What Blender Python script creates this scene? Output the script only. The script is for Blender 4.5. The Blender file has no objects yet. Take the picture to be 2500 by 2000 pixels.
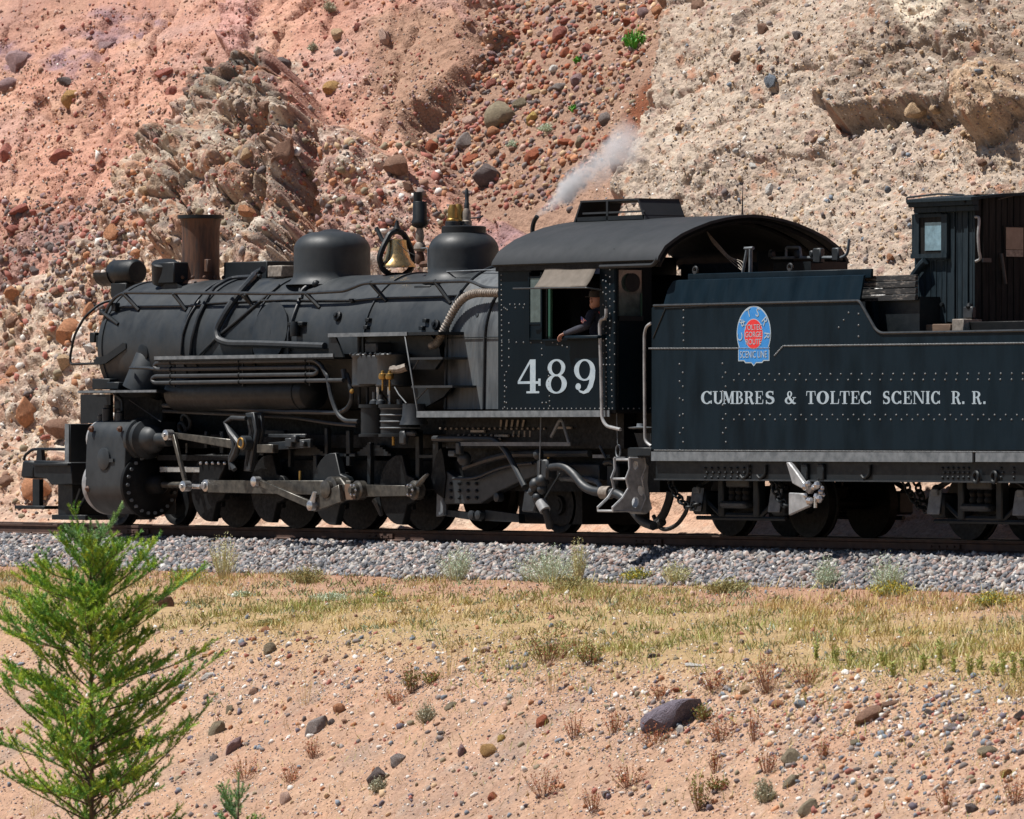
import bpy, math, random
import numpy as np
from mathutils import Vector, Matrix, Quaternion
random.seed(7); RNG = np.random.default_rng(11)
SC = bpy.context.scene
COL = SC.collection
R = math.radians

# ------------------------------------------------------------------ camera (250 mm telephoto, about 97 m from the train)
TH = R(54.0)
CR = Vector((math.cos(TH), math.sin(TH), 0.0))      # camera right
CD = Vector((-math.sin(TH), math.cos(TH), 0.0))     # view direction
FPX, HOR = 17960.0, 1066.0                          # focal length and horizon in pixels of the 2500 x 2000 photograph
CAM = Vector((0, -0.49, 0)) - CD * 97.0 + Vector((0, 0, 1.264))
cam_d = bpy.data.cameras.new('camera')
cam = bpy.data.objects.new('camera', cam_d); COL.objects.link(cam)
cam.location = CAM
cam.rotation_euler = (R(90), 0, math.atan2(CD.y, CD.x) - R(90))
cam_d.sensor_width = 36.0
cam_d.lens = FPX / 2500 * 36.0
cam_d.shift_y = (HOR - 1000) / 2500
cam_d.clip_start, cam_d.clip_end = 1.0, 3000.0
cam_d.dof.use_dof = True
cam_d.dof.focus_distance = 96.0
cam_d.dof.aperture_fstop = 6.5
SC.camera = cam

# ------------------------------------------------------------------ sky and sun
SUN_EL = R(62)
SUN_H = Vector((-0.60, -0.80, 0)).normalized()     # horizontal direction towards the sun: left of the camera and a little behind
SUN_V = Vector((SUN_H.x * math.cos(SUN_EL), SUN_H.y * math.cos(SUN_EL), math.sin(SUN_EL)))
W = bpy.data.worlds.new('World'); SC.world = W; W.use_nodes = True
nt = W.node_tree
sky = nt.nodes.new('ShaderNodeTexSky'); sky.sky_type = 'NISHITA'; sky.sun_disc = False
sky.sun_elevation = SUN_EL
sky.sun_rotation = math.atan2(SUN_H.x, SUN_H.y)
sky.altitude = 2800; sky.dust_density = 0.6
nt.links.new(sky.outputs[0], nt.nodes['Background'].inputs[0])
nt.nodes['Background'].inputs[1].default_value = 0.052
sl = bpy.data.lights.new('sun', 'SUN'); sl.energy = 5.0; sl.angle = R(0.5); sl.color = (1.0, 0.965, 0.915)
so = bpy.data.objects.new('sun', sl); COL.objects.link(so)
so.rotation_euler = (-SUN_V).to_track_quat('-Z', 'Y').to_euler()
so.location = (0, -20, 40)
vs = SC.view_settings
vs.view_transform = 'Standard'; vs.look = 'None'; vs.gamma = 1.0; vs.use_curve_mapping = False
vs.exposure = 0.44
SC.cycles.max_bounces = 6; SC.cycles.volume_bounces = 1; SC.cycles.transparent_max_bounces = 8
SC.cycles.use_denoising = True

# ------------------------------------------------------------------ photograph pixel <-> place
def ray(u, v): return CD + CR * ((u - 1250) / FPX) + Vector((0, 0, (HOR - v) / FPX))
def P(q, Y):
    d = ray(*q); return CAM + d * ((Y - CAM.y) / d.y)
def PX(q, X):
    d = ray(*q); return CAM + d * ((X - CAM.x) / d.x)
def PD(q, dep): return CAM + ray(*q) * dep
def proj(p):
    p = Vector(p) - CAM; z = p.dot(CD)
    return (1250 + p.dot(CR) / z * FPX, HOR - p.z / z * FPX, z)
def crop(x0, y0, s): return lambda x, y: (x0 + x / s, y0 + y / s)
A_ = crop(0, 480, 3.08); B_ = crop(0, 900, 3.08); C_ = crop(600, 450, 3.317); D_ = crop(600, 900, 3.317)
E_ = crop(1150, 450, 3.833); G_ = crop(1050, 900, 3.593); H_ = crop(1550, 500, 2.2695); K_ = crop(1550, 1000, 2.2695)
J_ = crop(2180, 450, 4.3125)

# ------------------------------------------------------------------ mesh builder
class MB:
    def __init__(s): s.v = []; s.f = []
    def add(s, vs, fs):
        o = len(s.v); s.v += [tuple(v) for v in vs]; s.f += [tuple(i + o for i in f) for f in fs]; return s
    def box(s, c, d, rot=None):
        c = Vector(c); q = []
        for sx in (-.5, .5):
            for sy in (-.5, .5):
                for sz in (-.5, .5):
                    p = Vector((sx * d[0], sy * d[1], sz * d[2]))
                    if rot is not None: p = rot @ p
                    q.append(c + p)
        return s.add(q, [(0, 1, 3, 2), (4, 6, 7, 5), (0, 4, 5, 1), (2, 3, 7, 6), (0, 2, 6, 4), (1, 5, 7, 3)])
    def span(s, a, b):
        a, b = Vector(a), Vector(b); return s.box((a + b) / 2, [abs(x) for x in (b - a)])
    def prism(s, pts, vec):
        pts = [Vector(p) for p in pts]; vec = Vector(vec); n = len(pts)
        nrm = Vector((0, 0, 0))
        for i in range(n): nrm += pts[i].cross(pts[(i + 1) % n])
        if nrm.dot(vec) > 0: pts = pts[::-1]
        q = pts + [p + vec for p in pts]
        fs = [tuple(range(n)), tuple(range(2 * n - 1, n - 1, -1))]
        fs += [(i, i + n, (i + 1) % n + n, (i + 1) % n) for i in range(n)]
        return s.add(q, fs)
    def tube(s, pts, r, n=8, fillet=0.0, caps=True):
        pts = [Vector(p) for p in pts]
        if fillet: pts = fillet_path(pts, fillet)
        m = len(pts); rr = r if hasattr(r, '__len__') else [r] * m
        if len(rr) != m: rr = [rr[0] + (rr[-1] - rr[0]) * i / (m - 1) for i in range(m)]
        T = []
        for i in range(m):
            a = pts[min(i + 1, m - 1)] - pts[max(i - 1, 0)]
            T.append(a.normalized() if a.length > 1e-9 else Vector((1, 0, 0)))
        up = Vector((0, 0, 1)) if abs(T[0].z) < .9 else Vector((0, 1, 0))
        N = T[0].cross(up).normalized(); q = []
        for i in range(m):
            N = (N - T[i] * N.dot(T[i])).normalized(); Bn = T[i].cross(N)
            for k in range(n):
                a = 2 * math.pi * k / n
                q.append(pts[i] + (N * math.cos(a) + Bn * math.sin(a)) * rr[i])
        fs = []
        for i in range(m - 1):
            for k in range(n):
                k2 = (k + 1) % n
                fs.append((i * n + k, (i + 1) * n + k, (i + 1) * n + k2, i * n + k2))
        if caps: fs += [tuple(range(n)), tuple(range(m * n - 1, (m - 1) * n - 1, -1))]
        return s.add(q, fs)
    def lathe(s, prof, o, ax=(0, 0, 1), n=32, a0=0.0, a1=2 * math.pi):
        ax = Vector(ax).normalized(); o = Vector(o)
        up = Vector((0, 0, 1)) if abs(ax.z) < .9 else Vector((1, 0, 0))
        N = ax.cross(up).normalized(); Bn = ax.cross(N)
        full = abs(a1 - a0 - 2 * math.pi) < 1e-6; m = n if full else n + 1; q = []
        for r, h in prof:
            for k in range(m):
                a = a0 + (a1 - a0) * k / n
                q.append(o + ax * h + (N * math.cos(a) + Bn * math.sin(a)) * r)
        fs = []
        for i in range(len(prof) - 1):
            for k in range(n):
                k2 = (k + 1) % m
                fs.append((i * m + k, i * m + k2, (i + 1) * m + k2, (i + 1) * m + k))
        if full:
            if prof[0][0] > 1e-6: fs.append(tuple(range(m - 1, -1, -1)))
            if prof[-1][0] > 1e-6: fs.append(tuple(range((len(prof) - 1) * m, len(prof) * m)))
        return s.add(q, fs)
    def ball(s, c, r, n=12):
        r = r if hasattr(r, '__len__') else (r, r, r); c = Vector(c); m = max(4, n // 2); q = []
        for i in range(m + 1):
            a = math.pi * i / m
            for k in range(n):
                b = 2 * math.pi * k / n
                q.append(c + Vector((r[0] * math.sin(a) * math.cos(b), r[1] * math.sin(a) * math.sin(b), r[2] * math.cos(a))))
        return s.add(q, [(i * n + k, (i + 1) * n + k, (i + 1) * n + (k + 1) % n, i * n + (k + 1) % n) for i in range(m) for k in range(n)])
    def torus(s, c, ax, Rr, r, n=20, m=7):
        ax = Vector(ax).normalized(); up = Vector((0, 0, 1)) if abs(ax.z) < .9 else Vector((1, 0, 0))
        N = ax.cross(up).normalized(); Bn = ax.cross(N); c = Vector(c); q = []
        for i in range(n):
            a = 2 * math.pi * i / n; e = N * math.cos(a) + Bn * math.sin(a)
            for k in range(m):
                b = 2 * math.pi * k / m
                q.append(c + e * (Rr + r * math.cos(b)) + ax * (r * math.sin(b)))
        return s.add(q, [(i * m + k, i * m + (k + 1) % m, ((i + 1) % n) * m + (k + 1) % m, ((i + 1) % n) * m + k) for i in range(n) for k in range(m)])
    def build(s, name, mat, parent=None, smooth=True, angle=38, bevel=0.0, seg=1, origin=None):
        if parent is not None and origin is None: origin = world_loc(parent)
        o = Vector(origin) if origin is not None else Vector((0, 0, 0))
        me = bpy.data.meshes.new(name)
        me.from_pydata([(v[0] - o.x, v[1] - o.y, v[2] - o.z) for v in s.v], [], s.f)
        me.update()
        if smooth and len(me.polygons):
            me.polygons.foreach_set('use_smooth', [True] * len(me.polygons))
            me.set_sharp_from_angle(angle=R(angle))
        me.materials.append(mat)
        ob = bpy.data.objects.new(name, me); COL.objects.link(ob)
        if parent is not None: ob.parent = parent
        else: ob.location = o
        if bevel:
            b = ob.modifiers.new('bevel', 'BEVEL'); b.width = bevel; b.segments = seg; b.limit_method = 'ANGLE'; b.angle_limit = R(40)
        return ob

def world_loc(o):
    p = Vector((0, 0, 0))
    while o is not None: p = p + o.location; o = o.parent
    return p
def fillet_path(pts, r, k=5):
    out = [pts[0]]
    for i in range(1, len(pts) - 1):
        a, b, c = pts[i - 1], pts[i], pts[i + 1]
        d1, d2 = a - b, c - b
        e = min(r, d1.length * .49, d2.length * .49)
        if e < 1e-5: continue
        p, q = b + d1.normalized() * e, b + d2.normalized() * e
        for j in range(k + 1):
            t = j / k; out.append(p * (1 - t) ** 2 + b * 2 * t * (1 - t) + q * t * t)
    out.append(pts[-1]); return out
def tag(o, label=None, cat=None, group=None, kind=None):
    if label: o['label'] = label
    if cat: o['category'] = cat
    if group: o['group'] = group
    if kind: o['kind'] = kind
    return o
def empty(name, loc):
    e = bpy.data.objects.new(name, None); COL.objects.link(e); e.location = loc; e.empty_display_size = .2; return e
def dup(o, off, parent=None):
    c = o.copy(); COL.objects.link(c); c.location = Vector(o.location) + Vector(off); c.parent = parent if parent is not None else o.parent
    return c

# ------------------------------------------------------------------ numpy noise
def _h(ix, iy, s):
    n = (ix.astype(np.int64) * 374761393 + iy.astype(np.int64) * 668265263 + s * 974634533) & 0x7fffffff
    n = ((n ^ (n >> 13)) * 1274126177) & 0x7fffffff
    n = ((n ^ (n >> 16)) * 2246822519) & 0x7fffffff
    return (n ^ (n >> 15)) / 0x7fffffff
def vnoise(x, y, s=0):
    ix, iy = np.floor(x), np.floor(y); fx, fy = x - ix, y - iy
    fx = fx * fx * fx * (fx * (fx * 6 - 15) + 10); fy = fy * fy * fy * (fy * (fy * 6 - 15) + 10)
    a, b, c, d = _h(ix, iy, s), _h(ix + 1, iy, s), _h(ix, iy + 1, s), _h(ix + 1, iy + 1, s)
    return (a * (1 - fx) + b * fx) * (1 - fy) + (c * (1 - fx) + d * fx) * fy
def fbm(x, y, s=0, o=4):
    t = np.zeros_like(x); a = .5
    for i in range(o):
        t += a * (vnoise(x, y, s + i * 17) - .5); x, y, a = x * 2.03 + 7.1, y * 2.03 + 3.3, a * .5
    return t                                     # about -.5 .. .5
def worley(x, y, s=0):
    ix, iy = np.floor(x), np.floor(y)
    d1 = np.full(x.shape, 9.); d2 = np.full(x.shape, 9.); idv = np.zeros(x.shape)
    for ox in (-1, 0, 1):
        for oy in (-1, 0, 1):
            cx, cy = ix + ox, iy + oy
            px, py = cx + .1 + .8 * _h(cx, cy, s), cy + .1 + .8 * _h(cx, cy, s + 1)
            d = np.hypot(x - px, y - py); r = _h(cx, cy, s + 2)
            m = d < d1
            d2 = np.where(m, d1, np.minimum(d2, d)); idv = np.where(m, r, idv); d1 = np.where(m, d, d1)
    return d1, d2, idv
def sst(a, b, x):
    t = np.clip((x - a) / (b - a), 0, 1); return t * t * (3 - 2 * t)
def sdf_poly(x, y, poly):
    """signed distance, positive inside"""
    n = len(poly); d = np.full(x.shape, 1e9); ins = np.zeros(x.shape, bool)
    for i in range(n):
        ax, ay = poly[i]; bx, by = poly[(i + 1) % n]
        ex, ey = bx - ax, by - ay; L = ex * ex + ey * ey + 1e-12
        t = np.clip(((x - ax) * ex + (y - ay) * ey) / L, 0, 1)
        d = np.minimum(d, np.hypot(x - ax - t * ex, y - ay - t * ey))
        c = ((ay > y) != (by > y)) & (x < (bx - ax) * (y - ay) / (by - ay + 1e-12) + ax)
        ins ^= c
    return np.where(ins, d, -d)
def srgb(r, g, b, k=1.0):
    f = lambda c: ((c / 255 + .055) / 1.055) ** 2.4 if c > 10 else c / 255 / 12.92
    return np.array([f(r) * k, f(g) * k, f(b) * k])

# ------------------------------------------------------------------ materials
class NT:
    def __init__(s, name):
        s.m = bpy.data.materials.new(name); s.m.use_nodes = True; s.t = s.m.node_tree; s.b = s.t.nodes['Principled BSDF']
    def n(s, typ, **k):
        x = s.t.nodes.new(typ)
        for a, v in k.items(): setattr(x, a, v)
        return x
    def l(s, a, b): s.t.links.new(a, b)
    def coords(s, scale=(1, 1, 1)):
        g = s.n('ShaderNodeTexCoord'); m = s.n('ShaderNodeMapping'); m.inputs['Scale'].default_value = scale
        s.l(g.outputs['Object'], m.inputs[0]); return m.outputs[0]
    def noise(s, co, sc, det=5, rough=.6):
        x = s.n('ShaderNodeTexNoise'); x.inputs['Scale'].default_value = sc; x.inputs['Detail'].default_value = det; x.inputs['Roughness'].default_value = rough
        s.l(co, x.inputs['Vector']); return x.outputs['Fac']
    def ramp(s, fac, stops):
        x = s.n('ShaderNodeValToRGB'); e = x.color_ramp.elements
        while len(e) < len(stops): e.new(.5)
        for i, (p, c) in enumerate(stops):
            e[i].position = p; e[i].color = (*c, 1) if len(c) == 3 else c
        s.l(fac, x.inputs[0]); return x.outputs[0]
    def mix(s, fac, a, b, mode='MIX'):
        x = s.n('ShaderNodeMix', data_type='RGBA', blend_type=mode)
        for i, v in ((0, fac), (6, a), (7, b)):
            if hasattr(v, 'is_output'): s.l(v, x.inputs[i])
            else: x.inputs[i].default_value = v if i == 0 else ((*v, 1) if len(v) == 3 else v)
        return x.outputs[2]
    def bump(s, hgt, st, dist=.01):
        x = s.n('ShaderNodeBump'); x.inputs['Strength'].default_value = st; x.inputs['Distance'].default_value = dist
        s.l(hgt, x.inputs['Height']); s.l(x.outputs[0], s.b.inputs['Normal']); return x
def mat(name, c0, c1=None, rough=(.5, .6), metal=0.0, sc=6.0, stretch=(1, 1, 1), bump=0.0, bsc=60.0, c2=None, spec=.5, bdist=.006):
    k = NT(name); co = k.coords(stretch); c1 = c1 or c0
    f = k.noise(co, sc)
    stops = [(.33, c0), (.66, c1)] if c2 is None else [(.3, c0), (.52, c1), (.7, c2)]
    k.l(k.ramp(f, stops), k.b.inputs['Base Color'])
    f2 = k.noise(co, sc * 2.7)
    mr = k.n('ShaderNodeMapRange'); mr.inputs[1].default_value = .3; mr.inputs[2].default_value = .7
    mr.inputs[3].default_value, mr.inputs[4].default_value = rough
    k.l(f2, mr.inputs[0]); k.l(mr.outputs[0], k.b.inputs['Roughness'])
    k.b.inputs['Metallic'].default_value = metal
    k.b.inputs['Specular IOR Level'].default_value = spec
    if bump:
        k.bump(k.noise(k.coords(), bsc, 4), bump, bdist)
    return k.m
M = {}
M['jacket'] = mat('boiler_jacket_black', (.009, .0125, .0155), (.027, .032, .036), (.42, .62), sc=1.6, stretch=(1.2, 1, 1), c2=(.015, .0195, .023), bump=.12, bsc=14, spec=0.35)
M['black'] = mat('satin_black_iron', (.003, .0058, .0082), (.0085, .0118, .0145), (.42, .6), sc=5, bump=.15, bsc=40, spec=0.3)
M['pipe'] = mat('dusty_black_pipe', (.009, .0128, .0165), (.023, .0275, .032), (.42, .58), sc=7)
M['grime'] = mat('greasy_black_iron', (.0016, .0024, .003), (.005, .0054, .0058), (.45, .75), sc=8, bump=.3, bsc=30, spec=.2)
M['cab'] = mat('cab_black_sky_tinted', (.0006, .0040, .0070), (.0019, .0072, .0120), (.34, .5), sc=2.2, stretch=(1, 1, .35), bump=.08, bsc=5, spec=.09)  # sky reflection painted in as the blue of the base colour
M['tank'] = mat('tender_black_sky_tinted', (.0006, .0042, .0074), (.0050, .0128, .0200), (.36, .55), sc=2.0, stretch=(1, 1, .25), c2=(.0013, .0064, .0106), bump=.30, bsc=2.2, spec=.09)  # blue in the base colour stands in for sky reflected on the side
M['roof'] = mat('dusty_roof_paint', (.014, .0175, .021), (.023, .026, .030), (.62, .75), sc=2.5, spec=0.3)
M['fire'] = mat('firebox_jacket_streaked', (.015, .0195, .0245), (.085, .095, .102), (.45, .65), sc=4.5, stretch=(1, 1, .18), c2=(.055, .050, .046))
M['rust'] = mat('rusty_stack_iron', (.020, .012, .010), (.105, .046, .024), (.55, .8), sc=5, stretch=(2.5, 2.5, .35), c2=(.036, .027, .023), bump=.2, bsc=30)
M['trim'] = mat('worn_grey_edge', (.075, .088, .098), (.155, .172, .186), (.5, .7), sc=9)
M['silver'] = mat('aluminium_paint', (.19, .195, .20), (.36, .365, .37), (.4, .6), sc=7, metal=.15, bump=.2)
M['rod'] = mat('oily_steel_rod', (.036, .035, .032), (.115, .107, .092), (.3, .5), metal=.55, sc=9)
M['bright'] = mat('bright_steel', (.42, .42, .42), (.6, .6, .6), (.22, .4), metal=.8, sc=9)
M['brass'] = mat('polished_brass', (.52, .33, .14), (.66, .46, .22), (.22, .38), metal=.9, sc=9)
M['dullbrass'] = mat('dull_brass', (.30, .18, .05), (.42, .26, .08), (.3, .5), metal=.8, sc=9)
M['lag'] = mat('wrapped_lagging', (.14, .12, .10), (.30, .26, .22), (.5, .7), sc=20, metal=.2)
M['white'] = mat('lettering_paint', (.28, .36, .42), (.38, .46, .51), (.5, .6), sc=14)
M['blue'] = mat('emblem_blue', (.02, .19, .52), (.03, .23, .58), (.4, .5), sc=9)
M['red'] = mat('emblem_red', (.60, .018, .022), (.68, .03, .03), (.4, .5), sc=9)
M['canvas'] = mat('tan_canvas', (.105, .088, .07), (.145, .122, .10), (.8, .9), sc=7, bump=.2)
M['plank'] = mat('dark_painted_planks', (.004, .0100, .0145), (.017, .0275, .0355), (.55, .75), sc=8, stretch=(3, 3, .3), c2=(.014, .02, .025), bump=.4, bsc=50, spec=.12)
M['plankr'] = mat('shade_black_planks', (.005, .006, .0065), (.018, .019, .019), (.6, .8), sc=8, stretch=(3, 3, .3), bump=.4, bsc=50, spec=.12)  # darker plank copy: the shade of the shelter's rear face put into the colour
M['peel'] = mat('peeling_coal_board', (.010, .011, .012), (.016, .017, .018), (.6, .8), sc=13, stretch=(.6, 1, 2.4), c2=(.20, .18, .16), bump=.5, bsc=40)
M['wood'] = mat('bare_brown_wood', (.09, .055, .034), (.16, .10, .065), (.7, .85), sc=6, stretch=(.4, 3, 3))
M['rubber'] = mat('black_rubber_hose', (.015, .015, .015), (.03, .03, .03), (.6, .75), sc=8)
M['coal'] = mat('coal', (.008, .008, .008), (.02, .02, .02), (.3, .6), sc=9, bump=.8, bsc=15)
M['railtop'] = mat('worn_rail_steel', (.075, .058, .046), (.14, .115, .095), (.35, .55), metal=.3, sc=5, stretch=(.3, 1, 1))
M['railweb'] = mat('rusty_rail', (.045, .022, .015), (.085, .042, .028), (.7, .85), sc=5)
M['gaugeface'] = mat('gauge_face', (.30, .30, .27), None, (.4, .5))
M['flagred'] = mat('flag_red_stripe', (.5, .03, .04)); M['flagwhite'] = mat('flag_white', (.7, .7, .7)); M['flagblue'] = mat('flag_blue', (.03, .05, .25))
M['shirt'] = mat('navy_work_shirt', (.015, .018, .030), (.030, .033, .048), (.85, .95), sc=20, bump=.3)
M['skin'] = mat('skin', (.30, .14, .10), (.36, .18, .125), (.5, .6), sc=20)
M['hair'] = mat('short_dark_cap', (.02, .018, .018), None, (.8, .9))
M['tan'] = mat('tan_window_board', (.20, .15, .11), (.26, .20, .155), (.6, .7), sc=12)
M['greenframe'] = mat('green_frame', (.008, .06, .038), None, (.5, .6))
def glass(name, tint, rough=.08):
    k = NT(name); k.b.inputs['Base Color'].default_value = (*tint, 1); k.b.inputs['Roughness'].default_value = rough
    k.b.inputs['Specular IOR Level'].default_value = .9
    f = k.noise(k.coords(), 9); k.l(k.ramp(f, [(.35, tint), (.7, tuple(min(1, c * 1.8 + .01) for c in tint))]), k.b.inputs['Base Color'])
    return k.m
M['pane'] = glass('dusty_glass_sky_reflection', (.10, .17, .21), .15)  # light blue base stands in for sky reflected on the dusty pane
M['panedark'] = glass('dark_window_glass', (.03, .045, .045), .12)
# ================================================================== the land
def terrain_mat(name, bump=.5, grain=1.0):
    k = NT(name); at = k.n('ShaderNodeAttribute', attribute_name='Col'); co = k.coords()
    f = k.noise(co, 34, 6, .78); f2 = k.noise(co, 5, 4, .6)
    v = k.n('ShaderNodeTexVoronoi'); v.inputs['Scale'].default_value = 26; k.l(co, v.inputs['Vector'])
    c = k.mix(.55, at.outputs['Color'], k.ramp(f, [(.3, (.30, .29, .30)), (.46, (.90, .90, .90)), (.56, (1.06, 1.05, 1.04)), (.72, (1.7, 1.66, 1.6))]), 'MULTIPLY')
    bw = k.n('ShaderNodeRGBToBW'); k.l(v.outputs['Color'], bw.inputs[0]); g = k.mix(.34, c, k.ramp(bw.outputs[0], [(.12, (.22, .21, .2)), (.3, (.46, .46, .46)), (.7, (.54, .54, .54)), (.9, (.75, .74, .72))]), 'OVERLAY')
    g = k.mix(.5, g, k.ramp(f2, [(.35, (.82, .8, .78)), (.65, (1.14, 1.12, 1.1))]), 'MULTIPLY')
    k.l(g, k.b.inputs['Base Color']); k.b.inputs['Roughness'].default_value = .92; k.b.inputs['Specular IOR Level'].default_value = .15
    ad = k.n('ShaderNodeMath', operation='ADD'); k.l(f, ad.inputs[0])
    vv = k.n('ShaderNodeMath', operation='MULTIPLY'); vv.inputs[1].default_value = -.9; k.l(v.outputs['Distance'], vv.inputs[0]); k.l(vv.outputs[0], ad.inputs[1])
    k.bump(ad.outputs[0], bump, .03)
    return k.m
M['hill'] = terrain_mat('hillside_earth', .55)
M['earth'] = terrain_mat('sandy_bank_earth', .5)

def grid_object(name, V, C, mat_, label=None):
    """V, C: (n, m, 3) arrays of positions and colours"""
    n, m, _ = V.shape
    me = bpy.data.meshes.new(name)
    me.vertices.add(n * m); me.vertices.foreach_set('co', V.reshape(-1).astype(np.float32))
    i = np.arange(n * m).reshape(n, m)
    q = np.stack([i[:-1, :-1], i[1:, :-1], i[1:, 1:], i[:-1, 1:]], -1).reshape(-1, 4)
    me.loops.add(q.size); me.loops.foreach_set('vertex_index', q.reshape(-1).astype(np.int32))
    me.polygons.add(len(q)); me.polygons.foreach_set('loop_start', np.arange(0, q.size, 4, dtype=np.int32))
    me.polygons.foreach_set('use_smooth', np.ones(len(q), bool))
    me.update(calc_edges=True)
    a = me.color_attributes.new('Col', 'FLOAT_COLOR', 'POINT')
    a.data.foreach_set('color', np.concatenate([C.reshape(-1, 3), np.ones((n * m, 1))], 1).reshape(-1).astype(np.float32))
    me.materials.append(mat_)
    o = bpy.data.objects.new(name, me); COL.objects.link(o); o['kind'] = 'structure'
    if label: o['label'] = label
    return o

# ---- raster of what the photograph's camera sees of the land, to stand rocks and plants on it
RW, RH = 1250, 1000
RAST_D = np.full(RW * RH, 1e9); RAST_P = np.zeros((RW * RH, 3)); RAST_N = np.zeros((RW * RH, 3))
def raster(V, N):
    p = V.reshape(-1, 3) - np.array(CAM); z = p @ np.array(CD)
    u = (1250 + p @ np.array(CR) / z * FPX) / 2; v = (HOR - p[:, 2] / z * FPX) / 2
    ok = (u >= 0) & (u < RW - 1) & (v >= 0) & (v < RH - 1) & (z > 10)
    P3, N3 = V.reshape(-1, 3)[ok], N.reshape(-1, 3)[ok]; z = z[ok]
    b = v[ok].astype(int) * RW + u[ok].astype(int)
    o = np.argsort(-z); b, z, P3, N3 = b[o], z[o], P3[o], N3[o]
    near = z < RAST_D[b]
    RAST_D[b[near]] = z[near]; RAST_P[b[near]] = P3[near]; RAST_N[b[near]] = N3[near]
def land(u, v):
    """point and normal of the land seen at photograph pixel (u, v)"""
    cu, cv = int(u / 2), int(v / 2)
    for r in range(0, 14):
        best = None
        for y in range(max(0, cv - r), min(RH, cv + r + 1)):
            for x in range(max(0, cu - r), min(RW, cu + r + 1)):
                k = y * RW + x
                if RAST_D[k] < 1e8:
                    d = (x - cu) ** 2 + (y - cv) ** 2
                    if best is None or d < best[0]: best = (d, k)
        if best: return Vector(RAST_P[best[1]]), Vector(RAST_N[best[1]])
    return None, None
def grid_normals(V):
    du = np.gradient(V, axis=0); dv = np.gradient(V, axis=1)
    n = np.cross(du, dv); n /= np.linalg.norm(n, axis=2, keepdims=True) + 1e-12
    s = np.sign(n[..., 2:3]); s[s == 0] = 1
    return n * s

# ------------------------------------------------------------------ the hillside behind the track
HP = np.array([(1.25, -.2), (1.7, -.17), (2.1, -.12), (2.6, .10), (3.2, .62), (4.0, 1.58), (6.0, 4.0), (9.4, 8.1), (13, 11.8), (20, 16.5), (30, 19)])
def hill_curve():
    pts = []
    for i in range(len(HP) - 1):
        for t in np.linspace(0, 1, 60, endpoint=False): pts.append(HP[i] * (1 - t) + HP[i + 1] * t)
    p = np.array(pts)
    for _ in range(3):
        p[1:-1] = (p[:-2] + p[1:-1] + p[2:]) / 3
    for _ in range(60): p[1:-1] = p[1:-1] + .4 * (p[:-2] - 2 * p[1:-1] + p[2:])
    s = np.concatenate([[0], np.cumsum(np.hypot(*np.diff(p, axis=0).T))]); return s, p
HS, HC = hill_curve()
def hill_xt(u, v):
    d = ray(u, v); k = (HC[:, 0] - CAM.y) / d.y
    f = CAM.z + k * d.z - HC[:, 1]
    for i in range(len(f) - 1):
        if f[i] > 0 and f[i + 1] <= 0:
            w = f[i] / (f[i] - f[i + 1]); s = HS[i] + w * (HS[i + 1] - HS[i])
            return (CAM.x + (k[i] + w * (k[i + 1] - k[i])) * d.x, s)
    k = len(f) - 1 if f[-1] > 0 else 0
    return (CAM.x + d.x * (HC[k, 0] - CAM.y) / d.y, HS[k])
XS = .62                                                # X is foreshortened in the picture: features are shaped in (X * XS, t)
def hpoly(pts, h=0.0): return [(lambda q: (q[0] * XS, q[1]))(hill_xt(p[0] + 105 * h, p[1] + 107 * h)) for p in pts]   # h: how far the feature stands out of the slope
SKEW = CD.x / CD.y                                        # grid rows lean with the line of sight, so the fine part covers what is seen
x_lo, x_hi = hill_xt(-70, 1288)[0] - 1.9, hill_xt(2600, 1288)[0] + 1.9
t_top = hill_xt(1250, -60)[1]
xs = np.concatenate([np.linspace(x_lo - 22, x_lo - 7.4, 24), np.linspace(x_lo - 7, x_lo - .12, 56), np.arange(x_lo, x_hi, .034), np.linspace(x_hi + .12, x_hi + 7, 56), np.linspace(x_hi + 7.4, x_hi + 22, 24)])
ts = np.concatenate([np.arange(0, t_top, .0245), np.linspace(t_top + .15, HS[-1] - .5, 34)])
GX, GT = np.meshgrid(xs, ts, indexing='ij')
GX = GX + (np.interp(GT, HS, HC[:, 0]) - 1.7) * SKEW
hx = GX * XS; ht = GT
wob = fbm(hx * 1.3, ht * 1.3, 5, 5)
wob2 = fbm(hx * 4, ht * 4, 25, 4)
def zone(pts, soft=.06, amp=.5, h=0.0): return sst(-soft, soft, sdf_poly(hx, ht, hpoly(pts, h)) + amp * wob + .3 * amp * wob2)
z_cong = zone([(-200, 790), (0, 745), (120, 670), (225, 560), (300, 470), (370, 385), (430, 310), (455, 225), (488, 155), (565, 140), (640, 165), (700, 150), (742, 205), (750, 270), (780, 335), (850, 335), (920, 345), (990, 400), (1050, 500), (1090, 600), (1300, 720), (1350, 1330), (-200, 1330)], .07, .5, .22)
z_gully = zone([(1190, -80), (1720, -80), (1700, 60), (1670, 170), (1630, 250), (1590, 380), (1540, 500), (1400, 590), (1180, 540), (1090, 470), (1035, 400), (1050, 320), (1110, 240), (1160, 140), (1180, 60)], .12, .5, -.25)
z_cliff = zone([(1630, -80), (2800, -80), (2800, 1340), (1270, 1340), (1330, 700), (1440, 540), (1490, 420), (1535, 250), (1585, 160)], .10, 1.5, .25)
z_cong = z_cong * (1 - z_cliff)
z_pin = zone([(395, 690), (400, 400), (455, 225), (490, 160), (565, 143), (640, 165), (700, 152), (740, 210), (748, 275), (765, 340), (752, 420), (735, 520), (715, 620), (700, 760)], .06, .5, .72)
z_low = zone([(775, 345), (850, 338), (920, 348), (985, 400), (1035, 480), (1070, 560), (1080, 640), (780, 660)], .2, .35, .40)
z_left = zone([(-100, 800), (100, 690), (230, 570), (330, 600), (330, 1300), (-100, 1300)], .5, .5)
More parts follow.
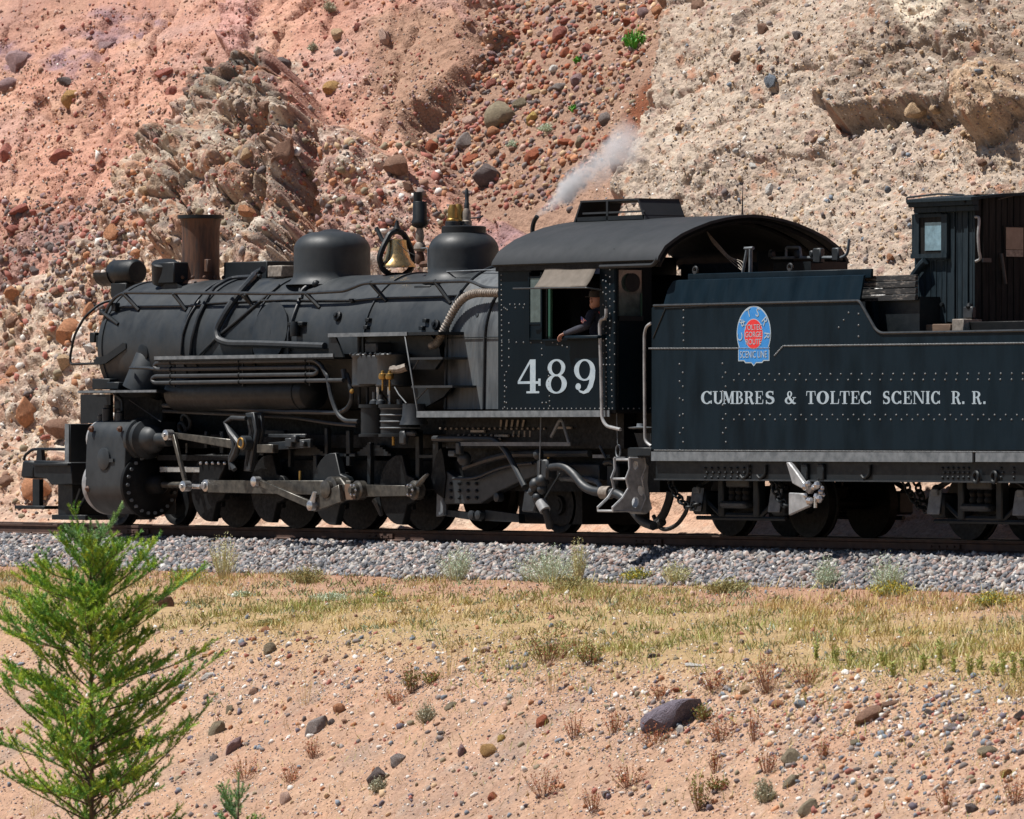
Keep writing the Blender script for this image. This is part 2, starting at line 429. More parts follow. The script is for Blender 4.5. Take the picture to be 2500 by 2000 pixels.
lp = hpoly([(1995, 255), (2045, 318), (2095, 302), (2150, 285), (2230, 283), (2290, 290), (2345, 278), (2372, 330), (2420, 356), (2470, 345), (2500, 312), (2800, 300), (2800, -300), (1950, -300), (1960, 60)], .50)
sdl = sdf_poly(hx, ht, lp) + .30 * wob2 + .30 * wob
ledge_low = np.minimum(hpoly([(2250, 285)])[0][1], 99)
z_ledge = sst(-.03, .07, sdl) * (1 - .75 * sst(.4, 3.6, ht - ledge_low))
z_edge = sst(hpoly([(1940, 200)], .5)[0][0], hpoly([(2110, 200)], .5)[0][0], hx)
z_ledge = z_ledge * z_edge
z_bulge = sst(-.45, .25, sdf_poly(hx, ht, hpoly([(2365, 300), (2380, 240), (2430, 215), (2500, 225), (2560, 300), (2480, 340), (2420, 352), (2380, 335)], .6)))
z_white = .9 * zone([(2222, 70), (2230, 20), (2275, 5), (2300, 40), (2370, 40), (2366, 80), (2330, 120), (2295, 137), (2255, 115)], .05, .2, .28)
z_white2 = zone([(2262, 8), (2330, 0), (2320, 45), (2290, 80), (2265, 50)], .06, .2, .28)
z_streak = zone([(1600, 100), (1575, 200), (1530, 250), (1475, 300), (1490, 220), (1540, 160)], .12, .3)
z_purple = np.clip(zone([(130, 160), (180, 90), (260, 30), (350, -10), (400, 30), (330, 90), (250, 130), (180, 180)], .25, .9) + zone([(-100, 120), (60, 110), (95, 160), (60, 200), (-100, 240)], .15, .5) + .8 * zone([(1100, 510), (1180, 500), (1330, 560), (1320, 640), (1150, 640)], .2, .6), 0, 1)
z_brownfan = zone([(930, 60), (1060, 30), (1180, 40), (1160, 140), (1100, 240), (1040, 340), (980, 380), (900, 300), (860, 230), (920, 160)], .3, .7)
z_pinkrock = zone([(560, 50), (590, 0), (640, -20), (620, 60), (600, 110), (570, 140), (555, 100)], .05, .3) + zone([(1130, 20), (1190, 0), (1210, 50), (1170, 75), (1140, 50)], .06, .3)
z_grav = zone([(-200, 640), (0, 600), (120, 560), (230, 540), (120, 660), (0, 760), (-200, 800)], .35, .8)
z_base = 1 - sst(1.3, 2.6, ht)                           # sandy foot of the slope beside the track
z_red = np.clip(1 - z_cong - z_gully - z_cliff, 0, 1)
rough = np.clip(z_cong + .85 * z_cliff + .25 * z_gully, 0, 1)
warpx, warpy = hx + .10 * fbm(hx * 5, ht * 5, 3, 3), ht + .10 * fbm(hx * 5, ht * 5, 9, 3)
w1 = worley(warpx * 3.2, warpy * 3.2, 40); w2 = worley(warpx * 7.5, warpy * 7.5, 50); w3 = worley(warpx * 15, warpy * 15, 60)
def stones(w, keep, prof=.55): return np.where(w[2] > 1 - keep, np.sqrt(np.clip(1 - (w[0] / prof) ** 2, 0, 1)), 0)
s1, s2, s3 = stones(w1, .42), stones(w2, .55), stones(w3, .7)
big = fbm(hx * .35, ht * .35, 70, 4)
h = big * (.55 * z_red + .7 * rough + .3)
h += z_cong * (.14 + .7 * fbm(hx * .9, ht * .9, 71, 5)) + z_left * .25 * fbm(hx * 2.2, ht * 2.2, 75, 4)
h += z_pin * (.80 + .8 * fbm(hx * 1.5, ht * 1.5, 72, 3) + .40 * np.abs(fbm(hx * 2.2, ht * 2.2, 77, 2))) + z_low * (.30 + .5 * fbm(hx * 1.9, ht * 1.9, 73, 4))
h += z_cliff * (.30 + .50 * fbm(hx * .8, ht * .8, 74, 6) - .10 * sst(.03, 0, np.abs(fbm(hx * .9, ht * .7, 144, 4)))) - z_gully * .45
h += z_ledge * (.34 + .35 * fbm(hx * 1.2, ht * 1.2, 76, 4)) + z_bulge * .38
crk = np.abs(fbm(hx * 1.5 + .3, ht * 1.1, 140, 4)); h -= (z_pin * .30 + z_low * .15) * sst(.035, .0, crk)
wb = worley(hx * 1.7 + .25 * wob2, ht * 1.9 + .25 * wob, 150); h += z_pin * (.26 * (wb[2] - .5) * sst(.0, .24, wb[1] - wb[0]) - .14 * sst(.10, .0, wb[1] - wb[0]))
rill = np.abs(fbm(hx * 1.2 + ht * .45, ht * .28 - hx * .1, 151, 4)); h -= z_red * .16 * sst(.07, 0, rill)
h += z_pinkrock * (.22 + .4 * wob2)
h += z_cong * (1 - .45 * z_pin) * (s1 * .10 * (.4 + w1[2]) + s2 * .050 + s3 * .022) + z_cliff * (s1 * .016 + s2 * .030 + s3 * .030)
h += z_cliff * .04 * fbm(hx * 9, ht * 9, 80, 4) + z_ledge * (.10 * fbm(hx * 6, ht * 6, 81, 4) + .03 * s2 + .015 * s3)
h += z_cong * .07 * fbm(hx * 6, ht * 6, 82, 3)
diag = (hx + ht * .62)                                     # rills of the red slope run down to the lower left
h += z_red * (.16 * fbm((ht - hx * .9) * 1.7, diag * .8, 83, 5) + .30 * np.maximum(0, fbm(hx * 1.6, ht * 2.6, 88, 5) - .05) + .11 * fbm(hx * 5, ht * 5, 84, 5) + .05 * np.maximum(0, fbm(hx * 2.6, ht * 4.5, 87, 4)) + .014 * s3 * (w3[2] > .8) + .035 * s2 * (w2[2] > .9)) + z_purple * z_red * .25 * np.clip(fbm(hx * 5, ht * 5, 85, 4) + .05, 0, 1)
h += z_grav * (.05 * s2 + .02 * s3)
h += z_gully * (.10 * fbm(hx * 3, ht * 3, 86, 4) + .018 * s3)
h += z_red * (.040 * fbm(hx * 15, ht * 15, 89, 4) + .05 * np.maximum(0, fbm(hx * 7, ht * 9, 97, 4) - .02)) + z_grav * .05 * fbm(hx * 9, ht * 9, 98, 4)
h -= .22 * sst(-.16, -.05, sdl) * sst(.03, -.03, sdl) * z_edge                    # dark undercut beneath the overhang
for pts, dp in (([(742, 285), (778, 340), (772, 430), (742, 570), (706, 640), (716, 540), (735, 420)], .50), ([(612, 548), (640, 535), (668, 560), (660, 600), (625, 605)], .35), ([(425, 270), (450, 255), (462, 300), (440, 330)], .30), ([(560, 205), (640, 195), (650, 215), (575, 225)], .22), ([(590, 330), (615, 320), (620, 390), (600, 400)], .25)):
    h -= dp * sst(-.10, .10, sdf_poly(hx, ht, hpoly(pts, .70)) + .25 * wob2)
h *= sst(.5, 2.4, ht) * .93 + .07
Yb, Zb = np.interp(ht, HS, HC[:, 0]), np.interp(ht, HS, HC[:, 1])
ty, tz = np.gradient(Yb, axis=1), np.gradient(Zb, axis=1); tl = np.hypot(ty, tz) + 1e-9
ny, nz = -tz / tl, ty / tl
HV = np.stack([GX + .25 * h * 0, Yb + ny * h, Zb + nz * h], -1)
# colour of the materials of the slope
def lay(c, col, m): return c * (1 - m[..., None]) + np.array(col) * m[..., None]
c = np.zeros(HV.shape) + srgb(200, 154, 134, .88)
tone = np.clip(.5 + 1.6 * fbm(hx * .8, ht * .8, 90, 5), 0, 1)
c = lay(c, srgb(184, 138, 121, .86), tone * .8)
c = lay(c, srgb(208, 172, 146, .88), np.clip(.1 + 2.2 * fbm(hx * 1.5, ht * 1.5, 91, 4), 0, 1) * .7)
c = lay(c, srgb(184, 158, 154, .86), np.clip(2.4 * fbm((ht - hx * .6) * 1.6, diag * .9, 92, 5), 0, 1) * .6)
c = lay(c, srgb(152, 116, 104, .84), np.clip(-.15 + 2.6 * fbm(hx * .65, ht * .65, 152, 5), 0, 1) * .75)
c = lay(c, srgb(170, 146, 144, .84), np.clip(-.35 + 2.6 * fbm(hx * .8 + 5, ht * .8, 153, 5), 0, 1) * .8)
c = lay(c, srgb(148, 104, 90, .82), sst(.07, 0, rill) * .5)
c = lay(c, srgb(160, 132, 138, .84), z_purple * np.clip(.5 + 2 * wob2, 0, 1))
c = lay(c, srgb(168, 136, 116, .84), z_brownfan * .9)
c = lay(c, srgb(150, 122, 116, .86), z_grav * .75)
c = lay(c, srgb(206, 160, 152, .86), np.clip(z_pinkrock, 0, 1) * .8)
c = lay(c, srgb(160, 130, 112, .86), z_gully)
c = lay(c, srgb(128, 80, 58, .86), z_streak * z_gully)
cg = np.zeros(HV.shape) + srgb(198, 178, 158, .88)
cg = lay(cg, srgb(176, 138, 122, .86), np.clip(.35 + 2 * fbm(hx * 1.1, ht * 1.1, 93, 4), 0, 1) * .7)
cg = lay(cg, srgb(216, 204, 188, .9), np.clip(2.4 * fbm(hx * 1.7, ht * 1.7, 94, 4), 0, 1))
pt = sst(0, 1, np.clip((ht - hpoly([(600, 330)], .6)[0][1]) / 1.2, 0, 1))
cg = lay(cg, srgb(104, 99, 93, .80), z_pin * np.clip(.30 + .75 * pt + 1.2 * wob + wob2, 0, 1))
cg = lay(cg, srgb(172, 130, 122, .86), z_low * .7)
pal = np.array([srgb(190, 122, 84, .85), srgb(122, 106, 100, .85), srgb(205, 190, 170, .9), srgb(160, 118, 100, .85), srgb(98, 92, 92, .85), srgb(176, 150, 122, .85), srgb(150, 112, 106, .85), srgb(214, 206, 192, .9)])
def tint(c, s, w, sc, m): return lay(c, 0, 0 * s) * (1 - (m * s)[..., None]) + pal[(w[2] * 9973 % 8).astype(int)] * (m * s)[..., None] if True else c
cg = tint(cg, np.minimum(s3 * 1.6, 1), w3, 1, .35); cg = tint(cg, np.minimum(s2 * 1.8, 1), w2, 1, .42); cg = tint(cg, np.minimum(s1 * 2, 1), w1, 1, .30)
c = lay(c, 0, 0 * ht) * (1 - z_cong[..., None]) + cg * z_cong[..., None]
cc = np.zeros(HV.shape) + srgb(190, 174, 158, .85)
cc = lay(cc, srgb(174, 154, 138, .84), np.clip(.4 + 2 * fbm(hx * .9, ht * .9, 95, 5), 0, 1) * .6)
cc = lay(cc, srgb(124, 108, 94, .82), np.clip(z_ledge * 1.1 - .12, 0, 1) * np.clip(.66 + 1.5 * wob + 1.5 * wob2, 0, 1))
cc = lay(cc, srgb(196, 168, 140, .86), z_bulge * .8)
cc = tint(cc, np.minimum(s3 * 1.5, 1), w3, 1, .40 * (w3[2] > .62)); cc = tint(cc, np.minimum(s2 * 1.5, 1), w2, 1, .5 * (w2[2] > .86))
cc = lay(cc, srgb(226, 212, 192, .82), z_white * (1 - .8 * z_white2)); cc = lay(cc, srgb(178, 172, 168, .9), z_white2 * .8)
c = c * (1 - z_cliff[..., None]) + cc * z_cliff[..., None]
c = lay(c, srgb(206, 164, 138, .86), z_base * np.clip(.7 + wob, 0, 1) * (1 - .5 * z_cong))
c = c * (1 + .20 * fbm(hx * 12, ht * 12, 96, 3))[..., None]
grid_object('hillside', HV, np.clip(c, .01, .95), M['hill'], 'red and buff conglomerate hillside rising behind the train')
raster(HV, grid_normals(HV))

# ------------------------------------------------------------------ track bed, grassy strip and the bank in front
def toe_y(): return -1.95
def floor_pt(u, v, z0, slope):                                  # ray against the gently falling strip below the ballast
    d = ray(u, v); lo, hi = 40.0, 140.0
    for _ in range(60):
        m = (lo + hi) / 2; p = CAM + d * m
        if p.z > strip_z(p.y): lo = m
        else: hi = m
    return CAM + d * lo
def strip_z(y): return -.575 - .068 * np.maximum(0, -1.95 - y)
CREST = [floor_pt(u, v, 0, 0) for u, v in ((-300, 1470), (0, 1490), (450, 1538), (900, 1566), (1450, 1600), (2000, 1634), (2500, 1660), (2900, 1690))]
ca, cb = np.array(CREST[1])[:2], np.array(CREST[6])[:2]
cdir = (cb - ca) / np.linalg.norm(cb - ca); cn = np.array([cdir[1], -cdir[0]])
if cn @ np.array(-CD)[:2] < 0: cn = -cn
def ground_z(X, Y, detail=True):
    X, Y = np.asarray(X, float), np.asarray(Y, float)
    bed = np.interp(Y, [-1.95, -1.82, -.95, 1.5, 2.4], [-.575, -.53, -.185, -.2, -.2])
    z = np.where(Y < -1.95, strip_z(Y), bed)
    q = (X - ca[0]) * cn[0] + (Y - ca[1]) * cn[1]
    q = q + .9 * fbm(X * .22, Y * .22, 101, 3) * sst(-4, 1, q)
    ramp = .62 * (q + np.sqrt(q * q + .30)) / 2
    lim = 3.3
    ramp = lim - np.log1p(np.exp((lim - ramp) * 2.2)) / 2.2 + .0003
    z = z - np.where(q > -4, ramp, 0) - np.maximum(0, q - 8) * .06
    off = sst(-1.9, -2.6, Y) * 1.0
    if detail:
        a, b = X, Y
        z = z + off * (.16 * fbm(a * .5, b * .5, 102, 4) + .04 * fbm(a * 2.5, b * 2.5, 103, 4))
        bank = sst(.2, 1.2, q)
        al = (a - ca[0]) * cdir[0] + (b - ca[1]) * cdir[1]
        z = z + bank * (.15 * fbm((al - q * .5) * 1.4, (q + al * .3) * .35, 104, 4) + .055 * fbm(a * 5, b * 5, 105, 4))
    return z, q
arow = np.concatenate([np.linspace(-60, -9, 30), np.arange(-8.4, 8.4, .046), np.linspace(9, 60, 30)])
brow = np.concatenate([np.linspace(8, 58, 26), np.arange(58.5, 66, .09), np.arange(66, 88, .060), np.arange(88, 112, .10)])
GA, GB = np.meshgrid(arow, brow, indexing='ij')
FX, FY = CAM.x + CR.x * GA + CD.x * GB, CAM.y + CR.y * GA + CD.y * GB
FZ, FQ = ground_z(FX, FY)
sb = worley(FX * 8, FY * 8, 111); s_b = stones(sb, .35)
bank = sst(-.6, .8, FQ); strip = (1 - bank) * sst(-1.7, -2.2, FY)
FZ = FZ + bank * s_b * .008
keep = FY < 1.6
FZ = np.where(keep, FZ, -.35 - .4 * (FY - 1.6))                    # dips under the foot of the hillside
FV = np.stack([FX, FY, FZ], -1)
c = np.zeros(FV.shape) + srgb(188, 155, 130, .85)
c = lay(c, srgb(178, 142, 120, .83), np.clip(.4 + 2 * fbm(FX * .7, FY * .7, 121, 5), 0, 1) * .8)
al = (FX - ca[0]) * cdir[0] + (FY - ca[1]) * cdir[1]
c = lay(c, srgb(150, 134, 124, .82), bank * np.clip(-.1 + 3.0 * fbm(FX * 1.3, FY * 1.3, 125, 5), 0, 1) * .75)
c = lay(c, srgb(168, 140, 122, .84), bank * np.clip(.1 + 2.6 * fbm((al - FQ * .5) * 1.1, (FQ + al * .3) * .3, 122, 4), 0, 1) * .8)
c = lay(c, srgb(176, 138, 116, .80), strip * np.clip(.6 + 2 * fbm(FX * .5, FY * .5, 123, 4), 0, 1))
c = lay(c, srgb(186, 162, 118, .80), strip * sst(-3.2, -6, FY) * .75)
c = c * (1 - (s_b * bank * .18)[..., None]) + pal[(sb[2] * 9973 % 8).astype(int)] * (s_b * bank * .18)[..., None]
c = lay(c, srgb(140, 134, 130, .84), sst(-2.1, -1.8, FY))
c = lay(c, srgb(196, 150, 124, .84), sst(.9, 1.3, FY))
c = c * (1 + .2 * fbm(FX * 9, FY * 9, 124, 3))[..., None]
grid_object('ground', FV, np.clip(c, .01, .95), M['earth'], 'sandy ground with a bank sloping towards the camera')
_n = grid_normals(FV); _k = brow.searchsorted(55); raster(np.where(keep[..., None], FV, 1e6), _n)
# far ground out to the horizon, below the near sheets
MB().box((0, 0, -8.0), (3000, 3000, .2)).build('far_ground', mat('far_ground_earth', tuple(srgb(190, 150, 124, .8)), tuple(srgb(170, 150, 110, .8)), (.9, .95), sc=.05), None)['kind'] = 'structure'
# ================================================================== stones, ballast, rails
def ico_base():
    import bmesh
    bm = bmesh.new(); bmesh.ops.create_icosphere(bm, subdivisions=1, radius=1.0)
    v = np.array([q.co[:] for q in bm.verts]); f = np.array([[q.index for q in p.verts] for p in bm.faces]); bm.free(); return v, f
ICV, ICF = ico_base()
def rand_rot(n):
    q = RNG.normal(size=(n, 4)); q /= np.linalg.norm(q, axis=1, keepdims=True); w, x, y, z = q.T
    return np.stack([np.stack([1 - 2 * (y * y + z * z), 2 * (x * y - z * w), 2 * (x * z + y * w)], -1),
                     np.stack([2 * (x * y + z * w), 1 - 2 * (x * x + z * z), 2 * (y * z - x * w)], -1),
                     np.stack([2 * (x * z - y * w), 2 * (y * z + x * w), 1 - 2 * (x * x + y * y)], -1)], 1)
def tri_mesh(name, V, F, C, mat_, parent=None, kind='stuff', smooth=False, label=None, origin=(0, 0, 0)):
    me = bpy.data.meshes.new(name); V = V - np.array(origin)
    me.vertices.add(len(V)); me.vertices.foreach_set('co', V.reshape(-1).astype(np.float32))
    k = F.shape[1]
    me.loops.add(F.size); me.loops.foreach_set('vertex_index', F.reshape(-1).astype(np.int32))
    me.polygons.add(len(F)); me.polygons.foreach_set('loop_start', np.arange(0, F.size, k, dtype=np.int32))
    if smooth: me.polygons.foreach_set('use_smooth', np.ones(len(F), bool))
    me.update(calc_edges=True)
    if C is not None:
        a = me.color_attributes.new('Col', 'FLOAT_COLOR', 'POINT')
        a.data.foreach_set('color', np.concatenate([C, np.ones((len(C), 1))], 1).reshape(-1).astype(np.float32))
    me.materials.append(mat_)
    o = bpy.data.objects.new(name, me); COL.objects.link(o); o.location = origin if parent is None else (0, 0, 0)
    if parent is not None: o.parent = parent
    if kind: o['kind'] = kind
    if label: o['label'] = label
    return o
OCV = np.array([(1, 0, 0), (-1, 0, 0), (0, 1, 0), (0, -1, 0), (0, 0, 1), (0, 0, -1)], float) * 1.15; OCF = np.array([(0, 2, 4), (2, 1, 4), (1, 3, 4), (3, 0, 4), (2, 0, 5), (1, 2, 5), (3, 1, 5), (0, 3, 5)])
def pebble_mesh(name, pos, size, colour, mat_, flat=.7, label=None, low=False, jag=.55):
    n = len(pos); bv, bf = (OCV, OCF) if low else (ICV, ICF); m_ = len(bv)
    base = bv[None] * (1 + jag * (RNG.random((n, m_, 1)) - .5)) * (size[:, None] * (1 + .5 * (RNG.random((n, 3)) - .5)) * np.array([1.15, .95, flat]))[:, None, :]
    v = np.einsum('nij,nkj->nki', rand_rot(n), base) + pos[:, None, :]
    F = (bf[None] + (np.arange(n) * m_)[:, None, None]).reshape(-1, 3)
    return tri_mesh(name, v.reshape(-1, 3), F, np.repeat(colour, m_, 0), mat_, label=label)
def stone_mat(name, bump=.3):
    k = NT(name); at = k.n('ShaderNodeAttribute', attribute_name='Col'); f = k.noise(k.coords(), 35, 4, .65)
    k.l(k.mix(.6, at.outputs['Color'], k.ramp(f, [(.3, (.6, .6, .6)), (.7, (1.3, 1.3, 1.3))]), 'MULTIPLY'), k.b.inputs['Base Color'])
    k.b.inputs['Roughness'].default_value = .88; k.b.inputs['Specular IOR Level'].default_value = .2
    k.bump(f, bump, .01); return k.m
M['stone'] = stone_mat('loose_stone')
def pick(palette, n): return np.array(palette)[RNG.integers(0, len(palette), n)] * (1 + .3 * (RNG.random((n, 1)) - .5))
# ballast
PAL_B = [srgb(*c, .95) for c in ((140, 138, 140), (120, 122, 128), (166, 162, 160), (176, 156, 148), (104, 106, 112), (156, 142, 136), (190, 186, 182), (134, 136, 140), (96, 98, 102), (178, 170, 162), (150, 128, 120))]
n = 21000
bxs = RNG.uniform(-13.5, 13.5, n); bys = -.78 - 1.32 * RNG.random(n) ** .95 - .12 * (RNG.random(n) - .5)
bzs = np.interp(bys, [-2.3, -1.95, -1.82, -.95], [-.60, -.575, -.53, -.185]) + RNG.uniform(-.012, .02, n)
thin = (bys < -1.92) & (RNG.random(n) < .55)
bxs, bys, bzs = bxs[~thin], bys[~thin], bzs[~thin]
pebble_mesh('ballast', np.stack([bxs, bys, bzs], 1), RNG.uniform(.022, .050, len(bxs)), pick(PAL_B, len(bxs)) * (1 + .7 * (RNG.random((len(bxs), 1)) - .5)) * .86, M['stone'], jag=.8, label='grey crushed stone ballast along the track')
n = 3500
bxs, bys = RNG.uniform(-16, 14, n), RNG.uniform(-.8, 1.2, n)
pebble_mesh('ballast', np.stack([bxs, bys, np.full(n, -.175)], 1), RNG.uniform(.02, .04, n), pick(PAL_B, n), M['stone'], low=True, label='grey crushed stone ballast between the rails')
# rails
def rail(y, label):
    r = empty('rail', (0, y, -.15)); tag(r, label, 'rail')
    prof = [(-.06, -.145), (.06, -.145), (.06, -.132), (.012, -.118), (.010, -.042), (.032, -.030), (.033, -.004), (.026, .0), (-.026, 0), (-.033, -.004), (-.032, -.030), (-.010, -.042), (-.012, -.118), (-.06, -.132)]
    MB().prism([(-40, y + a, b) for a, b in prof], (80, 0, 0)).build('rail_web', M['railweb'], r, smooth=False)
    MB().box((0, y, .0025), (80, .044, .003)).build('running_surface', M['railtop'], r, smooth=False)
    for X in np.arange(-9.0, 9.1, 6.0):
        mb = MB().box((X, y - .03, -.078), (.62, .022, .06))
        for i in range(4): mb.ball((X - .22 + .147 * i, y - .046, -.078), .016, 8)
        mb.build('joint_bar', M['railweb'], r)
    mb = MB()
    for X in np.arange(-14, 14, .56):
        mb.box((X, y - .075, -.134), (.05, .035, .03))
    mb.build('spike', M['railweb'], r)['kind'] = 'stuff'
    return r
rail(-.49, 'rusty near rail of the track along the grey ballast'); rail(.49, 'rusty far rail of the track half hidden behind the wheels')
# ================================================================== the steam locomotive
LOCO = empty('steam_locomotive', P((800, 1298), 0) * 1.0); LOCO.location.y = 0; LOCO.location.z = 0
tag(LOCO, 'black steam locomotive numbered 489 with brass bell and tall rusty stack', 'locomotive')
YC = -1.45                                           # side sheet of the cab
XF = P((374, 850), 0).x; ZB = P((374, 850), 0).z; RB = .945
XC = P((1216, 800), YC).x
X1 = P(A_(1385, 1190), -.90).x                        # smokebox joint
XFB = P(C_(1640, 1280), -1.0).x                       # front of the firebox
def bx(mb, qa, qb, Y0, Y1, Yr=None):
    a, b = P(qa, Y0 if Yr is None else Yr), P(qb, Y0 if Yr is None else Yr)
    return mb.span((a.x, Y0, b.z), (b.x, Y1, a.z))
def pl(mb, pts, Y0, th):                              # plate facing the camera side: outline on plane Y0, depth th away from the camera
    return mb.prism([P(q, Y0) for q in pts], (0, th, 0))
# boiler and smokebox
MB().lathe([(RB - .10, -.03), (RB - .02, 0), (RB + .012, .02), (RB + .012, .12), (RB - .005, .125), (RB - .005, X1 - XF)], (XF, 0, ZB), (1, 0, 0), 72).build('smokebox', M['jacket'], LOCO)
MB().lathe([(RB, 0), (RB, XC - X1 + .9)], (X1, 0, ZB), (1, 0, 0), 72).build('boiler', M['jacket'], LOCO)
sf = MB().lathe([(0, -.16), (.3, -.15), (.55, -.10), (.62, -.055), (RB - .1, -.032)], (XF, 0, ZB), (1, 0, 0), 48)
sf.build('smokebox_front', M['black'], LOCO)
mb = MB()
for k in range(24):
    a = 2 * math.pi * k / 24; mb.ball((XF - .045, math.cos(a) * .78, ZB + math.sin(a) * .78), .028, 8)
mb.build('smokebox_bolts', M['black'], LOCO)['kind'] = 'stuff'
for q, w in ((A_(1385, 1190), .045), (A_(1475, 1190), .05), (C_(80, 1290), .02), (C_(980, 1180), .02)):
    X = P(q, -.9).x
    MB().lathe([(RB - .01, -w), (RB + .022, -w + .008), (RB + .022, w - .008), (RB - .01, w)], (X, 0, ZB), (1, 0, 0), 72).build('boiler_band', M['pipe'] if w > .03 else M['jacket'], LOCO)
# firebox wrapper: round top, straight sides down to the running board
zlow = P(D_(1700, 330), -1.0).z
def firebox_sec(r, y): return [(-y, zlow)] + [(-math.cos(a) * r, ZB + math.sin(a) * r) for a in np.linspace(0, math.pi, 40)] + [(y, zlow)]
MB().prism([(XFB, y, z) for y, z in firebox_sec(RB + .07, RB + .09)], (XC + .25 - XFB, 0, 0)).build('firebox', M['fire'], LOCO, angle=30)
Xb2 = P(C_(1935, 1280), -1.03).x
for X in (XFB, Xb2):
    sec = firebox_sec(RB + .088, RB + .108)
    MB().tube([(X, y, z) for y, z in sec], .018, 6).build('boiler_band', M['pipe'], LOCO)
mb = MB(); zl = P(C_(1800, 1243), -1.03).z
mb.box(((XFB + XC) / 2, -RB - .085, zl), (XC - XFB, .012, .012)); mb.build('jacket_seam', M['black'], LOCO)
mb = MB()                                             # wash-out plugs, brackets and small bits on the jacket
for q in (C_(745, 1070), C_(1540, 1140), C_(1900, 1070)):
    z = P(q, -.85).z; y = -math.sqrt(max(.01, (RB + .02) ** 2 - (z - ZB) ** 2)); p = P(q, y)
    mb.lathe([(.07, -.03), (.07, .02), (.05, .03), (.035, .03), (.03, .06), (0, .062)], (p.x, y, z), (0, y, z - ZB), 14); mb.build('washout_plug', M['pipe'], LOCO)
mb = MB()
for q in (C_(1005, 1100), C_(990, 1160), C_(1470, 1105), C_(1440, 1165), C_(875, 940)):
    z = P(q, -.85).z; y = -math.sqrt(max(.01, RB ** 2 - (z - ZB) ** 2)); p = P(q, y)
    MB().box((p.x, y - .02, z), (.09, .07, .05)).build('jacket_bracket', M['black'], LOCO, bevel=.006)
p = P(A_(1080, 1180), -.93); mb = MB().lathe([(.13, 0), (.13, .02), (.11, .028), (0, .03)], (p.x, -.93, p.z), (0, -1, -.02), 24)
mb.build('builder_plate', M['black'], LOCO)
pr = []
for a, b in ((750, 1265), (790, 1255), (945, 1145), (945, 1105), (925, 1100), (800, 1190), (705, 1225), (705, 1265)): pr.append((a, b))
pl(MB(), [A_(*q) for q in pr], -.955, .03).build('step_bracket', M['black'], LOCO, smooth=False)
# stack
ps = P((490, 700), 0); zt = P((491, 521), 0).z; zs = ZB + RB
st = MB().lathe([(.36, -.02), (.33, .02), (.275, .04), (.268, .12), (.268, .3), (.266, zt - zs - .40), (.268, zt - zs - .2), (.285, zt - zs - .08), (.298, zt - zs - .05), (.325, zt - zs - .045), (.325, zt - zs), (.27, zt - zs), (.24, zt - zs - .25), (0, zt - zs - .3)], (ps.x, 0, zs - .03), (0, 0, 1), 48).build('smokestack', M['rust'], LOCO)
MB().lathe([(.300, -.05), (.328, -.045), (.328, .003), (.27, .005), (.25, -.1)], (ps.x, 0, zt - .03), (0, 0, 1), 48).build('stack_rim', M['black'], st)
mb = MB()
for k in range(14):
    a = 2 * math.pi * k / 14; mb.ball((ps.x + math.cos(a) * .37, math.sin(a) * .37, zs + .035), .028, 8)
mb.build('stack_bolts', M['rust'], LOCO)['kind'] = 'stuff'
for s in (-1, 1): MB().box((ps.x + s * .30, -.08, zs + .20), (.09, .07, .18)).build('stack_lug', M['rust'], LOCO, bevel=.01)
# headlight, generator, box behind the stack
p = P(A_(960, 600), 0); HX = p.x; HZ = P(A_(960, 600), 0).z
hl = MB().lathe([(.0, -.02), (.17, -.02), (.18, .0), (.18, .52), (.15, .56), (0, .57)], (HX - .30, 0, HZ + .06), (1, 0, 0), 32).build('headlight', M['black'], LOCO)
MB().lathe([(.195, 0), (.195, .36), (.182, .36), (.182, 0)], (HX - .62, 0, HZ + .06), (1, 0, 0), 32, 0, math.pi).build('visor', M['black'], hl)
MB().lathe([(.0, -.004), (.16, -.004), (.165, .01)], (HX - .325, 0, HZ + .06), (1, 0, 0), 32).build('lens', M['pane'], hl)
MB().box((HX - .02, 0, HZ - .20), (.40, .3, .20)).build('bracket', M['black'], hl, bevel=.01)
ax, bz = P(A_(1150, 560), -.35), P(A_(1310, 655), -.35)
gz = (P(A_(1150, 492), -.35).z + bz.z) / 2; gh = P(A_(1150, 492), -.35).z - bz.z
g = MB().lathe([(0, -gh / 2), (.17, -gh / 2), (.19, -gh / 2 + .02), (.19, gh / 2 - .02), (.17, gh / 2), (0, gh / 2 + .01)], ((ax.x + bz.x) / 2 + .04, -.35, gz), (.25, -.2, 1), 24).build('turbo_generator', M['black'], LOCO)
bx(MB(), A_(1148, 497), A_(1306, 652), -.50, -.22).build('generator_casing', M['black'], LOCO, bevel=.015)
pl(MB(), [A_(*q) for q in ((1200, 650), (1330, 650), (1370, 700), (1230, 710))], -.45, .3).build('generator_bracket', M['black'], LOCO)
bx(MB(), A_(1680, 495), A_(2005, 655), .1, .75, .1).build('feedwater_box', M['black'], LOCO, bevel=.012)
bx(MB(), C_(175, 660), C_(290, 750), -.22, .02).build('check_valve_box', M['lag'], LOCO, bevel=.012)
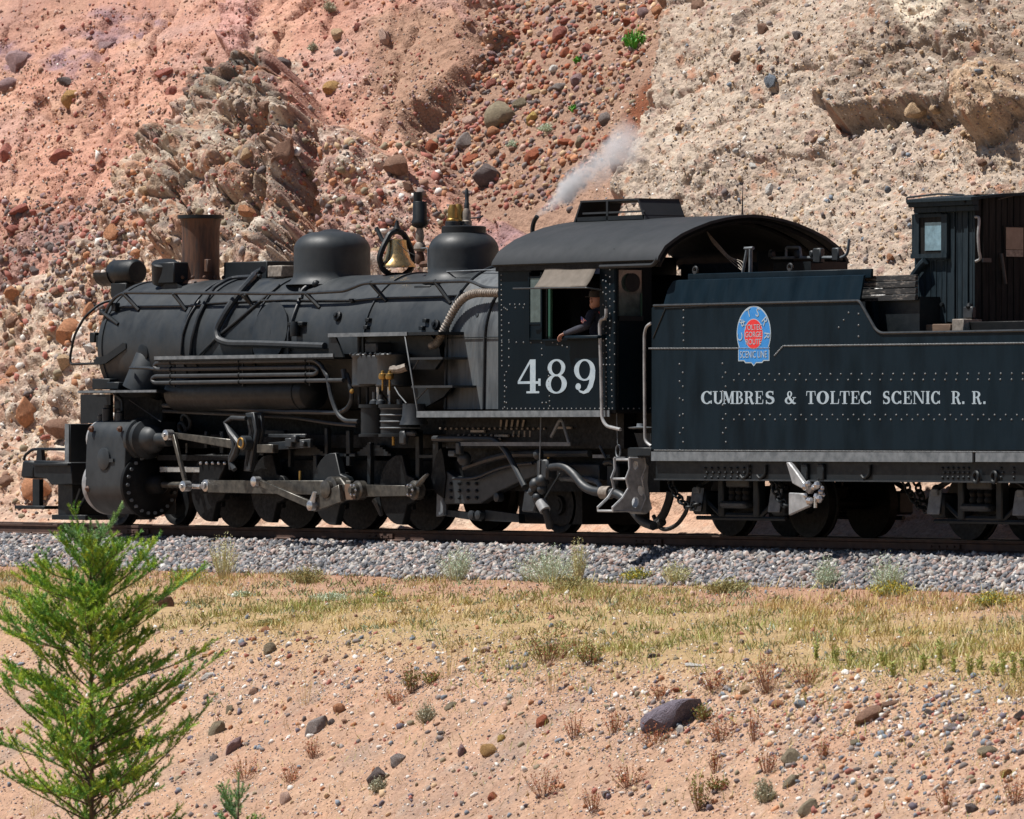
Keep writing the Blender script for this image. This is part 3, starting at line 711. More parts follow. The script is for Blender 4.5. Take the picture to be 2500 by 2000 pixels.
# domes
def dome(name, q0, q1, qt, r_edge, parent):
    u = (q0[0] + q1[0]) / 2; c = P((u, q0[1]), 0); w = (P(q1, 0) - P(q0, 0))
    r = abs(q1[0] - q0[0]) / 2 * (c - CAM).dot(CD) / FPX; zt = P((u, qt), 0).z; z0 = ZB + RB - .12
    h = zt - z0
    pr = [(r + .12, 0), (r + .05, .05), (r + .01, .11), (r, .18)]
    for a in np.linspace(0, math.pi / 2, 14):
        e = r_edge; pr.append((r - e + e * math.cos(a) if a < 1.57 else r - e, h - e * .72 - (h * .055) + e * .72 * math.sin(a)))
    rr = r - r_edge
    for t in np.linspace(.2, 1, 6): pr.append((rr * (1 - t), h - h * .055 * (1 - t) ** 2 * 1.0))
    o = MB().lathe(pr, (c.x, 0, z0), (0, 0, 1), 56).build(name, M['jacket'], parent, angle=50)
    return c.x, r, zt, o
SDX, SDR, SDZ, sdome = dome('sand_dome', C_(388, 620), C_(1010, 620), C_(700, 362)[1], .34, LOCO)
MB().tube([(SDX - .42, -.12, SDZ - .13), (SDX - .42, -.12, SDZ - .05), (SDX - .30, -.12, SDZ - .05), (SDX - .30, -.12, SDZ - .09)], .014, 6, .03).build('lid_handle', M['black'], sdome)
STX, STR, STZ, stdome = dome('steam_dome', C_(1480, 620), C_(2050, 620), C_(1750, 345)[1], .38, LOCO)
# safety valves and whistle on the steam dome
def stand(name, q_top, q_bot, r, m, Y=0.0, prof=None, parent=LOCO):
    a, b = P(q_top, Y), P(q_bot, Y); h = a.z - b.z
    pr = prof or [(r * .7, 0), (r, h * .08), (r, h * .35), (r * .8, h * .4), (r * .8, h * .8), (r * .5, h), (0, h)]
    return MB().lathe(pr, (a.x, Y, b.z), (0, 0, 1), 16).build(name, m, parent)
bp = MB().lathe([(.30, -.1), (.30, .02), (.27, .03), (0, .03)], (STX, 0, STZ - .02), (0, 0, 1), 32).build('valve_plate', M['black'], stdome)
for (ux, y, t) in ((1675, -.02, 165), (1722, .12, 160)):
    v = stand('safety_valve', C_(ux, t), C_(ux, 350), .085, M['dullbrass'], y)
    b = P(C_(ux, 350), y); MB().lathe([(.10, 0), (.10, .10), (.07, .11)], (b.x, y, b.z - .02), (0, 0, 1), 16).build('valve_base', M['pipe'], v)
v = stand('whistle', C_(1790, 35), C_(1790, 200), .035, M['pipe'], .18, [(.035, 0), (.035, .08), (.028, .09), (.028, .20), (.022, .25), (.016, .26), (.016, .28), (0, .28)])
stand('whistle_base', C_(1790, 195), C_(1790, 355), .07, M['lag'], .18)
MB().tube([P(C_(1825, 275), .18), P(C_(1900, 270), .18), P(C_(1920, 255), .18)], .012, 6).build('whistle_lever', M['pipe'], LOCO)
# the upright chime whistle beside the steam dome
Yw = -.32; a = P(C_(1410, 60), Yw); b = P(C_(1410, 345), Yw); h = a.z - b.z
w_ = MB().lathe([(.04, -.02), (.085, 0), (.112, .03), (.115, .07), (.098, .10), (.095, h * .70), (.088, h * .72), (0, h * .72)], (a.x, Yw, b.z), (0, 0, 1), 24).build('chime_whistle', M['black'], LOCO)
MB().lathe([(.062, 0), (.062, h * .28), (0, h * .28)], (a.x - .045, Yw, b.z + h * .71), (0, 0, 1), 18).build('whistle_cap', M['black'], w_)
for q0, q1, r, m in ((C_(1410, 350), C_(1410, 470), .06, M['lag']), (C_(1410, 470), C_(1410, 545), .085, M['lag']), (C_(1415, 545), C_(1425, 650), .07, M['rust'])):
    aa, bb = P(q0, Yw), P(q1, Yw)
    MB().lathe([(r * .7, 0), (r, (aa.z - bb.z) * .3), (r * .9, (aa.z - bb.z) * .7), (r * .6, aa.z - bb.z)], (a.x, Yw, bb.z), (0, 0, 1), 14).build('whistle_pipe', m, LOCO)
MB().tube([P(C_(1425, 650), Yw), P(C_(1500, 640), Yw), P(C_(1510, 790), Yw)], .045, 8, .06).build('whistle_pipe', M['rust'], LOCO)
MB().tube([P(C_(1420, 520), -.4), P(C_(1475, 515), -.4), P(C_(1478, 715), -.4), P(C_(2060, 690), -.5)], .011, 6, .04).build('whistle_rod', M['trim'], LOCO)
bx(MB(), C_(1360, 820), C_(1490, 850), -.6, -.35).build('whistle_bracket', M['jacket'], LOCO, bevel=.01)
# bell
Yb_ = 0.0; a = P(C_(1225, 445), Yb_); b = P(C_(1225, 672), Yb_); BX = a.x; hb = a.z - b.z
bell = MB().lathe([(.0, hb), (.10, hb), (.125, hb * .96), (.135, hb * .75), (.155, hb * .5), (.195, hb * .25), (.255, hb * .08), (.262, 0), (.25, 0), (.22, hb * .12), (.1, hb * .7), (0, hb * .75)], (BX, 0, b.z), (0, 0, 1), 40).build('bell', M['brass'], LOCO)
MB().ball((BX, 0, b.z + .05), .045, 12).build('clapper', M['grime'], bell)
ym = []
for q in ((1190, 750), (1110, 690), (1085, 600), (1110, 520), (1150, 440), (1170, 400), (1225, 375), (1275, 400), (1300, 440), (1335, 520), (1355, 600), (1335, 690), (1260, 750)): ym.append(q)
yk = []
cx = 1225
for x, y in ym: yk.append((BX, (x - cx) / 3.317 / 143.0, P(C_(cx, y), 0).z))
MB().tube(yk, .042, 8, .05).build('bell_yoke', M['black'], LOCO)
MB().lathe([(.16, -.14), (.15, 0), (.09, .05), (.07, .1)], (BX, 0, P(C_(1225, 775), 0).z), (0, 0, 1), 20).build('bell_stand', M['black'], LOCO)
MB().lathe([(.03, 0), (.055, .05), (.03, .1), (.02, .16), (0, .17)], (BX, 0, P(C_(1225, 390), 0).z), (0, 0, 1), 12).build('bell_finial', M['black'], LOCO)
MB().tube([P(C_(1060, 355), 0), P(C_(1100, 440), 0), P(C_(1135, 490), 0)], .03, 7).build('bell_crank', M['black'], LOCO)
MB().tube([P(C_(1225, 470), -.16), P(C_(1300, 540), -.22), P(C_(1420, 600), -.3)], .006, 5).build('bell_cord', M['grime'], LOCO)
# handrail along the boiler
def ysurf(z, off): return -math.sqrt(max(.0, (RB + off) ** 2 - (z - ZB) ** 2)) if abs(z - ZB) < RB + off else -.1
YH = -.86
hr = [A_(760, 1030), A_(800, 850), A_(860, 760), A_(930, 722), A_(2156, 730)]
hr2 = [C_(480, 882), C_(800, 865), C_(960, 800), C_(1050, 800), C_(1820, 783), C_(1940, 840), C_(2060, 845)]
MB().tube([P(q, YH) for q in hr + hr2], .024, 8, .12).build('handrail', M['pipe'], LOCO)
for q0, q1 in ((A_(935, 735), A_(1045, 855)), (A_(1310, 735), A_(1400, 855)), (A_(1820, 735), A_(1910, 830)), (C_(0, 900), C_(60, 990)), (C_(495, 890), C_(600, 1000)), (C_(1015, 800), C_(1140, 945)), (C_(1535, 790), C_(1660, 965)), (A_(770, 870), A_(890, 960))):
    b = P(q1, YH); z = b.z; yb = ysurf(z, 0); b = P(q1, yb)
    s = MB().tube([P(q0, YH), b], [.032, .026], 6).build('stanchion', M['black'], LOCO)
    MB().ball(P(q0, YH), .036, 8).build('knob', M['black'], s)
# second, inner pipe line and big pipes over the boiler
def onb(q, off=.03):                                  # a point on the near surface of the boiler
    d = ray(*q); best = None
    o = CAM; dy, dz = d.y, d.z; oy, oz = o.y, o.z - ZB; r = RB + off
    a, b_, c_ = dy * dy + dz * dz, oy * dy + oz * dz, oy * oy + oz * oz - r * r
    disc = b_ * b_ - a * c_
    t = (-b_ - math.sqrt(disc)) / a if disc > 0 else -b_ / a
    return o + d * t
def bpipe(name, qs, r, m='pipe', off=None, fil=.15, dens=1):
    pts = []
    for i in range(len(qs) - 1):
        for t in np.linspace(0, 1, 5, endpoint=False): pts.append((qs[i][0] * (1 - t) + qs[i + 1][0] * t, qs[i][1] * (1 - t) + qs[i + 1][1] * t))
    pts.append(qs[-1])
    V = [onb(q, r * 1.3 if off is None else off) for q in pts]
    for _ in range(2): V = [V[0]] + [(V[i - 1] + V[i] * 2 + V[i + 1]) / 4 for i in range(1, len(V) - 1)] + [V[-1]]
    return MB().tube(V, r, 8).build(name, M[m], LOCO)
bpipe('boiler_pipe', [A_(880, 828), A_(1450, 825), A_(1600, 800), A_(2156, 775), C_(480, 940), C_(880, 940), C_(1100, 920), C_(1600, 910), C_(1900, 880)], .014)
bpipe('steam_pipe', [C_(140, 690), C_(60, 740), A_(1910, 600), A_(1800, 720), A_(1700, 860), A_(1625, 1000), A_(1640, 1075), A_(1720, 1105), C_(100, 1290), C_(640, 1310)], .050)
bpipe('sand_pipe', [C_(270, 815), A_(2090, 675), A_(1880, 850), A_(1640, 1050), A_(1500, 1190)], .020)
bpipe('steam_pipe', [A_(1960, 600), A_(1740, 610), A_(1610, 680), A_(1560, 760), A_(1480, 920), A_(1440, 1080), A_(1430, 1190)], .030)
bpipe('sand_pipe', [A_(1500, 780), A_(1420, 900), A_(1370, 1040), A_(1360, 1190)], .018)
bpipe('sand_pipe', [C_(440, 850), C_(430, 950), C_(380, 1080), C_(345, 1200), C_(345, 1380)], .022)
bpipe('sand_pipe', [C_(560, 780), C_(450, 860), C_(440, 930)], .028)
MB().ball(P(C_(570, 810), -.5), .06, 10).build('sand_trap', M['black'], LOCO)
p = onb(C_(420, 1130), .03); MB().box(p, (.36, .10, .05)).build('valve_bracket', M['black'], LOCO, bevel=.006)
MB().lathe([(.06, -.1), (.07, 0), (.05, .1)], p + Vector((.02, -.06, -.07)), (0, 0, 1), 12).build('valve', M['black'], LOCO)
bpipe('cover_rod', [C_(218, 1110), C_(195, 1270)], .012, 'black')
p = onb(C_(200, 1200), .0); MB().lathe([(.42, 0), (.42, .018), (.40, .022), (0, .024)], p, (0, p.y, p.z - ZB), 36).build('cover_plate', M['jacket'], LOCO)
# wrapped pipe bending down in front of the cab
lg = [P(C_(2060, 880), -.98), P(C_(1850, 880), -1.0), P(C_(1760, 920), -1.02), P(C_(1690, 1010), -1.05), P(C_(1600, 1190), -1.10), P(C_(1550, 1290), -1.13), P(C_(1500, 1310), -1.13)]
lagp = MB().tube(lg, .050, 10, .25).build('lagged_pipe', M['lag'], LOCO)
mb = MB(); fp = fillet_path([Vector(q) for q in lg], .25)
for i in range(len(fp) - 1):
    L = (fp[i + 1] - fp[i]).length; nn = max(1, int(L / .045))
    for j in range(nn): mb.torus(fp[i].lerp(fp[i + 1], j / nn), fp[i + 1] - fp[i], .050, .010, 12, 5)
mb.build('wrapping', M['lag'], lagp)['kind'] = 'stuff'
# hoop of the front coupler lift and front handrail
MB().tube([P(A_(870, 775), -.55), P(A_(760, 800), -.7), P(A_(640, 900), -.9), P(A_(560, 1040), -.95), P(A_(528, 1200), -.95), P(A_(530, 1262), -.95), P(A_(740, 1255), -.9)], .019, 7, .1).build('front_grab_rail', M['black'], LOCO)
mb = MB()
for q, s in ((A_(715, 1060), .11), (A_(770, 1090), .13), (A_(770, 870), .07), (A_(870, 830), .09), (A_(750, 1235), .09)):
    MB().box(P(q, -.80), (s * 1.2, s, s * 1.3)).build('marker_bracket', M['black'], LOCO, bevel=.01)
# ---- running boards and cooling pipes
bx(MB(), A_(1165, 1204), C_(712, 1414), -1.40, -.80).build('running_board', M['black'], LOCO)
a, b = P(A_(1165, 1198), -1.40), P(C_(712, 1400), -1.40)
MB().span((a.x, -1.415, a.z - .055), (b.x, -1.403, a.z - .008)).build('board_edge', M['trim'], LOCO)
YR = -1.32; rc = .030
ys = [1250, 1300, 1352, 1402]
cy = [1445, 1503, 1560, 1618]
def crow(i): return P(A_(1180, ys[i]), YR).z
zz = [crow(i) for i in range(4)]
xL, xR = P(A_(1165, 1250), YR).x, P(C_(560, 1503), YR).x
MB().tube([(P(C_(560, 1440), YR).x, YR, zz[0]), (xL + .06, YR, zz[0]), (xL - .03, YR, (zz[0] + zz[1]) / 2), (xL + .06, YR, zz[1]), (xR, YR, zz[1]), (xR + .10, YR, (zz[1] + zz[2]) / 2), (xR, YR, zz[2]), (xL, YR, zz[2]), (xL - .09, YR, (zz[2] + zz[3]) / 2), (xL, YR, zz[3]), (P(C_(790, 1608), YR).x, YR, zz[3] + .01)], rc, 9, .08).build('cooling_pipe', M['pipe'], LOCO)
MB().tube([(P(C_(555, 1440), YR).x, YR, zz[0]), P(C_(610, 1460), YR), P(C_(650, 1540), YR), P(D_(660, 60), YR), P(D_(690, 230), YR), P(D_(740, 370), YR), P(D_(800, 425), YR), P(D_(910, 428), YR)], rc, 9, .1).build('cooling_pipe', M['pipe'], LOCO)
MB().tube([P(A_(980, 1287), -1.1), P(A_(1120, 1290), -1.25), P(A_(1180, 1300), YR)], .022, 7).build('drain_pipe', M['pipe'], LOCO)
for q in (A_(1290, 1240), A_(1805, 1240), C_(495, 1440)):
    X = P(q, YR).x; c = MB()
    for z in zz: c.torus((X, YR, z), (1, 0, 0), .033, .012, 12, 5)
    c.box((X, YR + .05, (zz[0] + zz[3]) / 2), (.03, .02, zz[0] - zz[3] + .12)); c.build('pipe_clamp', M['black'], LOCO)
# air reservoir under the board
a, b = P(A_(1330, 1480), -1.02), P(D_(560, 160), -1.02); rz = P(A_(1800, 1478), -1.02).z
MB().lathe([(0, -.06), (.14, -.03), (.235, .03), (.25, .08), (.25, b.x - a.x - .08), (.235, b.x - a.x - .03), (.14, b.x - a.x + .03), (0, b.x - a.x + .06)], (a.x, -1.02, rz), (1, 0, 0), 40).build('air_reservoir', M['black'], LOCO)
X = P(D_(490, 160), -1.02).x; MB().torus((X, -1.02, rz), (1, 0, 0), .252, .014, 36, 6).build('reservoir_strap', M['black'], LOCO)
mb = MB(); rng = random.Random(3)                        # worn stencil on the reservoir: short unreadable strokes
for i in range(9):
    if i == 4: continue
    X = P(B_(1765 + 21 * i, 205), -1.27).x; h = rng.uniform(.02, .05)
    mb.box((X, -1.02 - .2515 * math.cos(.35), rz - .2515 * math.sin(.35) + .05 * 0), (.012, .004, h))
MB().tube([P(B_(1230, 278), -1.1), P(B_(1700, 300), -1.1), P(B_(2156, 328), -1.1), P(D_(400, 350), -1.12), P(D_(760, 358), -1.15), P(D_(830, 320), -1.2), P(D_(862, 250), -1.22), P(D_(845, 130), -1.22), P(D_(815, 40), -1.22)], .033, 8, .1).build('brake_pipe', M['pipe'], LOCO)
MB().tube([P(B_(1230, 320), -1.0), P(D_(380, 395), -1.0), P(D_(700, 445), -1.02), P(D_(900, 462), -1.05)], .026, 7, .2).build('brake_pipe', M['pipe'], LOCO)
MB().box(P(B_(1905, 290), -1.1), (.1, .05, .04)).build('drain_cock', M['dullbrass'], LOCO)
MB().ball(P(D_(860, 185), -1.3), .035, 8).build('drain_cock', M['dullbrass'], LOCO)
# front deck over the cylinder
a, b = P(A_(590, 1458), -1.40), P(A_(1180, 1476), -1.40)
MB().span((a.x, -1.40, b.z + .0), (b.x, -.2, a.z)).build('front_deck', M['black'], LOCO)
MB().span((a.x, -1.414, a.z - .035), (b.x, -1.402, a.z - .004)).build('board_edge', M['trim'], LOCO)
mb = MB(); bx(mb, B_(605, 195), B_(830, 410), -.95, -.90)
mb.build('saddle_plate', M['black'], LOCO)
bx(MB(), B_(850, 190), B_(1230, 420), -.62, .62, -.62).build('saddle', M['grime'], LOCO, bevel=.03)
mb = MB(); bx(mb, A_(690, 1370), A_(820, 1450), -1.0, -.85); bx(mb, A_(800, 1395), A_(890, 1450), -1.1, -.95); mb.build('deck_bracket', M['black'], LOCO, bevel=.012)
MB().lathe([(.28, 0), (.28, .5), (.2, .62)], P(A_(1060, 1475), -.85), (.3, .3, 1), 24).build('steam_chest_pipe', M['jacket'], LOCO)
# ---- cylinder with valve chest
XA, XB = P(B_(638, 700), -1.42).x, P(B_(932, 600), -1.42).x
zT, zBt = P(B_(760, 388), -1.25).z, P(B_(1000, 1096), -1.0).z
rcy, rch = .42, .27; zc_ = zBt + rcy; zv = zT - rch
sec = [(-.55, zT - .02)]
for a in np.linspace(math.radians(88), math.radians(178), 12): sec.append((-1.12 + math.cos(a) * rch, zv + math.sin(a) * rch))
for a in np.linspace(math.radians(180), math.radians(272), 16): sec.append((-1.0 + math.cos(a) * rcy, zc_ + math.sin(a) * rcy))
sec.append((-.55, zBt))
cyl = MB().prism([(XA, y, z) for y, z in sec], (XB - XA, 0, 0)).build('cylinder', M['jacket'], LOCO, angle=25, bevel=.008)
MB().lathe([(0, -.17), (.30, -.155), (.40, -.11), (.43, -.03), (.43, .02), (.425, .03)], (XA, -1.0, zc_), (1, 0, 0), 40).build('cylinder_head', M['silver'], cyl)
MB().lathe([(0, -.09), (.22, -.08), (.27, -.02), (.272, .02)], (XA, -1.12, zv), (1, 0, 0), 32).build('valve_head', M['silver'], cyl)
MB().lathe([(.47, -.02), (.47, .035), (.45, .05), (.34, .06), (.30, .09), (.15, .10), (.13, .30), (.10, .34), (.05, .36)], (XB, -1.0, zc_), (1, 0, 0), 40).build('rear_cylinder_head', M['grime'], cyl)
mb = MB()
for k in range(22):
    a = 2 * math.pi * k / 22; mb.lathe([(.026, 0), (.026, .035), (0, .036)], (XB + .045, -1.0 + math.cos(a) * .40, zc_ + math.sin(a) * .40), (1, 0, 0), 6)
mb.build('head_bolts', M['trim'], cyl)['kind'] = 'stuff'
MB().lathe([(.30, -.03), (.30, .04), (.265, .06), (.265, .12), (.28, .13), (.28, .17), (.20, .22), (.19, .33), (.155, .40), (.10, .44), (.10, .72), (.05, .73)], (XB, -1.12, zv), (1, 0, 0), 36).build('valve_chest', M['jacket'], cyl)
mb = MB()
for q in ((690, 455), (905, 455), (935, 905), (665, 905)):
    p = P(B_(*q), -1.40); MB().lathe([(.045, 0), (.045, .03), (.03, .04), (.02, .06), (0, .06)], (p.x, -1.39, p.z), (0, -1, 0), 12).build('jacket_bolt', M['rust'], cyl)
p = P(B_(780, 680), -1.42); c1 = MB().lathe([(.155, 0), (.155, .03), (.145, .035), (0, .037)], (p.x, -1.40, p.z), (0, -1, 0), 32)
c1.box((p.x + .19, -1.415, p.z - .02), (.12, .03, .05)); c1.build('cover_plate', M['jacket'], cyl)
for q, r, h in ((B_(805, 380), .07, .2), (B_(900, 380), .06, .12), (B_(760, 385), .05, .08)):
    p = P(q, -1.15); MB().lathe([(r, -.05), (r, h * .7), (r * .7, h * .8), (r * .7, h), (0, h)], p, (0, 0, 1), 14).build('lubricator_cup', M['pipe'], cyl)
MB().tube([P(B_(920, 380), -1.1), P(B_(920, 240), -1.05), P(B_(870, 200), -1.0)], .022, 6, .05).build('oil_pipe', M['pipe'], LOCO)
MB().tube([P(B_(970, 235), -1.1), P(B_(1080, 310), -1.2), P(B_(1210, 400), -1.25)], .006, 5).build('oil_line', M['pipe'], LOCO)
# ---- rods and valve gear
def bar(name, q0, q1, w0, w1, Y, th, m, parent=LOCO):
    a, b = P(q0, Y), P(q1, Y); d = (b - a).normalized(); n_ = Vector((-d.z, 0, d.x))
    return MB().prism([a + n_ * w0 / 2, b + n_ * w1 / 2, b - n_ * w1 / 2, a - n_ * w0 / 2], (0, th, 0)).build(name, M[m], parent, bevel=.006)
MB().tube([(XB + .3, -1.0, zc_), P(B_(1560, 880), -1.0)], .045, 12).build('piston_rod', M['rod'], LOCO)
bx(MB(), B_(1180, 648), B_(1720, 694), -1.06, -.92).build('guide_bar', M['grime'], LOCO, bevel=.006)
bx(MB(), B_(1200, 738), B_(1640, 782), -1.06, -.92).build('guide_bar', M['bright'], LOCO, bevel=.006)
ch = pl(MB(), [B_(*q) for q in ((1495, 705), (1700, 705), (1650, 830), (1590, 935), (1530, 930), (1495, 880))], -1.10, .2).build('crosshead', M['grime'], LOCO, bevel=.012)
p = P(B_(1560, 880), -1.10); MB().lathe([(.085, 0), (.085, .05), (.05, .06), (.05, .09), (0, .09)], (p.x, -1.09, p.z), (0, -1, 0), 14).build('wrist_pin', M['bright'], ch)
mb = MB()
for k in range(5): mb.ball(P(B_(1510 + 45 * k, 712), -1.12), .025, 7)
mb.build('crosshead_bolts', M['bright'], ch)['kind'] = 'stuff'
CRK = [519, 666, 820, 983]; ZA = P((820, 1194), -.95).z                    # crank centres on the near side
WX = [P((u, 1194), -.95).x for u in CRK]
PIN = .305
bar('main_rod', B_(1560, 886), (855, 1192), .17, .20, -1.16, .07, 'rod')
bar('side_rod', (WX and proj((WX[0] + PIN, -1.04, ZA))[:2]), proj((WX[2] + PIN, -1.04, ZA))[:2], .14, .14, -1.04, .06, 'rod')
bar('side_rod', D_(960, 990), D_(1360, 990), .165, .135, -1.10, .07, 'rod')
mp = (WX[2] + PIN, ZA)
mb = MB().lathe([(.17, 0), (.17, .16), (.12, .18), (.12, .24), (.09, .25), (0, .25)], (mp[0], -1.10, mp[1]), (0, -1, 0), 20); mb.build('main_pin', M['rod'], LOCO)
be = pl(MB(), [D_(*q) for q in ((690, 890), (760, 880), (800, 935), (880, 940), (880, 1060), (800, 1070), (740, 1060), (660, 1075), (640, 1000))], -1.22, .14).build('rod_big_end', M['rod'], LOCO, bevel=.012)
pl(MB(), [D_(*q) for q in ((800, 935), (880, 935), (885, 1060), (800, 1062))], -1.235, .012).build('rod_strap', M['wood'], be)
bar('rod_strap', D_(705, 885), D_(770, 1050), .04, .04, -1.236, .014, 'bright', be)
for q, r in ((D_(925, 985), .13), (D_(1385, 985), .13)):
    p = P(q, -1.12); e = MB().lathe([(r, -.05), (r, .05), (r * .75, .07), (r * .7, .12), (r * .35, .125), (r * .3, .17), (0, .17)], (p.x, -1.12, p.z), (0, -1, 0), 22).build('rod_end', M['rod'], LOCO)
    mb = MB()
    for k in range(6): mb.ball((p.x + math.cos(k * 1.047) * r * .55, -1.235, p.z + math.sin(k * 1.047) * r * .55), .022, 6)
    mb.build('rod_nuts', M['bright'], e)['kind'] = 'stuff'
MB().tube([P(D_(1385, 960), -1.15), P(D_(1450, 880), -1.15), P(D_(1480, 850), -1.12)], [.05, .03, .02], 8).build('pin_oil_cup', M['rod'], LOCO)
bar('eccentric_crank', D_(540, 1110), D_(760, 1010), .17, .24, -1.32, .07, 'rod')
p = P(D_(535, 1110), -1.36); MB().lathe([(.07, -.03), (.07, .06), (.04, .08), (0, .08)], (p.x, -1.34, p.z), (0, -1, 0), 14).build('eccentric_pin', M['bright'], LOCO)
MB().tube([P(D_(535, 1100), -1.36), P(D_(560, 1000), -1.36)], [.05, .03], 8).build('pin_oil_cup', M['bright'], LOCO)
bar('eccentric_rod', D_(60, 905), D_(520, 1105), .09, .10, -1.38, .05, 'rod')
p = P(D_(90, 915), -1.38); MB().lathe([(.07, -.04), (.07, .06), (.04, .08), (0, .08)], (p.x, -1.38, p.z), (0, -1, 0), 12).build('link_pin', M['bright'], LOCO)
# expansion link and its bracket
lk = pl(MB(), [B_(*q) for q in ((1842, 335), (1905, 328), (1928, 470), (1905, 600), (1878, 775), (1828, 770), (1848, 610), (1868, 470))], -1.26, .07).build('expansion_link', M['pipe'], LOCO, bevel=.01)
pl(MB(), [B_(*q) for q in ((1862, 365), (1886, 362), (1904, 470), (1884, 600), (1856, 735), (1846, 732), (1866, 600), (1886, 475))], -1.268, .02).build('link_slot', M['grime'], lk, smooth=False)
MB().tube([P(B_(*q), -1.33) for q in ((1850, 375), (1745, 372), (1700, 405), (1735, 480), (1800, 560), (1770, 640), (1735, 700), (1740, 760))], [.03, .035, .045, .05, .055, .05, .04, .035], 9, .0).build('link_bracket', M['pipe'], LOCO)
MB().tube([P(B_(*q), -1.33) for q in ((1735, 480), (1770, 590), (1725, 690), (1765, 760))], .038, 8, .1).build('link_bracket', M['pipe'], LOCO)
pl(MB(), [B_(*q) for q in ((1918, 335), (1958, 330), (1970, 470), (1945, 590), (1905, 700), (1893, 690), (1918, 580), (1934, 470))], -1.16, .06).build('expansion_link', M['pipe'], LOCO, bevel=.01)
p = P(B_(1835, 560), -1.36); lt = MB().lathe([(.10, -.08), (.10, .03), (.075, .04), (.07, .055), (.035, .06), (0, .06)], (p.x, -1.36, p.z), (0, -1, 0), 20).build('link_trunnion', M['pipe'], LOCO)
MB().torus((p.x, -1.415, p.z), (0, 1, 0), .065, .014, 20, 6).build('trunnion_ring', M['dullbrass'], lt)
bar('radius_rod', B_(1290, 500), B_(1790, 575), .075, .13, -1.24, .06, 'rod')
bar('combination_lever', B_(1295, 500), B_(1400, 920), .07, .06, -1.30, .05, 'rod')
for q in (B_(1265, 500), B_(1395, 885)):
    p = P(q, -1.31); MB().lathe([(.075, -.06), (.075, .05), (.03, .06), (.03, .09), (0, .09)], (p.x, -1.31, p.z), (0, -1, 0), 12).build('lever_pin', M['bright'], LOCO)
MB().tube([P(B_(1390, 885), -1.2), P(B_(1510, 890), -1.15)], .035, 8).build('union_link', M['bright'], LOCO)
MB().tube([P(B_(1120, 520), -1.12), P(B_(1260, 515), -1.15)], .055, 10).build('valve_stem', M['pipe'], LOCO)
bx(MB(), B_(1930, 570), B_(2050, 635), -1.3, -1.2).build('link_block', M['rod'], LOCO, bevel=.008)
bar('reach_rod', D_(80, 640), D_(520, 605), .10, .12, -1.10, .05, 'pipe')
bx(MB(), D_(130, 530), D_(480, 560), -1.08, -1.0).build('gear_hanger', M['pipe'], LOCO, bevel=.008)
mb = MB()
for q, s in ((D_(400, 570), .12), (D_(470, 610), .1), (D_(360, 600), .16)): MB().box(P(q, -1.12), (s, .08, s * .8)).build('gear_bracket', M['pipe'], LOCO, bevel=.012)
pl(MB(), [D_(*q) for q in ((1500, 880), (1540, 700), (1580, 640), (1600, 720), (1620, 880), (1600, 1050), (1530, 1000))], -.95, .1).build('frame_hanger', M['grime'], LOCO)
# ---- counterweights on the outside cranks, axles and wheels
for i, X in enumerate(WX):
    r = .47 if i != 2 else .49
    pts = [(X + .06, -1.0, ZA + r)] + [(X + math.cos(a) * r, -1.0, ZA + math.sin(a) * r) for a in np.linspace(math.radians(100), math.radians(260), 18)] + [(X + .06, -1.0, ZA - r), (X + .17, -1.0, ZA - .2), (X + PIN + .02, -1.0, ZA - .16), (X + PIN + .14, -1.0, ZA), (X + PIN + .02, -1.0, ZA + .16), (X + .17, -1.0, ZA + .2)]
    MB().prism(pts, (0, .11, 0)).build('counterweight', M['grime'] if i != 2 else M['black'], LOCO, bevel=.01)
def wheel(X, r, name, Y=-.49, spokes=12, parent=LOCO):
    w = MB().lathe([(r - .13, -.07), (r, -.07), (r, .05), (r + .025, .055), (r + .025, .085), (r - .13, .09)], (X, Y, r), (0, 1, 0), 44).build(name, M['grime'], parent)
    mb = MB().lathe([(0, -.12), (.13, -.12), (.14, -.1), (.14, .1), (0, .1)], (X, Y, r), (0, 1, 0), 20)
    for k in range(spokes):
        a = 2 * math.pi * k / spokes
        mb.tube([(X + math.cos(a) * .12, Y, r + math.sin(a) * .12), (X + math.cos(a) * (r - .1), Y, r + math.sin(a) * (r - .1))], [.05, .034], 6)
    mb.build('spokes', M['grime'], w)
    return w
ZR = .004
for X in WX:
    for Y, s in ((-.49, 1), (.49, -1)):
        wheel(X, .565 if s > 0 else .565, 'driving_wheel', Y)
    MB().tube([(X, -.98, ZA), (X, .98, ZA)], .10, 14).build('axle', M['grime'], LOCO)
XLD = P((296, 1290), -.49).x; XTR = P((1375, 1300), -.49).x
for X, r in ((XLD, .36), (XTR, .36)):
    for Y in (-.49, .49):
        w = MB().lathe([(0, -.1), (.12, -.1), (.14, -.04), (.27, -.03), (r - .05, -.06), (r, -.06), (r, .05), (r + .025, .06), (r + .025, .085), (.1, .06)], (X, Y, r + ZR), (0, 1, 0), 40).build('leading_wheel' if X == XLD else 'trailing_wheel', M['grime'], LOCO)
    MB().tube([(X, -.6, r + ZR), (X, .6, r + ZR)], .075, 12).build('axle', M['grime'], LOCO)
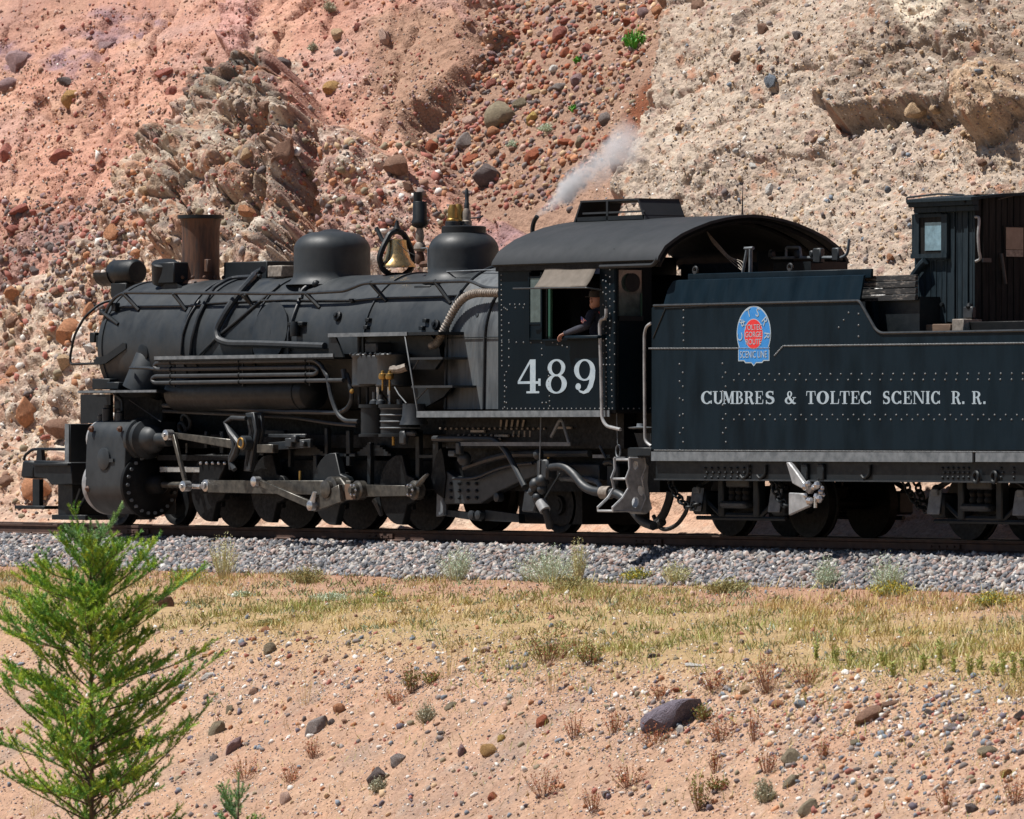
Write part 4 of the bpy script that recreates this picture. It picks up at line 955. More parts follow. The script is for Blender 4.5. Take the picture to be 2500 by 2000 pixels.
# frames, springs and the dark clutter behind the rods
for Y in (-.78, .68):
    MB().span((P((330, 1150), -.78).x, Y, .55), (P((1130, 1150), -.78).x, Y + .10, .95)).build('frame', M['grime'], LOCO, bevel=.012)
    MB().span((P((330, 1150), -.78).x, Y, 1.1), (P((1130, 1150), -.78).x, Y + .08, 1.3)).build('frame', M['grime'], LOCO, bevel=.012)
MB().span((XLD + .5, -.36, .66), (P((1120, 1150), -.5).x, .36, 1.62)).build('ash_pan_backing', M['grime'], LOCO)  # dark box added as black backing between the frames, no real ash pan
for q0, q1, w in ((D_(665, 480), D_(665, 720), .07), (D_(840, 500), D_(845, 790), .09), (D_(1010, 600), D_(1015, 940), .08), (D_(1405, 500), D_(1405, 900), .09), (D_(1545, 590), D_(1560, 900), .14), (D_(760, 700), D_(900, 700), .05), (D_(1400, 710), D_(1530, 712), .05), (D_(370, 600), D_(365, 800), .06), (D_(560, 700), D_(590, 920), .05), (B_(1680, 470), B_(1680, 640), .09), (B_(1560, 470), B_(1560, 600), .07), (B_(1990, 490), B_(2150, 490), .1)):
    a, b = P(q0, -.90), P(q1, -.90); MB().box((a + b) / 2, (max(w, abs(b.x - a.x)), .07, max(w, abs(b.z - a.z)))).build('frame_brace', M['black'], LOCO, bevel=.008)
for X in [(WX[i] + WX[i + 1]) / 2 for i in range(3)]:
    mb = MB()
    for k in range(5): mb.box((X, -.84, 1.02 + .028 * k), (.85 - .13 * k, .10, .0285))
    mb.build('leaf_spring', M['black'], LOCO)
for X in WX:
    MB().box((X, -.88, ZA - .02), (.34, .08, .50)).build('axle_box', M['grime'], LOCO, bevel=.015)
    MB().span((X - .70, -.60, .12), (X - .60, -.38, .62)).build('brake_shoe', M['grime'], LOCO, bevel=.02)
MB().tube([P(D_(1060, 1060), -.9), P(D_(1080, 1120), -.9), P(D_(1100, 1190), -.85)], [.07, .05, .03], 8).build('brake_hanger', M['pipe'], LOCO)
pl(MB(), [D_(*q) for q in ((1545, 1010), (1590, 1000), (1600, 1190), (1540, 1200))], -.93, .06).build('brake_hanger', M['trim'], LOCO, bevel=.008)
for q, r in ((B_(1400, 400), .10), (B_(1370, 450), .08)):
    MB().torus(P(q, -.7), (0, 1, .2), r, .03, 20, 7).build('oil_box_loop', M['pipe'], LOCO)
for q in (B_(1405, 600), D_(440, 870), D_(1195, 580), G_(1040, 780)):
    p = P(q, -.95); MB().lathe([(.02, 0), (.02, .14), (0, .142)], (p.x, -.95, p.z - .07), (0, 0, 1), 8).build('oil_cup', M['dullbrass'] if q != B_(1405, 600) else M['rod'], LOCO)
# ---- pilot, end beam and coupler at the front
XE = P(B_(550, 600), -1.2).x
a, b = P(B_(523, 415), -1.2), P(B_(553, 705), -1.2)
MB().span((XE - .12, -1.25, b.z), (XE, 1.25, a.z)).build('end_beam', M['black'], LOCO, bevel=.01)
MB().span((XE - .125, -1.262, b.z), (XE - .02, -1.253, a.z)).build('beam_edge', M['trim'], LOCO)
pf = [B_(*q) for q in ((150, 800), (165, 690), (260, 690), (530, 700), (535, 870), (375, 870), (330, 820))]
pl(MB(), [B_(*q) for q in ((255, 690), (530, 705), (545, 870), (385, 875), (345, 825), (255, 815))], -.75, 1.5).build('pilot_deck', M['black'], LOCO, bevel=.01)
a, b = P(B_(180, 695), -.75), P(B_(530, 742), -.75)
MB().span((P(B_(255, 700), -.75).x, -.80, b.z + .02), (b.x, .80, b.z + .06)).build('deck_plate', M['black'], LOCO, bevel=.006)
cp = pl(MB(), [B_(*q) for q in ((150, 820), (165, 690), (255, 690), (255, 830))], -.20, .4).build('coupler', M['black'], LOCO, bevel=.03)
MB().tube([P(B_(180, 690), -.3), P(B_(190, 650), -.3), P(B_(240, 610), -.3), P(B_(290, 605), -.3), P(B_(515, 608), -.3)], .022, 7, .05).build('uncoupling_lever', M['black'], LOCO)
pl(MB(), [B_(*q) for q in ((280, 600), (310, 610), (315, 690), (270, 690))], -.32, .06).build('lever_bracket', M['black'], LOCO)
bx(MB(), B_(245, 830), B_(295, 1040), -.55, -.48).build('step_hanger', M['black'], LOCO)
bx(MB(), B_(108, 1030), B_(332, 1058), -.62, -.35).build('pilot_step', M['black'], LOCO, bevel=.006)
bx(MB(), B_(435, 870), B_(545, 1100), -.55, .55, -.55).build('pilot_plate', M['black'], LOCO, bevel=.006)
bx(MB(), B_(388, 1098), B_(640, 1140), -.60, .60, -.60).build('pilot_foot', M['black'], LOCO, bevel=.006)
for q0, q1 in ((B_(545, 1060), B_(600, 900)), (B_(560, 1090), B_(640, 960))): bar('pilot_brace', q0, q1, .05, .05, -.55, .05, 'black')
# ---- twin air pump under its shelf
a, b = P(C_(672, 1200), -1.42), P(C_(1560, 1210), -1.42); zsh = P(C_(1000, 1205), -1.42).z
MB().span((a.x, -1.42, zsh - .04), (b.x, -.7, zsh)).build('pump_shelf', M['black'], LOCO)
xm = P(C_(1310, 1200), -1.42).x
MB().span((a.x, -1.434, zsh - .045), (xm, -1.422, zsh + .006)).build('board_edge', M['trim'], LOCO)
pl(MB(), [C_(*q) for q in ((672, 1225), (720, 1225), (760, 1320), (790, 1400), (672, 1400))], -1.40, .03).build('shelf_bracket', M['black'], LOCO, smooth=False)
bar('shelf_brace', C_(1282, 1215), D_(1388, 355), .022, .022, -1.43, .02, 'trim')
YP = -1.14
def cyl_v(mb, q0, q1, Y, r=None, n=28, prof=None):
    a, b = P(q0, Y), P(q1, Y); X = (a.x + b.x) / 2
    rr = r or abs(b.x - a.x) / 2
    h = a.z - b.z; mb.lathe(prof(rr, h) if prof else [(0, 0), (rr * .96, 0), (rr, .015), (rr, h - .015), (rr * .96, h), (0, h)], (X, Y, b.z), (0, 0, 1), n); return mb
pu = MB()
zt_, zb_ = P(C_(900, 1370), -1.35).z, P(C_(900, 1642), -1.35).z
xa, xb = P(C_(835, 1500), -1.33).x, P(C_(1180, 1500), -1.33).x
pump = MB()
for xx in (xa + .22, xb - .22):
    pump.lathe([(0, zb_), (.235, zb_), (.25, zb_ + .02), (.24, zb_ + .05), (.24, zt_ - .06), (.255, zt_ - .04), (.255, zt_ - .01), (.2, zt_), (0, zt_ + .01)], (xx, YP, 0), (0, 0, 1), 28)
pump.span((xa + .2, YP - .235, zb_ + .03), (xb - .2, YP + .2, zt_ - .03))
pump = pump.build('air_pump', M['pipe'], LOCO, bevel=.01)
bx(MB(), C_(960, 1280), C_(1060, 1370), -1.25, -1.0).build('pump_valve_head', M['pipe'], pump, bevel=.02)
mb = MB()
for k in range(9): mb.ball(P(C_(850 + 40 * k, 1376), -1.38), .022, 6)
mb.build('pump_bolts', M['pipe'], pump)['kind'] = 'stuff'
for x in (1108, 1165):
    p = P(C_(x, 1560), -1.40); MB().lathe([(.012, -.18), (.014, -.04), (.05, -.03), (.058, 0), (.05, .04), (.025, .05), (.02, .08), (0, .085)], p, (0, 0, 1), 14).build('oil_cup', M['dullbrass'], pump)
za1, za0 = P(D_(1000, 290), -1.35).z, P(D_(1000, 552), -1.35).z
xa, xb = P(D_(900, 400), -1.33).x, P(D_(1240, 400), -1.33).x
lo = MB()
for xx, rr in ((xa + .17, .20), (xb - .24, .26)):
    hh = za1 - za0
    pr = [(0, 0), (rr + .03, 0), (rr + .03, .035), (rr, .04), (rr, hh - .05), (rr + .03, hh - .045), (rr + .03, hh), (0, hh)]
    lo.lathe(pr, (xx, YP, za0), (0, 0, 1), 32)
lo = lo.build('pump_cylinder', M['black'], pump)
mb = MB()
for k in range(4): MB().torus((xb - .24, YP, za0 + .10 + (za1 - za0) * .2 * (k + .2)), (0, 0, 1), .262, .012, 36, 6).build('cooling_fin', M['trim'], pump)
for x in (920, 985, 1070, 1160):
    a, b = P(D_(x, 140), -1.2), P(D_(x, 290), -1.2); MB().tube([a, b], .022, 7).build('pump_rod', M['bright'] if x > 1000 else M['black'], pump)
for x, h in ((1042, .16), (1095, .12)):
    p = P(D_(x, 285), -1.3); MB().lathe([(.07, 0), (.06, .04), (.03, .06), (.03, h), (0, h)], p, (0, 0, 1), 10).build('pump_gland', M['pipe'], pump)
MB().tube([P(C_(1185, 1500), -1.3), P(C_(1250, 1500), -1.3), P(C_(1300, 1480), -1.25)], .055, 9, .05).build('pump_pipe', M['lag'], LOCO)
MB().tube([P(C_(920, 1230), -1.1), P(C_(920, 1375), -1.1)], .03, 8).build('pump_pipe', M['pipe'], LOCO)
MB().tube([P(C_(790, 1500), -1.25), P(C_(800, 1560), -1.25), P(D_(810, 90), -1.25)], .04, 8).build('pump_pipe', M['pipe'], LOCO)
MB().tube([P(D_(1205, 150), -1.4), P(D_(1240, 210), -1.4), P(D_(1300, 280), -1.4)], .009, 5).build('oil_line', M['trim'], LOCO)
MB().tube([P(D_(1250, 250), -1.25), P(D_(1250, 480), -1.25), P(D_(1280, 540), -1.25)], .045, 8, .1).build('pump_pipe', M['pipe'], LOCO)
mb = MB(); mb.box(P(D_(1280, 560), -1.28), (.14, .08, .18)); mb.box(P(D_(1340, 525), -1.26), (.2, .07, .07)); mb.build('pump_governor', M['pipe'], LOCO, bevel=.02)
cyl_v(MB(), D_(1300, 285), D_(1425, 455), -1.25, None, 24, lambda r, h: [(0, 0), (r * 1.1, 0), (r * .9, h * .4), (r * .85, h), (0, h)]).build('lubricator', M['pipe'], LOCO)
# steps between the shelf and the low running board
for q0, q1, w in ((C_(1330, 1400), C_(1592, 1412), .03), (D_(1340, 138), D_(1672, 148), .03)):
    a, b = P(q0, -1.42), P(q1, -1.42); MB().span((a.x, -1.42, b.z - .01), (b.x, -1.0, b.z + .02)).build('step', M['pipe'], LOCO)
pl(MB(), [C_(*q) for q in ((1325, 1415), (1590, 1415), (1530, 1500), (1350, 1500))], -1.2, .05).build('step_riser', M['black'], LOCO)
pl(MB(), [D_(*q) for q in ((1360, 145), (1670, 145), (1600, 230), (1420, 330), (1380, 330))], -1.15, .05).build('step_riser', M['black'], LOCO)
bar('step_brace', D_(1475, 150), D_(1375, 255), .02, .02, -1.38, .02, 'pipe'); bar('step_brace', C_(1350, 1500), C_(1400, 1415), .02, .02, -1.38, .02, 'pipe')
pl(MB(), [C_(*q) for q in ((1300, 1230), (1500, 1230), (1560, 1290), (1580, 1400), (1330, 1400))], -1.02, .05).build('pump_back_plate', M['black'], LOCO)
# low running board to the cab
a, b = P(D_(1390, 348), -1.44), P(G_(1580, 395), -1.44); zrb = P(D_(2100, 362), -1.44).z
MB().span((a.x, -1.44, zrb - .045), (XC, -.9, zrb + .03)).build('running_board', M['black'], LOCO)
MB().span((a.x, -1.456, zrb - .05), (b.x, -1.442, zrb + .032)).build('board_edge', M['trim'], LOCO)
# ---- the cab
CABX0, CABX1 = XC, P((1500, 800), YC).x
ZF, ZTOP = zrb + .035, P((1330, 636), YC).z
WX0, WX1 = P((1296, 740), YC).x, P((1464, 740), YC).x
WZ0, WZ1 = P((1380, 829), YC).z, P((1380, 656), YC).z
cab = MB()
cab.span((CABX0, YC, ZF), (WX0, YC + .02, ZTOP)); cab.span((WX1, YC, ZF), (CABX1, YC + .02, ZTOP))
cab.span((WX0, YC, ZF), (WX1, YC + .02, WZ0)); cab.span((WX0, YC, WZ1), (WX1, YC + .02, ZTOP))
cab = cab.build('cab', M['cab'], LOCO, smooth=False)
# front wall, floor, far wall with its window, rear wall wings
MB().span((CABX0, YC + .02, ZF), (CABX0 + .02, 1.45, ZTOP + .1)).build('cab_front_wall', M['grime'], LOCO)
MB().span((CABX0, YC + .02, ZF - .04), (CABX1, 1.45, ZF)).build('cab_floor', M['grime'], LOCO)
fa, fb = P((1585, 650), 1.45), P((1665, 740), 1.45)
fw = MB(); fw.span((CABX0, 1.43, ZF), (fa.x, 1.45, ZTOP)); fw.span((fb.x, 1.43, ZF), (CABX1, 1.45, ZTOP)); fw.span((fa.x, 1.43, ZF), (fb.x, 1.45, fb.z)); fw.span((fa.x, 1.43, fa.z), (fb.x, 1.45, ZTOP)); fw.build('cab_far_wall', M['grime'], LOCO, smooth=False)
def yz(q): p = PX(q, CABX1); return p.y, p.z
y0, y1 = yz(E_(1380, 800))[0], yz(E_(1605, 800))[0]; y2 = yz(E_(1690, 800))[0]
z0, z1 = yz(E_(1500, 1235))[1], yz(E_(1500, 800))[1]
for ya, yb in ((YC, y0), (y1, y2)): MB().span((CABX1 - .02, ya + .001, ZF), (CABX1, yb, ZTOP + .12)).build('cab_rear_wall', M['cab'], LOCO, smooth=False)
for g in (((CABX1 - .02, y0, ZF), (CABX1, y1, z0)), ((CABX1 - .02, y0, z1), (CABX1, y1, ZTOP + .12)), ((CABX1 - .02, .86, ZF), (CABX1, 1.45, ZTOP + .12))): MB().span(*g).build('cab_rear_wall', M['cab'], LOCO, smooth=False)
MB().span((CABX1 - .012, y0 + .01, z0 + .004), (CABX1 - .008, y1 - .01, z1 - .004)).build('rear_window', M['panedark'], LOCO)
MB().span((CABX1 + .002, y1 - .03, z0), (CABX1 + .012, y1 - .015, z1 - .3)).build('window_frame', M['greenframe'], LOCO)
MB().span((CABX1 + .002, y0, z0 - .06), (CABX1 + .02, y1, z0)).build('window_sill', M['black'], LOCO)
p = PX(E_(1505, 920), CABX1 + .015); MB().lathe([(.10, 0), (.12, .01), (.12, .02), (.10, .02)], p, (1, 0, 0), 24).build('round_gauge', M['black'], LOCO)
MB().tube([(CABX1 - .015, YC + .03, ZF), (CABX1 - .015, YC + .03, ZTOP)], .035, 10).build('corner_post', M['cab'], LOCO)
MB().tube([P(E_(1378, 900), -1.30), P(G_(1636, 400), -1.30)], .006, 5).build('pull_wire', M['trim'], LOCO)
# backhead and a few fittings in the dark
MB().span((CABX0 + .02, -.95, ZF), (CABX0 + 1.0, .95, ZB + .85)).build('backhead', M['grime'], LOCO, bevel=.1)
p = P(E_(995, 1110), -.55); MB().lathe([(0, 0), (.085, 0), (.095, .01), (.095, .03), (.085, .034), (0, .035)], p, (1, -.35, 0), 24).build('pressure_gauge', M['gaugeface'], LOCO)
MB().torus(p + Vector((.034, -.012, 0)), (1, -.35, 0), .098, .014, 24, 6).build('gauge_rim', M['grime'], LOCO)
# window sash, frames, sill, arm rest
sash = MB()
sx0, sx1, sx2 = P(E_(552, 1100), YC).x, P(E_(668, 1100), YC).x, P(E_(712, 1100), YC).x
for xx in (sx0, sx1): sash.box((xx, YC - .012, (WZ0 + WZ1) / 2 - .02), (.03, .022, WZ1 - WZ0 - .03))
zm = P(E_(600, 1302), YC).z
for zz_ in (WZ0 + .015, zm, WZ1 - .1): sash.span((sx0, YC - .020, zz_ - .015), (sx1, YC - .003, zz_ + .015))
sash = sash.build('window_sash', M['cab'], LOCO, smooth=False)
MB().span((sx0 + .015, YC - .012, zm + .015), (sx1 - .015, YC - .006, WZ1 - .11)).build('window_pane', M['panedark'], sash)
MB().span((sx0 + .015, YC - .012, WZ0 + .03), (sx1 - .015, YC - .006, zm - .015)).build('window_panel', M['cab'], sash)
for q, w, m in ((E_(700, 1100), .03, 'grime'), (E_(735, 1100), .022, 'greenframe')):
    X = P(q, YC + .03).x; MB().span((X - w, YC + .024, WZ0), (X + w, YC + .06, WZ1)).build('window_frame', M[m], LOCO)
a, b = P(E_(865, 1418), -1.53), P(E_(1200, 1440), -1.53)
MB().span((a.x, -1.56, a.z - .045), (b.x, -1.44, a.z)).build('arm_rest', M['tank'], LOCO, bevel=.012)
a, b = P(E_(685, 1450), YC), P(E_(1205, 1470), YC)
MB().span((a.x, YC - .03, a.z - .02), (b.x, YC - .001, a.z)).build('window_sill', M['cab'], LOCO)
# rivets of the cab
def rivet_rows(rows, Y, r, nrm=(0, -1, 0)):
    mb = MB()
    for q0, q1, n in rows:
        a, b = P(q0, Y), P(q1, Y)
        for k in range(n):
            p = a.lerp(b, k / max(1, n - 1)); mb.lathe([(r, 0), (r * .8, r * .5), (r * .35, r * .8), (0, r * .82)], p, nrm, 6)
    return mb
M['rivet'] = mat('rivet_light_grey', (.07, .08, .085), (.20, .21, .22), (.3, .5), sc=30)  # rivets lighter grey than the plates
rivet_rows([(E_(283, 800), E_(290, 1700), 20), (E_(355, 768), E_(570, 768), 4), (E_(310, 1155), E_(340, 1175), 3), (E_(365, 1125), E_(545, 1125), 5), (E_(415, 1155), E_(490, 1155), 2), (E_(290, 1480), E_(560, 1480), 5), (E_(355, 1300), E_(355, 1700), 6), (E_(765, 1480), E_(900, 1525), 4), (E_(1262, 850), E_(1268, 1690), 15), (E_(1235, 900), E_(1240, 1690), 8),
            (G_(640, 352), G_(1570, 352), 24), (G_(655, 60), G_(655, 340), 7), (G_(670, 30), G_(670, 300), 3), (G_(1040, 20), G_(1050, 330), 8), (G_(985, 300), G_(1020, 300), 2), (G_(1545, 30), G_(1545, 330), 8), (E_(660, 1480), E_(665, 1600), 3)], YC, .012).build('rivets', M['rivet'], LOCO)['kind'] = 'stuff'
mb = MB()
for q0, q1, n in ((E_(1300, 800), E_(1300, 1690), 14), (E_(1340, 1000), E_(1345, 1690), 8), (G_(1590, 30), G_(1600, 350), 7), (G_(1690, 350), G_(1930, 350), 6)):
    a, b = PX(q0, CABX1), PX(q1, CABX1)
    for k in range(n): mb.lathe([(.012, 0), (.009, .007), (0, .01)], a.lerp(b, k / (n - 1)), (1, 0, 0), 6)
mb.build('rivets', M['rivet'], LOCO)['kind'] = 'stuff'
# roof
RX0, RX1 = P(E_(192, 720), -1.54).x, P((1606, 640), -1.54).x
prof = []
for q in ((1612, 640), (1616, 612), (1622, 600), (1640, 585), (1660, 570), (1690, 555), (1726, 540), (1760, 531), (1792, 525.5), (1826, 523)):
    p = PX(q, RX1); prof.append((p.y, p.z))
prof[0] = (-1.52, prof[0][1]); 
sh = prof[-1][0]; prof = [(y - sh * (1 - (i / 9.0) * 0) if False else y, z) for i, (y, z) in enumerate(prof)]
ridge = prof[-1][0]
up = [(y - ridge * ((y + 1.52) / (ridge + 1.52)), z) for y, z in prof]
up = [(-1.545, up[0][1] + .03)] + [(-1.53, up[0][1] + .075)] + up[2:]
full = up + [(-y, z) for y, z in up[-2::-1]]
outer = full; inner = [(y * .985, z - .035) for y, z in full]
lip = [(-1.50, full[0][1] - .01)]
sec = outer + [(1.50, full[-1][1] - .02)] + inner[::-1][1:-1] + [(-1.50, full[0][1] - .02)]
roof = MB().prism([(RX0, y, z) for y, z in sec], (RX1 - RX0, 0, 0)).build('cab_roof', M['roof'], LOCO, angle=35)
ar = [(y * .93, z - .075) for y, z in full]
MB().tube([(RX1 - .12, y, z) for y, z in ar], .035, 6).build('roof_bow', M['grime'], roof)
MB().tube([(RX1 - .5, y, z) for y, z in ar], .03, 6).build('roof_bow', M['grime'], roof)
a, b = P(E_(235, 700), -1.49), P(E_(1690, 735), -1.49)
MB().span((a.x, -1.50, full[0][1] - .085), (RX1 - .05, -1.46, full[0][1] - .022)).build('eave_board', M['grime'], roof)
e0 = P(E_(1220, 735), -1.50)
MB().tube([(e0.x, -1.515, full[0][1] - .065), (RX1 - .12, -1.515, full[0][1] - .065), (RX1 - .02, -1.53, full[0][1] + .01)], .028, 8, .08).build('rain_gutter', M['roof'], roof)
# raised ventilator on the roof
hw = .33; zr0 = up[-1][1]
def vp(q, y): return P(q, y)
f0, f1, r1, r0 = P(E_(950, 325), -hw), P(E_(1020, 172), -hw), P(E_(1570, 158), -hw), P(E_(1640, 297), -hw)
vt = MB()
vt.prism([(f0.x, -hw, zr0 - .06), (f1.x, -hw, f1.z), (f1.x + .03, -hw, f1.z), (f0.x + .04, -hw, zr0 - .06)], (0, 2 * hw, 0))
vt.prism([(r0.x, -hw, zr0 - .06), (r1.x, -hw, f1.z), (r1.x - .03, -hw, f1.z), (r0.x - .04, -hw, zr0 - .06)], (0, 2 * hw, 0))
vt.span((f1.x, -hw, f1.z + .001), (r1.x, hw, f1.z + .025))
vt.build('roof_ventilator', M['roof'], roof, smooth=False)
X = P(E_(1272, 240), -hw).x; MB().span((X - .02, -hw, zr0 - .03), (X + .02, -hw + .03, f1.z)).build('ventilator_post', M['roof'], roof)
MB().span((P(E_(1040, 260), -hw).x, -hw + .005, P(E_(1200, 268), -hw).z - .012), (P(E_(1620, 260), -hw).x, -hw + .02, P(E_(1200, 268), -hw).z + .012)).build('ventilator_bar', M['pipe'], roof)
MB().span((f0.x + .1, -hw, zr0 - .02), (r0.x - .05, hw, zr0 + .035)).build('ventilator_coaming', M['black'], roof)
p = P(E_(575, 400), -.62); q_ = P(E_(612, 300), -.62)
spipe = MB().tube([p - Vector((0, 0, .25)), p, p.lerp(q_, .6) + Vector((-.01, 0, 0)), q_ + Vector((.02, 0, 0))], .03, 8, .06).build('steam_vent_pipe', M['black'], LOCO)
SVENT = q_
p = P(H_(595, 55), -.15); MB().tube([p, P(H_(598, -110), -.15)], [.012, .003], 5).build('radio_antenna', M['black'], LOCO)
mb = MB(); p = P(E_(1795, 462), -.9)
# canvas awning over the window
ca_ = [P(E_(715, 752), YC - .012), P(E_(1185, 757), YC - .012), P(E_(1075, 962), -1.70), P(E_(588, 972), -1.70)]
nrm = (ca_[1] - ca_[0]).cross(ca_[3] - ca_[0]).normalized() * .008
aw = MB(); nn = 8; g = []
for i in range(nn + 1):
    for j in range(nn + 1):
        s, t = i / nn, j / nn
        p = ca_[0].lerp(ca_[1], s).lerp(ca_[3].lerp(ca_[2], s), t)
        g.append(p + Vector((0, 0, -.03 * math.sin(math.pi * t) + .006 * math.sin(9 * s))))
fs = [(i * (nn + 1) + j, (i + 1) * (nn + 1) + j, (i + 1) * (nn + 1) + j + 1, i * (nn + 1) + j + 1) for i in range(nn) for j in range(nn)]
aw.add(g, fs); aw = aw.build('awning', M['canvas'], LOCO); so_ = aw.modifiers.new('thick', 'SOLIDIFY'); so_.thickness = .006
MB().tube([P(E_(395, 976), -1.70), P(E_(1080, 968), -1.70), P(E_(1215, 990), -1.5)], .012, 6, .03).build('awning_rod', M['pipe'], LOCO)
mb = rivet_rows([(E_(755, 762), E_(1170, 757), 6)], YC - .03, .014); mb.build('awning_studs', M['bright'], aw)
# rear grab rails and steps
def rail_px(qs, Y, r, m, fil=.05): return MB().tube([P(q, Y) for q in qs], r, 9, fil).build('grab_rail', M[m], LOCO)
rail_px([E_(1265, 1165), E_(1265, 1255), E_(1215, 1265), E_(1203, 1310), G_(1500, 20), G_(1508, 440), G_(1545, 505), G_(1670, 535)], -1.50, .022, 'silver', .06)
rail_px([E_(1688, 1300), E_(1640, 1330), E_(1622, 1400), G_(1880, 40), G_(1885, 640), G_(1940, 680)], -1.36, .020, 'silver', .07)
# cast step at the rear of the engine
SX = P(G_(1800, 1000), -1.35).x + .12
def sp(q): return PX(q, SX)
def plate_holes(name, outer, holes, th, m, parent, axis='x'):
    cu = bpy.data.curves.new(name, 'CURVE'); cu.dimensions = '2D'; cu.fill_mode = 'BOTH'; cu.extrude = th / 2
    for pts in [outer] + holes:
        s = cu.splines.new('POLY'); s.points.add(len(pts) - 1); s.use_cyclic_u = True
        for i, (a, b) in enumerate(pts): s.points[i].co = (a, b, 0, 1)
    ob = bpy.data.objects.new(name + '_c', cu); COL.objects.link(ob)
    dg = bpy.context.evaluated_depsgraph_get(); me = bpy.data.meshes.new_from_object(ob.evaluated_get(dg))
    bpy.data.objects.remove(ob); bpy.data.curves.remove(cu)
    me.name = name; me.materials.clear(); me.materials.append(m)
    return me
outl = [(1748, 785), (1878, 785), (1890, 865), (1852, 960), (1868, 1040), (1888, 1140), (1842, 1250), (1602, 1250), (1600, 1222), (1690, 1135), (1742, 1050), (1722, 960), (1752, 880)]
o3 = [sp(G_(*q)) for q in outl]; L0 = world_loc(LOCO)
def hole(cx, cy, rx, ry, tilt): 
    return [(lambda p: (p.y, p.z))(sp(G_(cx + rx * math.cos(a) * math.cos(tilt) - ry * math.sin(a) * math.sin(tilt), cy + rx * math.cos(a) * math.sin(tilt) + ry * math.sin(a) * math.cos(tilt)))) for a in np.linspace(0, 2 * math.pi, 14, endpoint=False)]
me = plate_holes('cab_step', [(p.y, p.z) for p in o3], [hole(1846, 1072, 26, 48, -.3), hole(1796, 1172, 30, 50, .1), hole(1800, 850, 22, 40, 0)], .02, M['silver'], LOCO)
cst = bpy.data.objects.new('cab_step', me); COL.objects.link(cst); cst.parent = LOCO
cst.matrix_local = Matrix(((0, 0, 1, SX - L0.x), (1, 0, 0, -L0.y), (0, 1, 0, -L0.z), (0, 0, 0, 1)))
MB().tube(o3 + [o3[0]], .018, 6).build('step_rim', M['silver'], LOCO)
MB().tube([p + Vector((-.34, .02, 0)) for p in o3 + [o3[0]]], .018, 6).build('step_rim', M['silver'], LOCO)
for q0, q1, w in ((G_(1722, 958), G_(1852, 960), .30), (G_(1602, 1240), G_(1842, 1250), .34), (G_(1750, 790), G_(1880, 790), .30)):
    a, b = sp(q0), sp(q1); MB().span((SX - w, a.y, a.z - .03), (SX - .01, b.y, a.z)).build('step_tread', M['silver'], LOCO, bevel=.008)
bk = [sp(G_(*q)) for q in ((1880, 785), (1930, 860), (1920, 1000), (1935, 1120), (1962, 1230), (1905, 1280), (1845, 1255), (1890, 1140), (1868, 1040), (1895, 870))]
MB().prism([p + Vector((-.02, 0, 0)) for p in bk], (-.3, 0, 0)).build('step_back', M['silver'], LOCO, bevel=.01)
a, b = P(G_(1730, 692), -1.42), P(G_(1935, 770), -1.42)
MB().span((a.x, -1.42, b.z), (b.x, -1.0, a.z)).build('step_block', M['black'], LOCO, bevel=.01)
MB().lathe([(.0, 0), (.14, 0), (.17, .02), (.06, .03), (.05, .07), (0, .07)], P(G_(1850, 530), -1.25), (0, 0, 1), 18).build('hand_wheel', M['trim'], LOCO)
pl(MB(), [G_(*q) for q in ((1790, 565), (1940, 570), (1940, 690), (1830, 690))], -1.25, .1).build('drawbar_box', M['black'], LOCO)
# ---- under the firebox and the cab
MB().span((XFB - .1, -.80, .55), (CABX1 + .1, .80, ZF - .04)).build('ash_pan_backing', M['grime'], LOCO)
MB().span((XTR - .9, -.55, .12), (XTR + .5, .55, .7)).build('trailing_truck_frame', M['grime'], LOCO)
pl(MB(), [G_(*q) for q in ((120, 880), (230, 962), (400, 975), (560, 905), (720, 845), (900, 815), (1040, 830), (1480, 840), (1480, 980), (1250, 1000), (930, 935), (760, 1000), (600, 1080), (440, 1185), (130, 1190))], -.93, .14).build('trailing_frame', M['pipe'], LOCO, angle=30, bevel=.012)
mb = MB()
for k in range(4):
    for j in range(3): mb.ball(P(G_(180 + 75 * k, 1010 + 62 * j), -.94), .026, 7)
mb.build('frame_bolts', M['black'], LOCO)['kind'] = 'stuff'
MB().tube([P(G_(200, 965), -1.0), P(G_(400, 965), -1.0), P(G_(560, 890), -1.0), P(G_(720, 845), -1.0), P(G_(900, 830), -1.0)], .02, 7, .2).build('injector_pipe', M['pipe'], LOCO)
MB().tube([P(G_(300, 870), -.98), P(G_(500, 800), -.98), P(G_(700, 750), -.98), P(G_(1400, 745), -.98)], .045, 8, .2).build('injector_pipe', M['pipe'], LOCO)
pl(MB(), [G_(*q) for q in ((130, 1240), (370, 1265), (450, 1280), (450, 1340), (370, 1330), (140, 1295))], -.88, .1).build('equalizer_bar', M['black'], LOCO); pl(MB(), [G_(*q) for q in ((485, 1240), (775, 1280), (780, 1350), (480, 1335))], -.88, .1).build('equalizer_bar', M['black'], LOCO)
for q in (G_(375, 1285), G_(435, 1285), G_(600, 1130)): MB().lathe([(.06, -.05), (.06, .04), (.03, .05), (0, .05)], P(q, -.92), (0, -1, 0), 12).build('equalizer_pin', M['pipe'], LOCO)
bx(MB(), G_(250, 645), G_(1225, 680), -1.22, -1.20).build('blowdown_bar', M['trim'], LOCO)
MB().tube([P(G_(1220, 660), -1.21), P(G_(1160, 455), -1.21), P(G_(1135, 455), -1.21), P(G_(1062, 600), -1.21)], .022, 6, .03).build('blowdown_hanger', M['trim'], LOCO)
mb = MB(); mb.box(P(G_(210, 745), -1.2), (.16, .1, .09)); mb.box(P(G_(260, 700), -1.2), (.10, .08, .16)); mb.ball(P(G_(300, 790), -1.1), .10, 10); mb.build('blowdown_valve', M['pipe'], LOCO, bevel=.015)
